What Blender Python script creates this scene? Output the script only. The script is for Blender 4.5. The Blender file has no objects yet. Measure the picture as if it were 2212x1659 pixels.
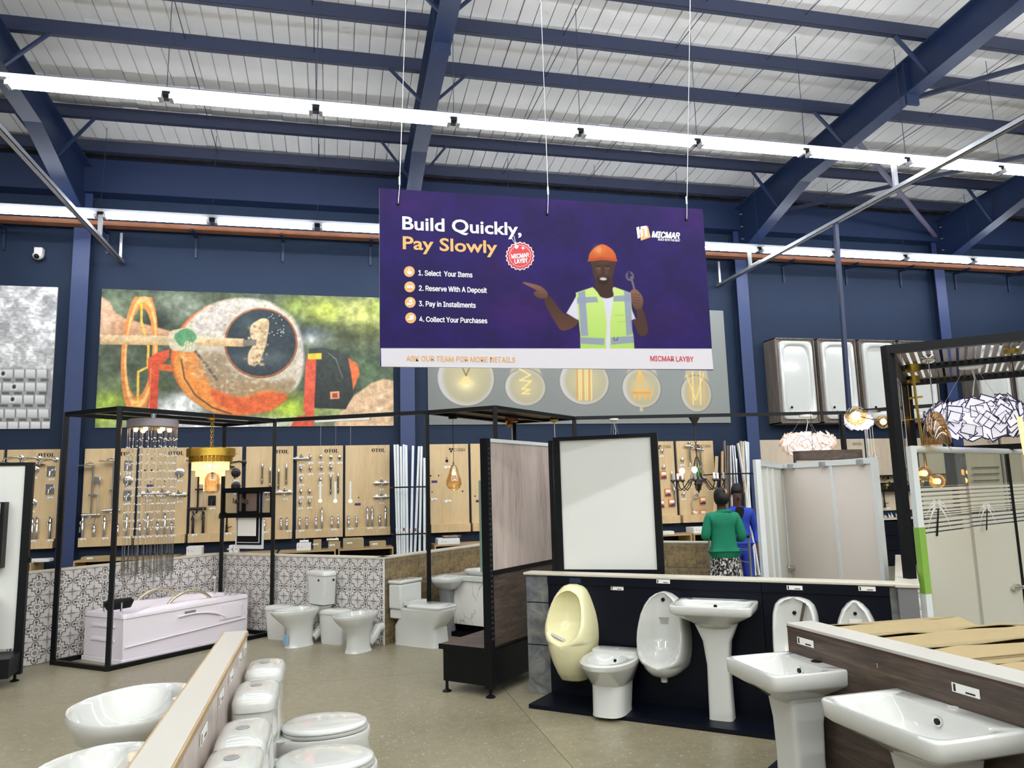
import bpy, bmesh, math, random
import numpy as np
from mathutils import Vector, Matrix, Euler, Quaternion

S = bpy.context.scene
COL = S.collection
random.seed(7)
RNG = np.random.default_rng(7)
PI = math.pi

# ------------------------------------------------------------------ camera, world, lights, exposure
EYE = 1.66
YAW, PITCH, ROLL, FOC = math.radians(13.466), math.radians(8.092), math.radians(-1.59), 1610.0
FW = np.array([math.sin(YAW)*math.cos(PITCH), math.cos(YAW)*math.cos(PITCH), math.sin(PITCH)])
_r = np.array([math.cos(YAW), -math.sin(YAW), 0.0])
_u = np.cross(_r, FW)
RT = math.cos(ROLL)*_r + math.sin(ROLL)*_u
UP = -math.sin(ROLL)*_r + math.cos(ROLL)*_u
cam_d = bpy.data.cameras.new('camera')
cam = bpy.data.objects.new('camera', cam_d)
COL.objects.link(cam)
cam_d.sensor_width = 36.0
cam_d.lens = FOC/2212*36.0
cam_d.clip_start = 0.05
cam.matrix_world = Matrix(((RT[0], UP[0], -FW[0], 0), (RT[1], UP[1], -FW[1], 0), (RT[2], UP[2], -FW[2], EYE), (0, 0, 0, 1)))
S.camera = cam

W = bpy.data.worlds.new('world')
S.world = W
W.use_nodes = True
W.node_tree.nodes['Background'].inputs[0].default_value = (0.8, 0.87, 1.0, 1)
W.node_tree.nodes['Background'].inputs[1].default_value = 0.3

S.view_settings.view_transform = 'Standard'
S.view_settings.look = 'None'
S.view_settings.gamma = 1
S.view_settings.use_curve_mapping = False
S.view_settings.exposure = 0.27
TUBE = 40.0            # emission of the batten tubes
ROWW = 130.0           # watts of one row of battens further down the hall


def row_light(name, y, z, w=ROWW, turn=0.0):
    ld = bpy.data.lights.new(name, 'AREA')
    ld.shape = 'RECTANGLE'; ld.size = 26; ld.size_y = 0.16; ld.energy = w; ld.color = (0.97, 0.985, 1.0)
    o = bpy.data.objects.new(name, ld)
    o.location = (4, y, z); COL.objects.link(o)
    o.rotation_euler = (turn, 0, 0)
    return o


for k_, y_ in enumerate((4.4, 0.7, -3.0, -6.7)):     # the same batten rows run on through the rest of the hall
    row_light('batten_row_light', y_, 5.95)
    row_light('batten_row_uplight', y_, 6.0, ROWW*3.6, PI)     # bare tubes throw light upward
    row_light('batten_row_sidelight', y_, 5.97, ROWW*2.2, PI/2)     # ... and sideways as well

# ------------------------------------------------------------------ measuring: where a line of sight meets a plane of the place
def _ray(x, y):
    return (RT*(x-1106) - UP*(y-829.5) + FW*FOC)/FOC
def gz(x, y, z=0.0):
    d = _ray(x, y); t = (z-EYE)/d[2]
    return Vector((d[0]*t, d[1]*t, z))
def wy(x, y, Y=13.0):
    d = _ray(x, y); t = Y/d[1]
    return Vector((d[0]*t, Y, EYE+d[2]*t))
def dp(x, y, t):
    d = _ray(x, y)*t
    return Vector((d[0], d[1], EYE+d[2]))

# ------------------------------------------------------------------ node materials
def s2l(c):
    if isinstance(c, str):
        c = c.lstrip('#'); c = tuple(int(c[i:i+2], 16)/255 for i in (0, 2, 4))
    return tuple((x/12.92 if x <= 0.04045 else ((x+0.055)/1.055)**2.4) for x in c[:3])
def c4(c):
    return (*s2l(c), 1.0)

class NT:
    """tiny wrapper to write shader maths as expressions"""
    def __init__(s, m):
        s.t = m.node_tree; s.n = s.t.nodes; s.l = s.t.links
    def new(s, ty, **k):
        n = s.n.new(ty)
        for a, b in k.items(): setattr(n, a, b)
        return n
    def set(s, sock, v):
        if isinstance(v, X): s.l.new(v.s, sock)
        elif isinstance(v, bpy.types.NodeSocket): s.l.new(v, sock)
        else: sock.default_value = v
    def math(s, op, *a, clamp=False):
        n = s.new('ShaderNodeMath', operation=op); n.use_clamp = clamp
        for i, v in enumerate(a): s.set(n.inputs[i], v)
        return X(s, n.outputs[0])
    def mix(s, f, a, b):
        n = s.new('ShaderNodeMix', data_type='RGBA')
        s.set(n.inputs[0], f); s.set(n.inputs[6], a); s.set(n.inputs[7], b)
        return n.outputs[2]
    def coord(s, kind='Object', scale=(1, 1, 1)):
        t = s.new('ShaderNodeTexCoord'); m = s.new('ShaderNodeMapping')
        m.inputs['Scale'].default_value = scale
        s.l.new(t.outputs[kind], m.inputs[0]); return m.outputs[0]
    def xyz(s, v):
        n = s.new('ShaderNodeSeparateXYZ'); s.l.new(v, n.inputs[0])
        return [X(s, o) for o in n.outputs]
    def noise(s, v, scale, detail=3, rough=0.55, dist=0.0):
        n = s.new('ShaderNodeTexNoise'); s.l.new(v, n.inputs['Vector'])
        n.inputs['Scale'].default_value = scale; n.inputs['Detail'].default_value = detail
        n.inputs['Roughness'].default_value = rough; n.inputs['Distortion'].default_value = dist
        return X(s, n.outputs['Fac'])
    def ramp(s, f, stops):
        n = s.new('ShaderNodeValToRGB'); e = n.color_ramp.elements
        while len(e) < len(stops): e.new(0.5)
        for i, (p, c) in enumerate(stops):
            e[i].position = p; e[i].color = c4(c)
        s.set(n.inputs[0], f); return n.outputs[0]
    def bump(s, h, strength=0.2, dist=0.01):
        n = s.new('ShaderNodeBump'); n.inputs['Strength'].default_value = strength; n.inputs['Distance'].default_value = dist
        s.set(n.inputs['Height'], h); return n.outputs[0]
class X:
    def __init__(s, nt, sock): s.nt = nt; s.s = sock
    def __add__(s, o): return s.nt.math('ADD', s, o)
    def __sub__(s, o): return s.nt.math('SUBTRACT', s, o)
    def __rsub__(s, o): return s.nt.math('SUBTRACT', o, s)
    def __mul__(s, o): return s.nt.math('MULTIPLY', s, o)
    def abs(s): return s.nt.math('ABSOLUTE', s)
    def min(s, o): return s.nt.math('MINIMUM', s, o)
    def max(s, o): return s.nt.math('MAXIMUM', s, o)
    def lt(s, o): return s.nt.math('LESS_THAN', s, o)
    def gt(s, o): return s.nt.math('GREATER_THAN', s, o)
    def fract(s): return s.nt.math('FRACT', s)
    def floor(s): return s.nt.math('FLOOR', s)
def hyp(a, b):
    return a.nt.math('SQRT', a*a + b*b)

def base_mat(name):
    m = bpy.data.materials.new(name); m.use_nodes = True
    return m, NT(m), m.node_tree.nodes['Principled BSDF']
def mat(name, col, rough=0.5, metal=0.0, coat=0.0, emit=None, es=0.0, var=0.0, vs=6.0, bump=0.0, bs=80.0, trans=0.0, ior=1.45, spec=None):
    m, t, b = base_mat(name)
    b.inputs['Base Color'].default_value = c4(col)
    b.inputs['Roughness'].default_value = rough; b.inputs['Metallic'].default_value = metal
    b.inputs['Coat Weight'].default_value = coat; b.inputs['Coat Roughness'].default_value = 0.05
    b.inputs['Transmission Weight'].default_value = trans; b.inputs['IOR'].default_value = ior
    if spec is not None: b.inputs['Specular IOR Level'].default_value = spec
    if emit is not None:
        b.inputs['Emission Color'].default_value = c4(emit); b.inputs['Emission Strength'].default_value = es
    if var or bump:
        v = t.coord('Object')
        if var:
            n = t.noise(v, vs, 4)
            l = s2l(col)
            lo = tuple(x*(1-var) for x in l) + (1,); hi = tuple(min(1, x*(1+var)) for x in l) + (1,)
            t.set(b.inputs['Base Color'], t.mix((n-0.25)*2.0, lo, hi))
        if bump:
            t.set(b.inputs['Normal'], t.bump(t.noise(v, bs, 3), bump, 0.004))
    return m
def wood(name, stops, scale=(14, 14, 1.2), rough=0.5, fine=60, dist=0.6, w=0.35):
    m, t, b = base_mat(name)
    v = t.coord('Object', scale)
    n = t.noise(v, 1.0, 6, 0.62, dist)
    f = t.noise(t.coord('Object', tuple(s*6 for s in scale)), 1.0, 4, 0.6)
    r = n*(1-w) + f*w
    t.set(b.inputs['Base Color'], t.ramp(r, stops)); b.inputs['Roughness'].default_value = rough
    t.set(b.inputs['Normal'], t.bump(r, 0.12, 0.004))
    return m
def thin_glass(name, tint='#eef6f4', refl=0.14, frost=0.0, rough=0.02):
    m, t, b = base_mat(name)
    t.n.remove(b); out = t.n['Material Output']
    tr = t.new('ShaderNodeBsdfTransparent'); tr.inputs[0].default_value = c4(tint)
    gl = t.new('ShaderNodeBsdfGlossy'); gl.inputs['Roughness'].default_value = rough
    fr = t.new('ShaderNodeFresnel'); fr.inputs[0].default_value = 1.5
    mx = t.new('ShaderNodeMixShader'); t.set(mx.inputs[0], (X(t, fr.outputs[0])*0.8 + refl*0.3).min(0.38))
    t.l.new(tr.outputs[0], mx.inputs[1]); t.l.new(gl.outputs[0], mx.inputs[2])
    res = mx.outputs[0]
    if frost:
        tl = t.new('ShaderNodeBsdfTranslucent'); tl.inputs[0].default_value = c4(tint)
        df = t.new('ShaderNodeBsdfDiffuse'); df.inputs[0].default_value = c4(tint)
        m2 = t.new('ShaderNodeMixShader'); m2.inputs[0].default_value = 0.5
        t.l.new(tl.outputs[0], m2.inputs[1]); t.l.new(df.outputs[0], m2.inputs[2])
        m3 = t.new('ShaderNodeMixShader'); t.set(m3.inputs[0], frost)
        t.l.new(res, m3.inputs[1]); t.l.new(m2.outputs[0], m3.inputs[2]); res = m3.outputs[0]
        m['_f'] = 1
    t.l.new(res, out.inputs[0])
    return m

# ------------------------------------------------------------------ mesh building
class MB:
    def __init__(s): s.v = []; s.f = []; s.mi = []; s.cur = 0
    def add(s, vs, fs, M=None):
        o = len(s.v)
        for p in vs:
            p = Vector(p)
            s.v.append(tuple(M @ p) if M is not None else tuple(p))
        for f in fs:
            s.f.append(tuple(i+o for i in f)); s.mi.append(s.cur)
        return s
    def box(s, a, b, M=None):
        (x0, y0, z0), (x1, y1, z1) = a, b
        x0, x1 = min(x0, x1), max(x0, x1); y0, y1 = min(y0, y1), max(y0, y1); z0, z1 = min(z0, z1), max(z0, z1)
        return s.add([(x0, y0, z0), (x1, y0, z0), (x1, y1, z0), (x0, y1, z0), (x0, y0, z1), (x1, y0, z1), (x1, y1, z1), (x0, y1, z1)],
                     [(0, 3, 2, 1), (4, 5, 6, 7), (0, 1, 5, 4), (1, 2, 6, 5), (2, 3, 7, 6), (3, 0, 4, 7)], M)
    def bar(s, p, q, w, h=None, up=(0, 0, 1)):
        """square bar from p to q"""
        p, q = Vector(p), Vector(q); h = h or w
        d = (q-p).normalized(); u = Vector(up)
        if abs(d.dot(u)) > 0.98: u = Vector((1, 0, 0))
        r = d.cross(u).normalized(); u = r.cross(d)
        vs = []
        for e in (p, q):
            for a, b in ((-1, -1), (1, -1), (1, 1), (-1, 1)): vs.append(e + r*a*w/2 + u*b*h/2)
        return s.add(vs, [(0, 1, 2, 3), (7, 6, 5, 4), (0, 4, 5, 1), (1, 5, 6, 2), (2, 6, 7, 3), (3, 7, 4, 0)])
    def loft(s, rings, close=True, cap0=True, cap1=True):
        n = len(rings[0]); vs = [p for r in rings for p in r]; fs = []
        for i in range(len(rings)-1):
            for j in range(n if close else n-1):
                k = (j+1) % n
                fs.append((i*n+j, i*n+k, (i+1)*n+k, (i+1)*n+j))
        if cap0: fs.append(tuple(range(n-1, -1, -1)))
        if cap1: fs.append(tuple((len(rings)-1)*n+i for i in range(n)))
        return s.add(vs, fs)
    def tube(s, path, r, n=8, caps=True):
        path = [Vector(p) for p in path]; rr = r if isinstance(r, (list, tuple)) else [r]*len(path)
        rings = []; pr = None
        for i, p in enumerate(path):
            d = (path[min(i+1, len(path)-1)] - path[max(i-1, 0)]).normalized()
            if pr is None:
                a = Vector((0, 0, 1)) if abs(d.z) < 0.9 else Vector((1, 0, 0))
                pr = d.cross(a).normalized()
            else:
                pr = (pr - d*pr.dot(d)).normalized()
            q = d.cross(pr)
            rings.append([p + (pr*math.cos(2*PI*k/n) + q*math.sin(2*PI*k/n))*rr[i] for k in range(n)])
        return s.loft(rings, cap0=caps, cap1=caps)
    def cyl(s, p, q, r, n=12, r2=None):
        return s.tube([p, q], [r, r if r2 is None else r2], n)
    def lathe(s, prof, c=(0, 0, 0), n=20, axis='z', caps=True):
        rings = []
        for rad, h in prof:
            ring = []
            for k in range(n):
                a = 2*PI*k/n; x, y = rad*math.cos(a), rad*math.sin(a)
                ring.append((c[0]+x, c[1]+y, c[2]+h) if axis == 'z' else ((c[0]+h, c[1]+x, c[2]+y) if axis == 'x' else (c[0]+y, c[1]+h, c[2]+x)))
            rings.append(ring)
        return s.loft(rings, cap0=caps, cap1=caps)
    def prism(s, poly, y0, y1):
        """x,z outline extruded along y (front is y0)"""
        n = len(poly)
        return s.add([(x, y0, z) for x, z in poly] + [(x, y1, z) for x, z in poly],
                     [tuple(range(n)), tuple(range(2*n-1, n-1, -1))] + [(i, i+n, (i+1) % n+n, (i+1) % n) for i in range(n)])
    def ball(s, c, r, n=10, m=6, sz=1.0):
        rings = [[(c[0]+r*math.sin(PI*i/m)*math.cos(2*PI*k/n), c[1]+r*math.sin(PI*i/m)*math.sin(2*PI*k/n), c[2]-r*sz*math.cos(PI*i/m)) for k in range(n)] for i in range(1, m)]
        return s.loft(rings)
    def build(s, name, m, parent=None, smooth=False, bevel=0.0, subsurf=0, fix=True, seg=2):
        me = bpy.data.meshes.new(name)
        me.from_pydata(s.v, [], s.f)
        ms = m if isinstance(m, (list, tuple)) else [m]
        for q in ms: me.materials.append(q)
        if len(ms) > 1: me.polygons.foreach_set('material_index', s.mi)
        if fix:
            bm = bmesh.new(); bm.from_mesh(me); bmesh.ops.recalc_face_normals(bm, faces=bm.faces); bm.to_mesh(me); bm.free()
        if smooth is True: me.shade_smooth()
        elif smooth:
            me.shade_smooth(); me.set_sharp_from_angle(angle=math.radians(smooth))
        me.update()
        o = bpy.data.objects.new(name, me); COL.objects.link(o)
        if parent is not None: o.parent = parent
        if bevel:
            b = o.modifiers.new('bevel', 'BEVEL'); b.width = bevel; b.segments = seg; b.limit_method = 'ANGLE'; b.angle_limit = 0.6
            me.shade_smooth(); me.set_sharp_from_angle(angle=0.9)
        if subsurf:
            b = o.modifiers.new('subsurf', 'SUBSURF'); b.levels = subsurf; b.render_levels = subsurf
            me.shade_smooth()
        return o

def tag(o, label=None, cat=None, group=None, kind=None):
    if label: o['label'] = label
    if cat: o['category'] = cat
    if group: o['group'] = group
    if kind: o['kind'] = kind
    return o
def thing(name, label, cat, loc=(0, 0, 0), rz=0.0, group=None):
    o = bpy.data.objects.new(name, None); COL.objects.link(o)
    o.empty_display_size = 0.1
    o.location = loc; o.rotation_euler = (0, 0, rz)
    return tag(o, label, cat, group)
def struct(o):
    o['kind'] = 'structure'; return o
def copy_tree(o, parent=None):
    c = o.copy(); COL.objects.link(c); c.parent = parent
    for ch in list(o.children): copy_tree(ch, c)
    return c
def inst(src, loc, label, rz=None, group=None, scale=None):
    c = copy_tree(src); c.location = loc; c['label'] = label
    if rz is not None: c.rotation_euler = (0, 0, rz)
    if group: c['group'] = group
    if scale: c.scale = scale
    return c
def box_obj(name, a, b, m, parent=None, bevel=0.0):
    return MB().box(a, b).build(name, m, parent, bevel=bevel)
def ordn(i):
    return ['first', 'second', 'third', 'fourth', 'fifth', 'sixth', 'seventh', 'eighth', 'ninth', 'tenth', 'eleventh', 'twelfth', 'thirteenth', 'fourteenth', 'fifteenth', 'sixteenth', 'seventeenth', 'eighteenth', 'nineteenth', 'twentieth'][i]
def sup(cx, cy, z, af, ab, b, e=2.0, n=36, ef=None):
    """superellipse ring: af reach to +x, ab reach to -x, half width b"""
    r = []
    for k in range(n):
        a = 2*PI*k/n; c, s_ = math.cos(a), math.sin(a)
        ee = e if (c < 0 or ef is None) else ef
        x = math.copysign(abs(c)**(2/ee), c); y = math.copysign(abs(s_)**(2/ee), s_)
        r.append((cx + x*(af if c >= 0 else ab), cy + y*b, z))
    return r
try:
    import os
    GROTESK = bpy.data.fonts.load(os.path.join(bpy.utils.system_resource('DATAFILES'), 'fonts', 'Inter.woff2'))   # Blender's own bundled interface typeface
except Exception:
    GROTESK = None
def text_mesh(txt, bold=0.0, grotesk=True):
    cu = bpy.data.curves.new('lettering', 'FONT'); cu.body = txt; cu.offset = bold; cu.resolution_u = 3
    if grotesk and GROTESK is not None: cu.font = GROTESK
    ob = bpy.data.objects.new('lettering', cu)
    me = bpy.data.meshes.new_from_object(ob)
    bpy.data.objects.remove(ob)
    return me
def text_fit(txt, x0, x1, z0, z1, y, m, parent, bold=0.0, name='lettering', ref=None, rot=0.0, grotesk=True):
    """flat lettering in the x-z plane, fitted to a width and a cap height (of ref)"""
    fat = 0.0
    if grotesk and GROTESK is not None: fat, bold = bold, 0.0      # this typeface is thickened by doubling, not by offset
    me = text_mesh(txt, bold, grotesk)
    n = len(me.vertices); a = np.empty(n*3); me.vertices.foreach_get('co', a); a = a.reshape(-1, 3)
    if ref is None: zz0, zz1 = a[:, 1].min(), a[:, 1].max()
    else:
        rm = text_mesh(ref, bold, grotesk); q = np.empty(len(rm.vertices)*3); rm.vertices.foreach_get('co', q); q = q.reshape(-1, 3)
        zz0, zz1 = q[:, 1].min(), q[:, 1].max(); bpy.data.meshes.remove(rm)
    xx0, xx1 = a[:, 0].min(), a[:, 0].max()
    u = x0 + (a[:, 0]-xx0)/(xx1-xx0)*(x1-x0); w = z0 + (a[:, 1]-zz0)/(zz1-zz0)*(z1-z0)
    if rot:
        cx, cz = (x0+x1)/2, (z0+z1)/2
        u, w = cx + (u-cx)*math.cos(rot) - (w-cz)*math.sin(rot), cz + (u-cx)*math.sin(rot) + (w-cz)*math.cos(rot)
    a = np.stack([u, np.full(n, y), w], 1)
    me.vertices.foreach_set('co', a.ravel()); me.materials.clear(); me.materials.append(m); me.update()
    if fat:
        fs = [tuple(p.vertices) for p in me.polygons]; h_ = fat*(z1-z0)*4.5
        V = np.concatenate([a+np.array([dx*h_, -0.0002*k, dz*h_]) for k, (dx, dz) in enumerate(((-1, 0), (1, 0), (0, .7), (0, -.7)))])
        me = bpy.data.meshes.new(name); me.from_pydata([tuple(q) for q in V], [], [tuple(i+n*k for i in f) for k in range(4) for f in fs]); me.materials.append(m)
    me.name = name
    o = bpy.data.objects.new(name, me); COL.objects.link(o)
    if parent is not None: o.parent = parent
    return o
# ------------------------------------------------------------------ materials
M_NAVY = mat('navy_paint', '#1b2a40', 0.65, var=0.08, vs=1.2, spec=0.3)
M_NAVYS = mat('navy_steel', '#172644', 0.45)
M_PURLIN = mat('purlin_steel', '#222940', 0.5)
M_ROOF = mat('white_roof_foil', '#d6d6d4', 0.45, var=0.05, vs=0.8)
M_DARK = mat('dark_void', '#15171c', 0.8)
M_BLACK = mat('black_steel', '#07090d', 0.42, spec=0.3)
M_BLKP = mat('black_panel', '#070c18', 0.4, var=0.1, vs=3, spec=0.25)
M_WHITE = mat('white_laminate', '#dedcd4', 0.35)
M_CTOP = mat('counter_white', '#c2c0b7', 0.35)
M_BOARD = mat('white_board', '#dcded8', 0.38)
M_CER = mat('white_ceramic', '#d0d2cd', 0.09, coat=0.5)
M_CREAM = mat('cream_ceramic', '#e6e1b4', 0.22, coat=0.2)
M_ACR = mat('pinkish_acrylic', '#efe7ee', 0.22)
M_CHROME = mat('chrome', '#d8d8d8', 0.1, 1.0)
M_GALV = mat('galvanised_steel', '#b9bcc0', 0.38, 0.85, var=0.1, vs=9)
M_ALU = mat('white_aluminium', '#dfe4e4', 0.35)
M_GOLD = mat('gold', '#d8b24c', 0.2, 1.0, bump=0.5, bs=160)
M_BRASS = mat('brass', '#b79a45', 0.28, 1.0)
M_COPPER = mat('copper', '#b9804f', 0.25, 1.0)
M_MBLACK = mat('matt_black', '#08090b', 0.5, spec=0.3)
M_COLN = mat('column_front_lit', '#2c3c63', 0.5)  # lit front flange: the light on it is put into this lighter colour
M_CARD = mat('cardboard', '#a8966e', 0.8, var=0.06, vs=5)
M_PAPER = mat('white_paper', '#f0efe9', 0.6)
M_INK = mat('black_ink', '#16161a', 0.6)
M_TUBE = mat('lit_tube', '#ffffff', 0.4, emit='#eef4ff', es=TUBE)
M_HOUS = mat('batten_housing', '#d9dde6', 0.4)
M_OAK = wood('light_oak', [(0.25, '#b79b6d'), (0.5, '#d0b486'), (0.75, '#dbc399')], (9, 9, 0.9))
M_EDGE = wood('ply_edge', [(0.3, '#9c8157'), (0.7, '#c2a679')], (3, 3, 60))
M_DWOOD = wood('dark_walnut', [(0.28, '#2f2722'), (0.5, '#4b3f37'), (0.72, '#716152')], (2.5, 1.3, 18), dist=1.6)
M_GWOOD = wood('grey_walnut', [(0.22, '#84776f'), (0.5, '#bfb0a7'), (0.75, '#d3c6be')], (6, 6, 0.7), 0.3, dist=0.9)
M_CWOOD = wood('weathered_wood', [(0.25, '#4a4440'), (0.5, '#6e655c'), (0.75, '#948a7c')], (14, 14, 1.0), 0.5)
M_SOIL = mat('skin_dark', '#3b241b', 0.5)
M_HAIR = mat('black_hair', '#0c0a0b', 0.6, bump=0.4, bs=200)
M_RUST = mat('orange_board', '#8c5b3f', 0.7, var=0.2, vs=5)
M_GLASS = thin_glass('clear_glass')
M_CRYST = thin_glass('crystal', '#f7f7f7', 0.3)
M_AMBER = thin_glass('amber_glass', '#f6e0b4', 0.35)
M_SMOKE = thin_glass('smoky_glass', '#ddd2c0', 0.3)
M_WARM = mat('warm_bulb', '#ffe2b0', 0.4, emit='#ffc978', es=14)
M_COOL = mat('cool_bulb', '#ffffff', 0.4, emit='#f4f2ff', es=22)
M_FIL = mat('warm_crystal', '#f6dcae', 0.25, emit='#ffce88', es=0.9)

def floor_mat():
    m, t, b = base_mat('polished_concrete')
    v = t.coord('Object')
    n = t.noise(v, 0.45, 5, 0.6); f = t.noise(v, 14, 4, 0.7); g = t.noise(v, 90, 2, 0.6)
    r = n*0.55 + f*0.3 + g*0.15
    col = t.ramp(r, [(0.3, '#6c664f'), (0.5, '#8a836b'), (0.68, '#a19a82')])
    sp = t.noise(v, 38, 2, 0.5).gt(0.665)
    col = t.mix(sp*0.55, col, c4('#cfc6b4'))
    t.set(b.inputs['Base Color'], col)
    t.set(b.inputs['Roughness'], n*0.3 + 0.22)
    t.set(b.inputs['Normal'], t.bump(f, 0.06, 0.004))
    return m
M_FLOOR = floor_mat()

def tile_mat():
    """grey tile with a printed quatrefoil ornament; one tile is 0.232 m, centred on its own origin"""
    m, t, b = base_mat('ornament_tile')
    v = t.coord('Object', (1/0.232,)*3)
    x, y, z = t.xyz(v); ax, az = x.abs(), z.abs()
    a, c = ax.max(az), ax.min(az)
    d1 = hyp(a-0.325, c) - 0.135
    d2 = (a-0.2).max(c-0.2) - 0.075
    d3 = a.max(c) - 0.235
    d = d1.min(d2).min(d3)
    dark = (d.abs()).lt(0.021)
    dark = dark.max((hyp(a, c)-0.07).abs().lt(0.018)).max(hyp(a, c).lt(0.032))
    dark = dark.max(hyp(a-0.34, c).lt(0.06))
    dark = dark.max((a-0.22).abs().lt(0.06)*c.lt(0.022))
    dark = dark.max((a-0.185).abs().lt(0.014)*c.lt(0.1)*c.gt(0.045))
    dark = dark.max((a-0.155).abs().lt(0.03)*(c-0.1).abs().lt(0.012))
    cross = ((a-0.5).abs().lt(0.055)*(c-0.5).abs().lt(0.16)).max((a-0.5).abs().lt(0.16)*(c-0.5).abs().lt(0.055))
    w = t.coord('Object'); n = t.noise(w, 9, 4)
    ground = t.ramp(n, [(0.3, '#c2bebb'), (0.7, '#dfdcd8')])
    ground = t.mix(cross, ground, c4('#aca9a8'))
    ground = t.mix(d.lt(0)*0.5, ground, c4('#dedbd5'))
    col = t.mix(dark*0.92, ground, c4('#4a4440'))
    t.set(b.inputs['Base Color'], col); b.inputs['Roughness'].default_value = 0.35
    return m
M_TILE = tile_mat()

def stone_mat():
    m, t, b = base_mat('split_stone')
    v = t.coord('Object')
    br = t.new('ShaderNodeTexBrick'); mp = t.new('ShaderNodeMapping'); mp.inputs['Rotation'].default_value = (PI/2, 0, 0)
    t.l.new(v, mp.inputs[0]); t.l.new(mp.outputs[0], br.inputs['Vector'])
    br.inputs['Scale'].default_value = 1.0; br.inputs['Brick Width'].default_value = 0.17; br.inputs['Row Height'].default_value = 0.05
    br.inputs['Mortar Size'].default_value = 0.0015
    br.inputs['Color1'].default_value = c4('#a08c66'); br.inputs['Color2'].default_value = c4('#55524c'); br.inputs['Mortar'].default_value = c4('#3a352c')
    n = t.noise(v, 11, 5, 0.65)
    col = t.mix(n.gt(0.57)*0.5, br.outputs[0], c4('#9c8046'))
    col = t.mix(0.62, col, t.ramp(t.noise(v, 16, 5, 0.7), [(0.32, '#3f3b34'), (0.46, '#75664a'), (0.56, '#a38752'), (0.68, '#77736a')]))
    col = t.mix(t.noise(v, 30, 3)*0.2, col, c4('#7b7263'))
    t.set(b.inputs['Base Color'], col); b.inputs['Roughness'].default_value = 0.55
    t.set(b.inputs['Normal'], t.bump(n, 0.5, 0.01))
    return m
M_STONE = stone_mat()
def slate_mat():
    m, t, b = base_mat('grey_slate')
    v = t.coord('Object')
    n = t.noise(v, 7, 6, 0.65, 0.8); q = t.noise(v, 2.6, 3)
    col = t.ramp(n, [(0.3, '#474a4c'), (0.5, '#6d6f6d'), (0.72, '#94938c')])
    col = t.mix((q-0.45)*2.0, col, c4('#4a5a74'))
    t.set(b.inputs['Base Color'], col); b.inputs['Roughness'].default_value = 0.5
    t.set(b.inputs['Normal'], t.bump(n, 0.5, 0.01)); return m
M_SLATE = slate_mat()
def wave_mat():
    m, t, b = base_mat('wavy_white_tile')
    v = t.coord('Object', (2.0, 2.0, 16))
    n = t.noise(v, 1.5, 3, 0.5, 1.0)
    t.set(b.inputs['Base Color'], t.ramp(n, [(0.4, '#a9a9a6'), (0.56, '#dcdcd8')])); b.inputs['Roughness'].default_value = 0.3
    t.set(b.inputs['Normal'], t.bump(n, 0.6, 0.02)); return m
M_WAVE = wave_mat()
def marble_mat():
    m, t, b = base_mat('white_marble')
    v = t.coord('Object', (1, 1, 0.6))
    n = t.noise(v, 1.8, 4, 0.5, 1.2)
    vein = ((n-0.5).abs()).lt(0.006)
    t.set(b.inputs['Base Color'], t.mix(vein*0.5, c4('#ecebe5'), c4('#9a9c98'))); b.inputs['Roughness'].default_value = 0.2
    return m
M_MARBLE = marble_mat()
def mesh_mat(name='expanded_mesh', cell=0.02, wire=0.2, stretch=(1, 1, 1), col='#14161a'):
    """punched steel sheet: real openings too fine to model one by one"""
    m, t, b = base_mat(name)
    b.inputs['Base Color'].default_value = c4(col); b.inputs['Roughness'].default_value = 0.45
    v = t.coord('Object', tuple(s/cell for s in stretch))
    x, y, z = t.xyz(v)
    p = (x+y+z*1.0).fract(); q = (x-y-z*1.0+100.0).fract()
    solid = p.lt(wire).max(q.lt(wire))
    tr = t.new('ShaderNodeBsdfTransparent'); mx = t.new('ShaderNodeMixShader')
    t.set(mx.inputs[0], solid); t.l.new(tr.outputs[0], mx.inputs[1]); t.l.new(b.outputs[0], mx.inputs[2])
    t.l.new(mx.outputs[0], t.n['Material Output'].inputs[0]); return m
M_MESH = mesh_mat(cell=0.045, wire=0.3)
M_MESHF = mesh_mat('fine_mesh', 0.022, 0.16)
M_BEAD = mat('crystal_bead', '#f6f0e4', 0.12, coat=0.6)  # opaque white, so the crystal sparkle sits in the colour
def print_mat():
    m, t, b = base_mat('printed_board')
    a = t.new('ShaderNodeAttribute'); a.attribute_name = 'print'
    t.l.new(a.outputs['Color'], b.inputs['Base Color']); b.inputs['Roughness'].default_value = 0.5; b.inputs['Specular IOR Level'].default_value = 0.15
    return m
M_PRINT = print_mat()
def flat(name, col, rough=0.5): return mat(name, col, rough)
# ------------------------------------------------------------------ the hall
D = 13.0                                   # back wall plane
def roofz(y): return 7.20 + 0.0855*(12.82-y)
fl = thing('floor', None, None); struct(fl)
xe = [-16, -8.2, -3.4, 1.4, 6.2, 11.0, 28]; ye = [-12, -7.2, -2.4, 2.4, 7.24, 13.2]
for i in range(6):
    for j in range(5):
        cx, cy = (xe[i]+xe[i+1])/2, (ye[j]+ye[j+1])/2; hx, hy = (xe[i+1]-xe[i])/2-0.0022, (ye[j+1]-ye[j])/2-0.0022
        o = MB().box((-hx, -hy, -0.12), (hx, hy, 0)).build('concrete_slab', M_FLOOR, fl); o.location = (cx, cy, 0)
box_obj('joint_filler', (-16, -12, -0.2), (28, 13.2, -0.004), mat('joint_grey', '#6a6353', 0.8), fl)
struct(box_obj('wall_back', (-16, D, -0.1), (28, D+0.25, 8.2), M_NAVY))
M_WL = mat('white_hall_wall', '#c9cbd0', 0.6)
struct(box_obj('wall_left', (-16.2, -12, -0.1), (-16, D+0.25, 9), M_WL))
struct(box_obj('wall_right', (28, -12, -0.1), (28.2, D+0.25, 9), M_WL))
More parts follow.
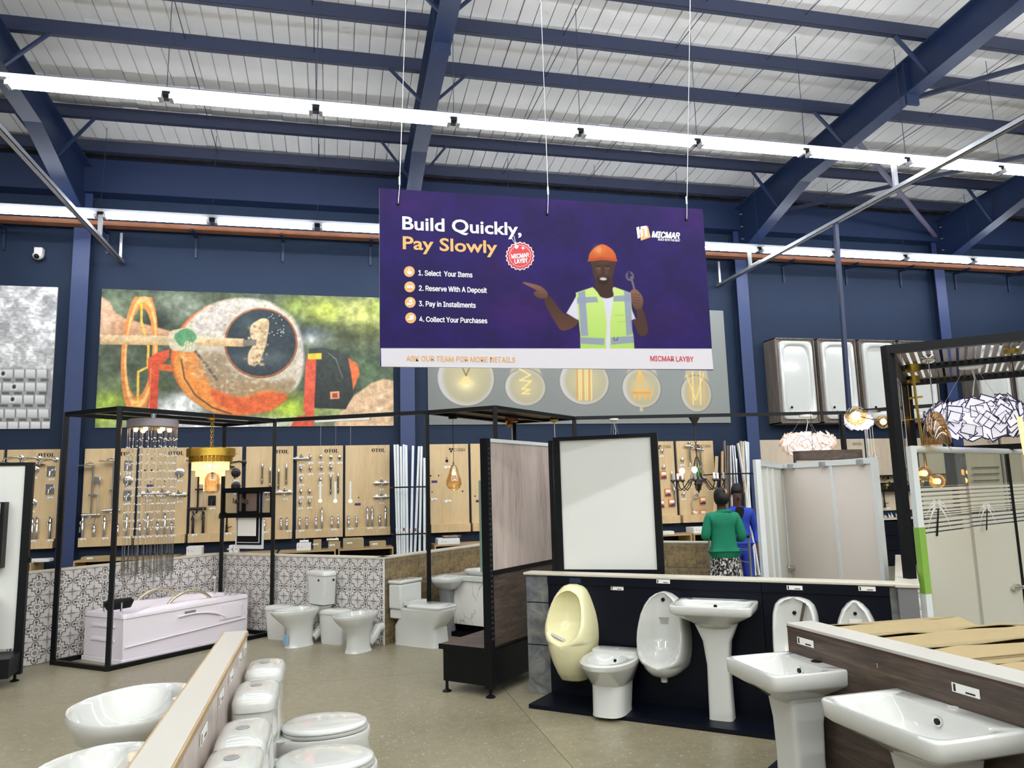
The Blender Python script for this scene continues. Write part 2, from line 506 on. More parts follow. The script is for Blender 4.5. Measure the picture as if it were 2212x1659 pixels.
struct(box_obj('wall_front', (-16.2, -12.2, -0.1), (28.2, -12, 9), M_WL))
# roof: ribbed sheets laid down the slope, each its own piece
ce = thing('ceiling', None, None, (0, 0, 0)); struct(ce)
ang = math.atan(0.0855)
sh = MB().box((-0.097, 0, 0), (0.097, 12.4, 0.03)).box((-0.1045, 0, 0.018), (-0.097, 12.4, 0.03)).build('roof_sheet', M_ROOF, ce)
ys = 0.75
n_sh = 0
for i in range(-43, 92):
    c = sh if n_sh == 0 else sh.copy()
    if n_sh: COL.objects.link(c); c.parent = ce
    c.location = (i*0.207+0.11, D+0.02, roofz(D)+0.14+(0.012 if i % 5 == 0 else 0)); c.rotation_euler = (PI-0, 0, 0)
    c.rotation_euler = (ang, 0, PI)
    n_sh += 1
o = MB().box((-16.2, 0, 0), (28.2, 12.5, 0.1)).build('roof_deck', mat('roof_gap', '#6e6f72', 0.8), ce)
o.matrix_local = Matrix.Translation((0, D+0.1, roofz(D)+0.185)) @ Matrix.Rotation(PI, 4, 'Z') @ Matrix.Translation((-12, 0, 0)) @ Matrix.Rotation(ang, 4, 'X')
o = MB().box((-16.2, -12.2, 0), (28.2, 0.7, 0.1)).build('rear_slope', M_ROOF, ce); o.location = (0, 0, roofz(0.7)+0.14)

# portal frames: tapered I section rafters on columns
def rafter(x, n):
    top = lambda y: roofz(y) - 0.16
    def bot(y):
        if y < 10.6: return top(y) - 0.50
        t = (y-10.6)/2.4
        return (top(10.6)-0.50)*(1-t) + 6.0*t
    yy = [0.6, 3, 6, 9.2, 10.6, 11.8, 13.0]
    r = struct(thing('rafter', None, None, (x, 0, 0)))
    for nm, f0, f1, hw in (('web', lambda y: bot(y)+0.02, lambda y: top(y)-0.02, 0.012), ('bottom_flange', bot, lambda y: bot(y)+0.02, 0.115), ('top_flange', lambda y: top(y)-0.02, top, 0.115)):
        b = MB()
        b.loft([[(-hw, y, f0(y)), (hw, y, f0(y)), (hw, y, f1(y)), (-hw, y, f1(y))] for y in yy])
        b.build(nm, M_NAVYS, r)
    for y in (8.15,):
        b = MB(); b.box((-0.1, y-0.008, bot(y)-0.14), (0.1, y+0.008, top(y)-0.02)); b.box((-0.1, y-0.03, bot(y)-0.14), (0.1, y-0.014, top(y)-0.02))
        b.build('splice_plate', M_NAVYS, r)
    for y in (9.53, 11.37, 7.77, 5.9):
        for s in (-1, 1):
            MB().bar((0.02*s, y, bot(y)+0.06), (0.52*s, y, roofz(y)-0.1), 0.05, 0.03).build('fly_brace', M_NAVYS, r)
    b = MB()
    for z in (6.15, 6.4, 6.65, 6.9):
        b.cyl((-0.07, 12.6, z), (-0.02, 12.6, z), 0.012, 6)
    b.build('bolts', M_GALV, r)
    c = struct(thing('column', None, None, (x, D, 0)))
    MB().box((-0.125, -0.2, 0), (0.125, -0.185, 6.9)).build('front_flange', M_COLN, c)
    MB().box((-0.01, -0.19, 0), (0.01, 0, 6.9)).build('web', M_NAVY, c)
    MB().box((-0.125, -0.02, 0), (0.125, 0, 6.9)).build('back_flange', M_NAVY, c)
for k, x in enumerate((-3.98, 1.21, 7.78, 12.45)): rafter(x, k)
for k, y in enumerate((12.82, 12.34, 11.37, 10.72, 9.53, 8.65, 7.75, 6.83, 5.9, 4.97, 4.04, 3.1)):
    z = roofz(y)
    b = MB(); h = 0.09
    b.box((-16, y-0.006, z-h), (28, y+0.006, z+h)); b.box((-16, y, z-h), (28, y+0.075, z-h+0.008)); b.box((-16, y, z+h-0.008), (28, y+0.075, z+h)); b.box((-16, y+0.069, z-h), (28, y+0.075, z-h+0.02))
    struct(b.build('purlin', M_PURLIN))
struct(box_obj('trim_1', (-16, 12.70, 6.62), (28, 12.99, 7.18), M_NAVYS))
# sag rods between purlins, bracing in the right bay
k = 0
for x in (-1.9, -0.3, 2.9, 4.5, 5.9, 9.4, 10.9):
    ps = [12.34, 11.37, 10.72, 9.53, 8.65, 7.75, 6.83, 5.9]
    b = MB()
    for y0, y1 in zip(ps[:-1], ps[1:]):
        b.cyl((x, y0, roofz(y0)+0.02), (x+0.02, y1, roofz(y1)-0.05), 0.006, 5)
    tag(struct(b.build('sag_rod', M_PURLIN)))
for a, c, w in (((7.9, 9.05), (12.3, 5.2), 0.06), ((7.9, 12.9), (12.4, 9.2), 0.06)):
    struct(MB().bar((a[0], a[1], roofz(a[1])-0.30), (c[0], c[1], roofz(c[1])-0.30), w, w).build('wind_brace', M_PURLIN))
struct(MB().cyl((8.0, 9.6, roofz(9.6)-0.42), (12.4, 12.75, 6.75), 0.045, 10).build('tube_brace', mat('mauve_steel', '#5f5a70', 0.5)))

# ------------------------------------------------------------------ batten rows
def make_batten():
    t = thing('led_batten', '', 'light')
    b = MB(); b.box((-0.74, -0.026, 0.0), (0.74, 0.026, 0.05)); b.build('housing', M_HOUS, t, bevel=0.006)
    for s in (-1, 1): MB().box((s*0.72-0.02, -0.058, -0.04), (s*0.72+0.02, 0.058, 0.01)).build('end_cap', M_HOUS, t)
    for s in (-1, 1): MB().cyl((-0.7, s*0.036, -0.016), (0.7, s*0.036, -0.016), 0.018, 10).build('tube', M_TUBE, t, smooth=30)
    return t
bat = make_batten(); first = True
def batten_row(y, z, starts, nm, flat_):
    global first
    for i, x in enumerate(starts):
        lab = f'white tube batten light, {ordn(i)} from the left in the {nm}'
        if first: bat.location = (x, y, z); bat['label'] = lab; bat['group'] = 'batten lights'; first = False
        else: inst(bat, (x, y, z), lab, group='batten lights')
    x0, x1 = starts[0]-2.5, starts[-1]+1.2
    t = thing('light_trunking', f'slim steel trunking that carries the {nm} of battens', 'trunking', ((x0+x1)/2, y, z+0.05))
    MB().box((x0-(x0+x1)/2, -0.03, 0.002), (x1-(x0+x1)/2, 0.03, 0.05)).build('channel', M_HOUS, t)
    for x in starts[::1]:
        MB().cyl((x+0.78-(x0+x1)/2, 0, 0.05), (x+0.80-(x0+x1)/2, 0.03, roofz(y)-z-0.05), 0.004, 5).build('suspension_wire', M_PURLIN, t)
    for x in starts: MB().box((x+0.745-(x0+x1)/2, -0.035, -0.04), (x+0.815-(x0+x1)/2, 0.035, 0.002)).build('joint_box', M_MBLACK, t)
XA = [wy(17, 165, 8.1).x + 0.73 + 1.553*i for i in range(9)]
batten_row(8.1, 5.93, XA, 'upper hanging row', 0)
XB = [-5.06 + 0.10 + 1.565*i for i in (0, 1, 2, 3)] + [-5.06 + 0.10 + 1.565*i for i in range(4, 14)]
XB = [wy(226, 458, 11.75).x + 0.73 + 1.565*(i-1) for i in range(0, 13)]
batten_row(11.75, 5.88, XB, 'lower row by the wall', 0)
XB2 = []

# galvanised hanging rails at right angles to the wall, drop rods
def rail(x, nm, y0, y1, z=5.50):
    t = thing('hanging_rail', f'galvanised steel channel rail running out from the navy wall, {nm}', 'rail', (x, y1, z))
    b = MB(); b.box((-0.035, y0-y1, 0), (0.035, 0, 0.008)); b.box((-0.035, y0-y1, 0), (-0.028, 0, 0.06)); b.box((0.028, y0-y1, 0), (0.035, 0, 0.06))
    b.build('channel', M_GALV, t)
    for y in (8.1, 11.75):
        if y0 < y < y1: MB().box((-0.03, y-y1-0.02, 0.02), (0.03, y-y1+0.02, 0.40)).build('drop_hanger', M_GALV, t)
    MB().box((-0.02, -0.10, 0), (0.02, -0.06, 0.5)).build('end_hanger', M_GALV, t)
    return t
rl = rail(-3.42, 'beside the leftmost column', 3.0, 12.95)
rr = rail(7.33, 'above the hung bathtubs', 4.0, 12.95)
b = MB(); c = wy(1625, 580, 11.6)
b.tube([(0, -1.5+0.04*math.sin(i), 0.05+0.02*i) if i < 3 else (0.02, -1.5+0.1*(i-3), 0.09) for i in range(8)], 0.012, 6)
b.build('cable_loop', M_WHITE, rr)
p0 = wy(1805, 493, 9.34)
dr = MB().bar((7.25, 9.34, 2.64), (7.31, 9.34, 5.5), 0.055).build('drop_pole', M_NAVYS)
tag(dr, 'dark blue square drop pole from hanging rail to black lamp rail', 'pole')

# wall tray under the lower row
tr = thing('cable_tray', 'cable tray with orange board on brackets high on the navy wall', 'cable tray', (4, D, 5.95))
MB().box((-11, -0.41, 0.10), (13, -0.38, 0.15)).build('front_edge', M_RUST, tr)
MB().box((-11, -0.40, 0.085), (13, -0.22, 0.10)).build('tray_board', M_RUST, tr)
b = MB()
for i in range(3): b.cyl((-11, -0.36+0.1*i, 0.12), (13, -0.34+0.1*i, 0.13), 0.02, 6)
b.build('cables', M_MBLACK, tr)
for x in [wy(xx, yy, 13).x for xx, yy in [(12, 490), (235, 500), (425, 505), (612, 510), (800, 520), (1690, 580), (1825, 582), (1942, 585), (2060, 590), (2175, 600)]]:
    b = MB(); b.box((x-4.02, -0.44, 0.05), (x-3.98, 0, 0.085)); b.box((x-4.02, -0.03, -0.28), (x-3.98, 0, 0.085))
    b.build('bracket', M_NAVYS, tr)

# camera on the wall
cc = wy(85, 551, 12.95)
sc = thing('security_camera', 'white dome security camera high on the navy wall above the left mural', 'camera', (cc.x, D, cc.z))
MB().box((-0.06, -0.12, 0.0), (0.06, 0, 0.11)).build('wall_box', M_WHITE, sc, bevel=0.01)
b = MB(); b.lathe([(0.03, 0.02), (0.075, 0.0), (0.08, -0.03), (0.07, -0.06), (0.03, -0.09)], (0, -0.1, -0.0), 16); b.build('dome', M_WHITE, sc, smooth=40)
b = MB(); b.ball((0, -0.155, -0.05), 0.04, 12, 8); b.build('lens', M_MBLACK, sc, smooth=True)
# wall socket beside the second column
c = wy(168, 1140, 12.98)
so = thing('wall_socket', 'white wall socket beside the leftmost column', 'socket', (c.x, D, c.z))
MB().box((-0.05, -0.012, -0.075), (0.05, 0, 0.075)).build('plate', M_WHITE, so, bevel=0.004)
MB().box((0.0, -0.018, 0.01), (0.03, -0.01, 0.06)).build('switch', M_MBLACK, so)
# ------------------------------------------------------------------ printed boards: colours painted per point of a fine flat grid
class Canvas:
    def __init__(s, Y, x0, x1, z0, z1, W_, H_, org=(0, 0), sc=1.0):
        s.Y, s.x0, s.x1, s.z0, s.z1, s.W, s.H = Y, x0, x1, z0, z1, W_, H_
        s.a = np.zeros((H_, W_, 3)); s.org, s.sc = org, sc
        s.gx, s.gy = np.meshgrid(np.arange(W_, dtype=float), np.arange(H_, dtype=float))
    def P(s, p):
        w = wy(s.org[0]+p[0]/s.sc, s.org[1]+p[1]/s.sc, s.Y)
        return ((w.x-s.x0)/(s.x1-s.x0)*(s.W-1), (s.z1-w.z)/(s.z1-s.z0)*(s.H-1))
    def blend(s, al, col, sl):
        c = np.array(col, float)/255
        s.a[sl] = s.a[sl]*(1-al[..., None]) + c*al[..., None]
    def poly(s, pts, col, soft=1.2, op=1.0, sm=False, col2=None, raw=False):
        q = np.array([p if raw else s.P(p) for p in pts])
        if sm:
            n = len(q); o = []
            for i in range(n):
                p0, p1, p2, p3 = q[i-1], q[i], q[(i+1) % n], q[(i+2) % n]
                for t in (0, .25, .5, .75):
                    o.append(0.5*(2*p1+(p2-p0)*t+(2*p0-5*p1+4*p2-p3)*t*t+(3*p1-p0-3*p2+p3)*t**3))
            q = np.array(o)
        m = soft+1
        xa, xb = int(max(0, q[:, 0].min()-m)), int(min(s.W, q[:, 0].max()+m+2)); ya, yb = int(max(0, q[:, 1].min()-m)), int(min(s.H, q[:, 1].max()+m+2))
        if xa >= xb or ya >= yb: return
        sl = (slice(ya, yb), slice(xa, xb)); gx, gy = s.gx[sl], s.gy[sl]
        ins = np.zeros(gx.shape, bool); dd = np.full(gx.shape, 1e9)
        for i in range(len(q)):
            ax, ay = q[i]; bx, by = q[(i+1) % len(q)]
            if ay != by:
                ins ^= ((ay > gy) != (by > gy)) & (gx < (bx-ax)*(gy-ay)/(by-ay)+ax)
            ex, ey = bx-ax, by-ay; L = ex*ex+ey*ey+1e-9
            t = np.clip(((gx-ax)*ex+(gy-ay)*ey)/L, 0, 1)
            dd = np.minimum(dd, (gx-ax-t*ex)**2+(gy-ay-t*ey)**2)
        sd = np.sqrt(dd)*np.where(ins, 1, -1)
        al = np.clip(0.5+sd/soft, 0, 1)*op
        if col2 is None: s.blend(al, col, sl)
        else:
            t = np.clip((gy-q[:, 1].min())/(np.ptp(q[:, 1])+1e-9), 0, 1)[..., None]
            c = (np.array(col)*(1-t)+np.array(col2)*t)/255
            s.a[sl] = s.a[sl]*(1-al[..., None]) + c*al[..., None]
    def ell(s, c, rx, ry, col, soft=1.2, op=1.0, rot=0.0, ring=None):
        cx, cy = s.P(c); ux, uy = s.P((c[0]+rx, c[1])); vx, vy = s.P((c[0], c[1]+ry))
        a, b = abs(ux-cx), abs(vy-cy); m = max(a, b)+soft+2
        xa, xb = int(max(0, cx-m)), int(min(s.W, cx+m+1)); ya, yb = int(max(0, cy-m)), int(min(s.H, cy+m+1))
        if xa >= xb or ya >= yb: return
        sl = (slice(ya, yb), slice(xa, xb)); gx, gy = s.gx[sl]-cx, s.gy[sl]-cy
        x, y = gx*math.cos(rot)+gy*math.sin(rot), -gx*math.sin(rot)+gy*math.cos(rot)
        r = np.sqrt((x/a)**2+(y/b)**2); sd = (1-r)*min(a, b)
        if ring: sd = ring/2-np.abs(sd)
        s.blend(np.clip(0.5+sd/soft, 0, 1)*op, col, sl)
    def glow(s, c, rx, ry, col, op=1.0):
        cx, cy = s.P(c); a = abs(s.P((c[0]+rx, c[1]))[0]-cx); b = abs(s.P((c[0], c[1]+ry))[1]-cy)
        al = np.exp(-((s.gx-cx)/a)**2-((s.gy-cy)/b)**2)*op
        s.blend(al, col, (slice(None), slice(None)))
    def line(s, pts, w, col, soft=1.2, op=1.0):
        q = [s.P(p) for p in pts]
        for (ax, ay), (bx, by) in zip(q[:-1], q[1:]):
            m = w+soft+2
            xa, xb = int(max(0, min(ax, bx)-m)), int(min(s.W, max(ax, bx)+m)); ya, yb = int(max(0, min(ay, by)-m)), int(min(s.H, max(ay, by)+m))
            if xa >= xb or ya >= yb: continue
            sl = (slice(ya, yb), slice(xa, xb)); gx, gy = s.gx[sl], s.gy[sl]; ex, ey = bx-ax, by-ay
            t = np.clip(((gx-ax)*ex+(gy-ay)*ey)/(ex*ex+ey*ey+1e-9), 0, 1)
            d = np.sqrt((gx-ax-t*ex)**2+(gy-ay-t*ey)**2)
            s.blend(np.clip(0.5+(w/2-d)/soft, 0, 1)*op, col, sl)
    def noise(s, cell, amp, mask=None):
        h, w = int(s.H/cell)+3, int(s.W/cell)+3
        g = RNG.random((h, w)); fy, fx = s.gy/cell, s.gx/cell
        iy, ix = fy.astype(int), fx.astype(int); ty, tx = fy-iy, fx-ix; ty, tx = ty*ty*(3-2*ty), tx*tx*(3-2*tx)
        v = (g[iy, ix]*(1-tx)+g[iy, ix+1]*tx)*(1-ty)+(g[iy+1, ix]*(1-tx)+g[iy+1, ix+1]*tx)*ty
        k = 1+amp*(v-0.5)*2
        if mask is not None: k = 1+(k-1)*mask
        s.a *= k[..., None]
        return v
    def build(s, name, parent, y_off):
        W_, H_ = s.W, s.H
        xs = np.linspace(s.x0, s.x1, W_); zs = np.linspace(s.z1, s.z0, H_)
        gx, gz_ = np.meshgrid(xs, zs); lx, ly, lz = parent.location
        v = np.stack([gx-lx, np.full(gx.shape, s.Y-ly+y_off), gz_-lz], -1).reshape(-1, 3)
        i = np.arange(W_*H_).reshape(H_, W_)
        f = np.stack([i[1:, :-1], i[1:, 1:], i[:-1, 1:], i[:-1, :-1]], -1).reshape(-1)
        me = bpy.data.meshes.new(name); nf = (W_-1)*(H_-1)
        me.vertices.add(W_*H_); me.vertices.foreach_set('co', v.ravel())
        me.loops.add(nf*4); me.loops.foreach_set('vertex_index', f)
        me.polygons.add(nf); me.polygons.foreach_set('loop_start', np.arange(nf)*4)
        me.update(calc_edges=True)
        c = np.clip(s.a, 0, 1); c = np.where(c <= 0.04045, c/12.92, ((c+0.055)/1.055)**2.4)
        at = me.color_attributes.new('print', 'FLOAT_COLOR', 'POINT')
        at.data.foreach_set('color', np.concatenate([c.reshape(-1, 3), np.ones((W_*H_, 1))], 1).ravel())
        me.materials.append(M_PRINT)
        o = bpy.data.objects.new(name, me); COL.objects.link(o); o.parent = parent
        return o

def mural(label, x0, x1, z0, z1):
    t = thing('wall_mural', label, 'mural', ((x0+x1)/2, D, z0))
    MB().box((x0-t.location.x, -0.03, 0), (x1-t.location.x, 0, z1-z0)).build('backing_board', M_WHITE, t)
    return t
# --- concrete mixer mural
a_, b_, c_ = wy(206, 924.6), wy(222, 625), wy(850, 920)
x0, x1, z0, z1 = (a_.x+b_.x)/2, c_.x, a_.z, b_.z
mu = mural('long mural of an orange concrete mixer on navy wall', x0, x1, z0, z1)
C = Canvas(D-0.034, x0, x1, z0, z1, 520, 250, (0, 560), 2.962)
C.a[:] = np.array((74, 84, 66))/255
for c, rx, ry, col, op in [((760, 320), 170, 90, (128, 140, 110), .8), ((1100, 280), 200, 60, (120, 130, 105), .8), ((1000, 420), 90, 90, (30, 36, 32), .9), ((1450, 230), 160, 40, (70, 80, 50), .8),
        ((2080, 330), 160, 90, (190, 200, 80), .9), ((1880, 290), 90, 60, (140, 160, 70), .8), ((2330, 360), 130, 140, (205, 205, 110), .9), ((2450, 300), 90, 70, (150, 165, 70), .9), ((2250, 490), 160, 50, (60, 66, 40), .9),
        ((2360, 440), 60, 40, (90, 100, 50), .8), ((1990, 470), 110, 40, (70, 80, 90), .9), ((2000, 520), 100, 40, (190, 195, 185), .8), ((720, 640), 120, 80, (84, 92, 74), .9), ((700, 780), 160, 60, (110, 125, 90), .9),
        ((700, 900), 120, 60, (176, 204, 80), .95), ((660, 1010), 160, 70, (178, 206, 60), 1), ((1130, 960), 180, 80, (236, 236, 232), 1), ((1850, 960), 190, 90, (180, 208, 66), 1), ((1080, 830), 90, 70, (60, 70, 44), .8),
        ((2350, 700), 180, 110, (78, 98, 70), .95), ((2160, 960), 90, 60, (190, 205, 120), .8), ((1400, 1060), 520, 50, (236, 238, 234), 1), ((1180, 900), 120, 50, (236, 236, 230), .9), ((1180, 300), 120, 90, (150, 160, 140), .6)]:
    C.glow(c, rx, ry, col, op)
C.noise(14, .18); C.noise(6, .1)
C.poly([(2192-30, 1000), (2192+75, 870), (2192+190, 790), (2192+260, 765), (2192+340, 780), (2192+340, 1080), (2192-60, 1080)], (214, 178, 138), 4, sm=False)
for i in range(60):
    x, y = 2190+random.random()*330, 800+random.random()*270
    if y > 1010-0.6*(x-2190): C.ell((x, y), 16, 10, random.choice([(232, 204, 168), (176, 138, 100), (245, 224, 196)]), 5, .5)
C.poly([(645, 240), (700, 270), (735, 340), (790, 375), (930, 415), (1090, 460), (1105, 500), (640, 500)], (226, 176, 138), 3, col2=(198, 148, 110))
C.poly([(645, 250), (690, 290), (720, 360), (700, 470), (640, 480)], (236, 194, 160), 12, .7)
C.ell((893, 595), 98, 348, (226, 136, 66), 1.2, 1, 0.02, ring=9)
C.ell((900, 590), 95, 344, (248, 196, 120), 1.2, .9, 0.02, ring=3)
C.line([(905, 290), (905, 400), (950, 560), (945, 690), (885, 720), (880, 930)], 4, (236, 190, 70))
C.poly([(945, 640), (1000, 600), (1085, 575), (1082, 625), (1050, 660), (1020, 690), (1000, 1075), (925, 1075), (955, 850)], (214, 84, 52), 1.5, col2=(196, 66, 48))
C.line([(965, 700), (948, 1060)], 1.5, (240, 150, 70))
C.line([(1030, 690), (1130, 700)], 12, (214, 96, 48))
# drum
C.ell((1525, 625), 415, 375, (206, 96, 48), 1.5)
C.ell((1530, 640), 385, 350, (228, 140, 62), 14, .9)
C.poly([(1160, 470), (1270, 340), (1420, 265), (1590, 250), (1760, 290), (1890, 400), (1940, 560), (1935, 740), (1860, 850), (1750, 800), (1650, 780), (1480, 790), (1330, 740), (1270, 620), (1200, 560)], (198, 186, 164), 6, sm=True)
C.poly([(1260, 360), (1420, 275), (1600, 256), (1740, 290), (1560, 330), (1440, 420), (1420, 500), (1250, 480)], (214, 206, 196), 8, .8, sm=True)
C.poly([(1290, 600), (1440, 610), (1480, 700), (1600, 760), (1760, 780), (1880, 760), (1850, 860), (1700, 840), (1560, 880), (1420, 870), (1320, 760)], (150, 128, 96), 8, .9, sm=True)
C.poly([(1350, 830), (1550, 890), (1700, 850), (1840, 880), (1730, 970), (1560, 985), (1400, 930)], (216, 92, 50), 5, .9, sm=True)
C.poly([(1110, 690), (1150, 590), (1180, 640), (1200, 780), (1300, 900), (1420, 980), (1330, 960), (1190, 860)], (226, 150, 70), 4, .9, sm=True)
C.line([(1160, 640), (1180, 760), (1250, 870), (1360, 950), (1480, 990)], 3, (110, 70, 50))
C.line([(1250, 590), (1330, 690), (1385, 770)], 5, (96, 84, 66))
for i in range(900):
    a = random.random()*6.28; r = math.sqrt(random.random())
    x, y = 1530+370*r*math.cos(a), 560+300*r*math.sin(a)
    if ((x-1672)/235)**2+((y-535)/228)**2 > 1: C.ell((x, y), 5+random.random()*9, 4+random.random()*6, random.choice([(222, 210, 186), (160, 138, 106), (176, 158, 128)]), 2.5, .4)
C.ell((1672, 535), 232, 226, (120, 80, 54), 1.5)
C.ell((1672, 533), 222, 216, (46, 56, 60), 1.5)
C.glow((1650, 640), 150, 40, (96, 108, 108), .6); C.glow((1590, 420), 60, 60, (70, 90, 86), .6); C.glow((1780, 620), 60, 60, (90, 100, 100), .4)
C.ell((1672, 533), 224, 218, (182, 96, 50), 1.2, .8, ring=2)
C.line([(1895, 430), (1935, 560), (1930, 700)], 3, (190, 180, 200), 2, .7)
C.poly([(1605, 425), (1650, 390), (1690, 378), (1722, 400), (1710, 500), (1690, 580), (1650, 670), (1590, 672), (1590, 600), (1620, 540), (1600, 480)], (218, 190, 146), 2, sm=True)
C.poly([(1660, 400), (1715, 400), (1700, 560), (1660, 640), (1665, 500)], (176, 146, 104), 5, .7)
for i in range(70): C.ell((1600+random.gauss(40, 30), 420+random.random()*260), 9, 8, random.choice([(226, 200, 160), (190, 158, 116), (150, 116, 84)]), 2, .8)
for i in range(24): C.ell((1690+random.random()*130, 340+random.random()*160), 4, 4, (220, 214, 200), 1.2, .8)
C.poly([(640, 484), (960, 488), (1560, 508), (1562, 560), (1260, 552), (640, 545)], (232, 204, 158), 1.5, col2=(196, 158, 108))
C.poly([(1555, 516), (1640, 512), (1640, 552), (1555, 556)], (120, 112, 100), 1.5)
C.poly([(1085, 470), (1150, 445), (1220, 440), (1262, 490), (1262, 560), (1235, 592), (1170, 592), (1090, 570)], (206, 194, 160), 2, sm=True)
C.poly([(1120, 480), (1200, 442), (1258, 490), (1235, 530), (1190, 520), (1170, 560), (1130, 530)], (74, 140, 92), 2, .9, sm=True)
for x in (1195, 1215, 1235): C.line([(x, 500), (x-8, 580)], 1.5, (120, 150, 110), 1.5, .7)
# motor
C.poly([(1975, 572), (2085, 566), (2192+40, 610), (2192+85, 700), (2192+80, 850), (2192+20, 960), (1955, 950), (1985, 800)], (58, 64, 60), 2, col2=(42, 46, 44))
C.poly([(2192+35, 628), (2192+95, 670), (2192+110, 730), (2192+68, 838), (2192+56, 740)], (226, 110, 60), 2)
C.poly([(1958, 636), (2024, 636), (2006, 1080), (1940, 970)], (212, 84, 58), 1.5)
C.poly([(1970, 604), (2058, 600), (2058, 640), (1970, 640)], (232, 196, 60), 1.5)
C.poly([(2112, 848), (2170, 844), (2172, 892), (2114, 896)], (216, 150, 110), 1.2); C.poly([(2126, 858), (2160, 856), (2160, 884), (2126, 884)], (150, 60, 40), 1.2)
C.poly([(1850, 1080), (1905, 1000), (2000, 1000), (2000, 1080)], (206, 80, 54), 2)
C.line([(2100, 600), (2150, 640), (2192, 760)], 1.5, (150, 150, 130), 1.5, .7)
C.noise(7, .10); C.noise(3, .08)
C.a = C.a*.93+.055
C.build('print', mu, 0)
# --- left mural: stacked white pipes by a rough wall, black and white
a_, b_ = wy(108, 926.3), wy(127, 621.8)
x1, z0, z1 = (a_.x+b_.x)/2, a_.z, b_.z; x0 = x1-1.9
mu = mural('grey mural of stacked white pipes left of the mixer mural', x0, x1, z0, z1)
C = Canvas(D-0.034, x0, x1, z0, z1, 210, 250, (0, 560), 2.962)
C.a[:] = np.array((214, 214, 212))/255
for k in (22, 9, 4): C.noise(k, .16)
for i in range(260):
    x, y = -260+random.random()*640, 190+random.random()*480
    C.line([(x, y), (x+20+random.random()*30, y+random.random()*14-4)], 1.3, (150, 150, 148), 2, .5)
C.poly([(-300, 690), (330, 700), (330, 1085), (-300, 1085)], (150, 150, 150), 6, .8)
for r, (y, xs) in enumerate([(705, 20), (790, 90), (870, 80), (960, -40), (1040, -20)]):
    for k in range(-5, 5):
        x = xs+k*72
        if x > 290: continue
        C.poly([(x, y), (x+64, y+2), (x+64, y+52), (x, y+50)], (236, 236, 234), 2, col2=(190, 190, 190))
        C.line([(x+66, y), (x+66, y+52)], 1.2, (90, 90, 90), 1.2)
    for k in range(-5, 5): C.poly([(xs+k*80, y+58), (xs+k*80+50, y+58), (xs+k*80+50, y+76), (xs+k*80, y+76)], (84, 84, 84), 2, .8)
    C.ell((xs, y+26), 22, 24, (226, 226, 226), 1.5); C.ell((xs, y+26), 12, 14, (60, 60, 60), 1.5)
C.build('print', mu, 0)
# --- light bulb mural
a_, b_, c_ = wy(925, 918), wy(1577, 916), wy(1559, 672)
x0, x1, z0, z1 = a_.x, b_.x, a_.z, c_.z
mu = mural('grey mural of five glowing filament bulbs behind hanging purple sign', x0, x1, z0, z1)
C = Canvas(D-0.034, x0, x1, z0, z1, 440, 200, (740, 560), 2.962)
C.a[:] = np.array((142, 146, 142))/255
C.a *= (0.94+0.12*(C.gx/C.W))[..., None]
def bulb(cx, cy, rx, ry, neck=None):
    if neck: C.poly([(cx-rx*.98, cy), (cx-rx*.8, cy-ry*.65), (cx-neck, cy-ry*1.7), (cx-neck*.6, cy-ry*2.3), (cx+neck*.6, cy-ry*2.3), (cx+neck, cy-ry*1.7), (cx+rx*.8, cy-ry*.65), (cx+rx*.98, cy), (cx+rx*.7, cy+ry*.72), (cx, cy+ry), (cx-rx*.7, cy+ry*.72)], (190, 184, 160), 2, sm=True)
    C.ell((cx, cy), rx, ry, (206, 204, 206), 2); C.ell((cx+rx*.06, cy-ry*.02), rx*.86, ry*.93, (184, 176, 146), 6)
    C.glow((cx, cy), rx*.6, ry*.6, (214, 200, 150), .7)
    C.ell((cx, cy), rx, ry, (120, 116, 100), 1.5, .8, ring=1.5)
bulb(790, 760, 182, 180); bulb(1170, 818, 130, 120, 60); bulb(1547, 782, 158, 150); bulb(1914, 825, 124, 126, 60); bulb(2263, 860, 98, 118, 60)
F = (252, 226, 150)
C.glow((790, 800), 50, 40, (255, 246, 190), 1)
for k in range(-4, 5): C.line([(790, 740), (790+k*12, 800)], 1.2, F)
C.line([(770, 700), (790, 745), (810, 700)], 1.5, (120, 100, 70))
C.line([(1130, 700), (1200, 740), (1135, 775), (1205, 780), (1150, 830), (1195, 835), (1150, 860), (1195, 860)], 2.5, F)
for k in range(8): C.line([(1500+k*13, 700), (1502+k*13, 900)], 1.8, F if k % 3 else (226, 160, 80))
for k in range(4): C.line([(1900, 700), (1860+k*34, 850), (1865+k*34, 900), (1885+k*34, 830)], 1.8, (238, 186, 100))
C.line([(1860, 855), (1965, 855)], 3, (236, 160, 70))
for k in range(5): C.line([(2215+k*24, 720), (2220+k*24, 930)], 2.0, F if k % 2 else (232, 180, 100)); 
C.line([(2200, 740), (2260, 900), (2310, 730)], 1.5, F)
C.ell((1912, 960), 10, 14, (216, 200, 150), 1.5)
C.a *= .9
C.build('print', mu, 0)

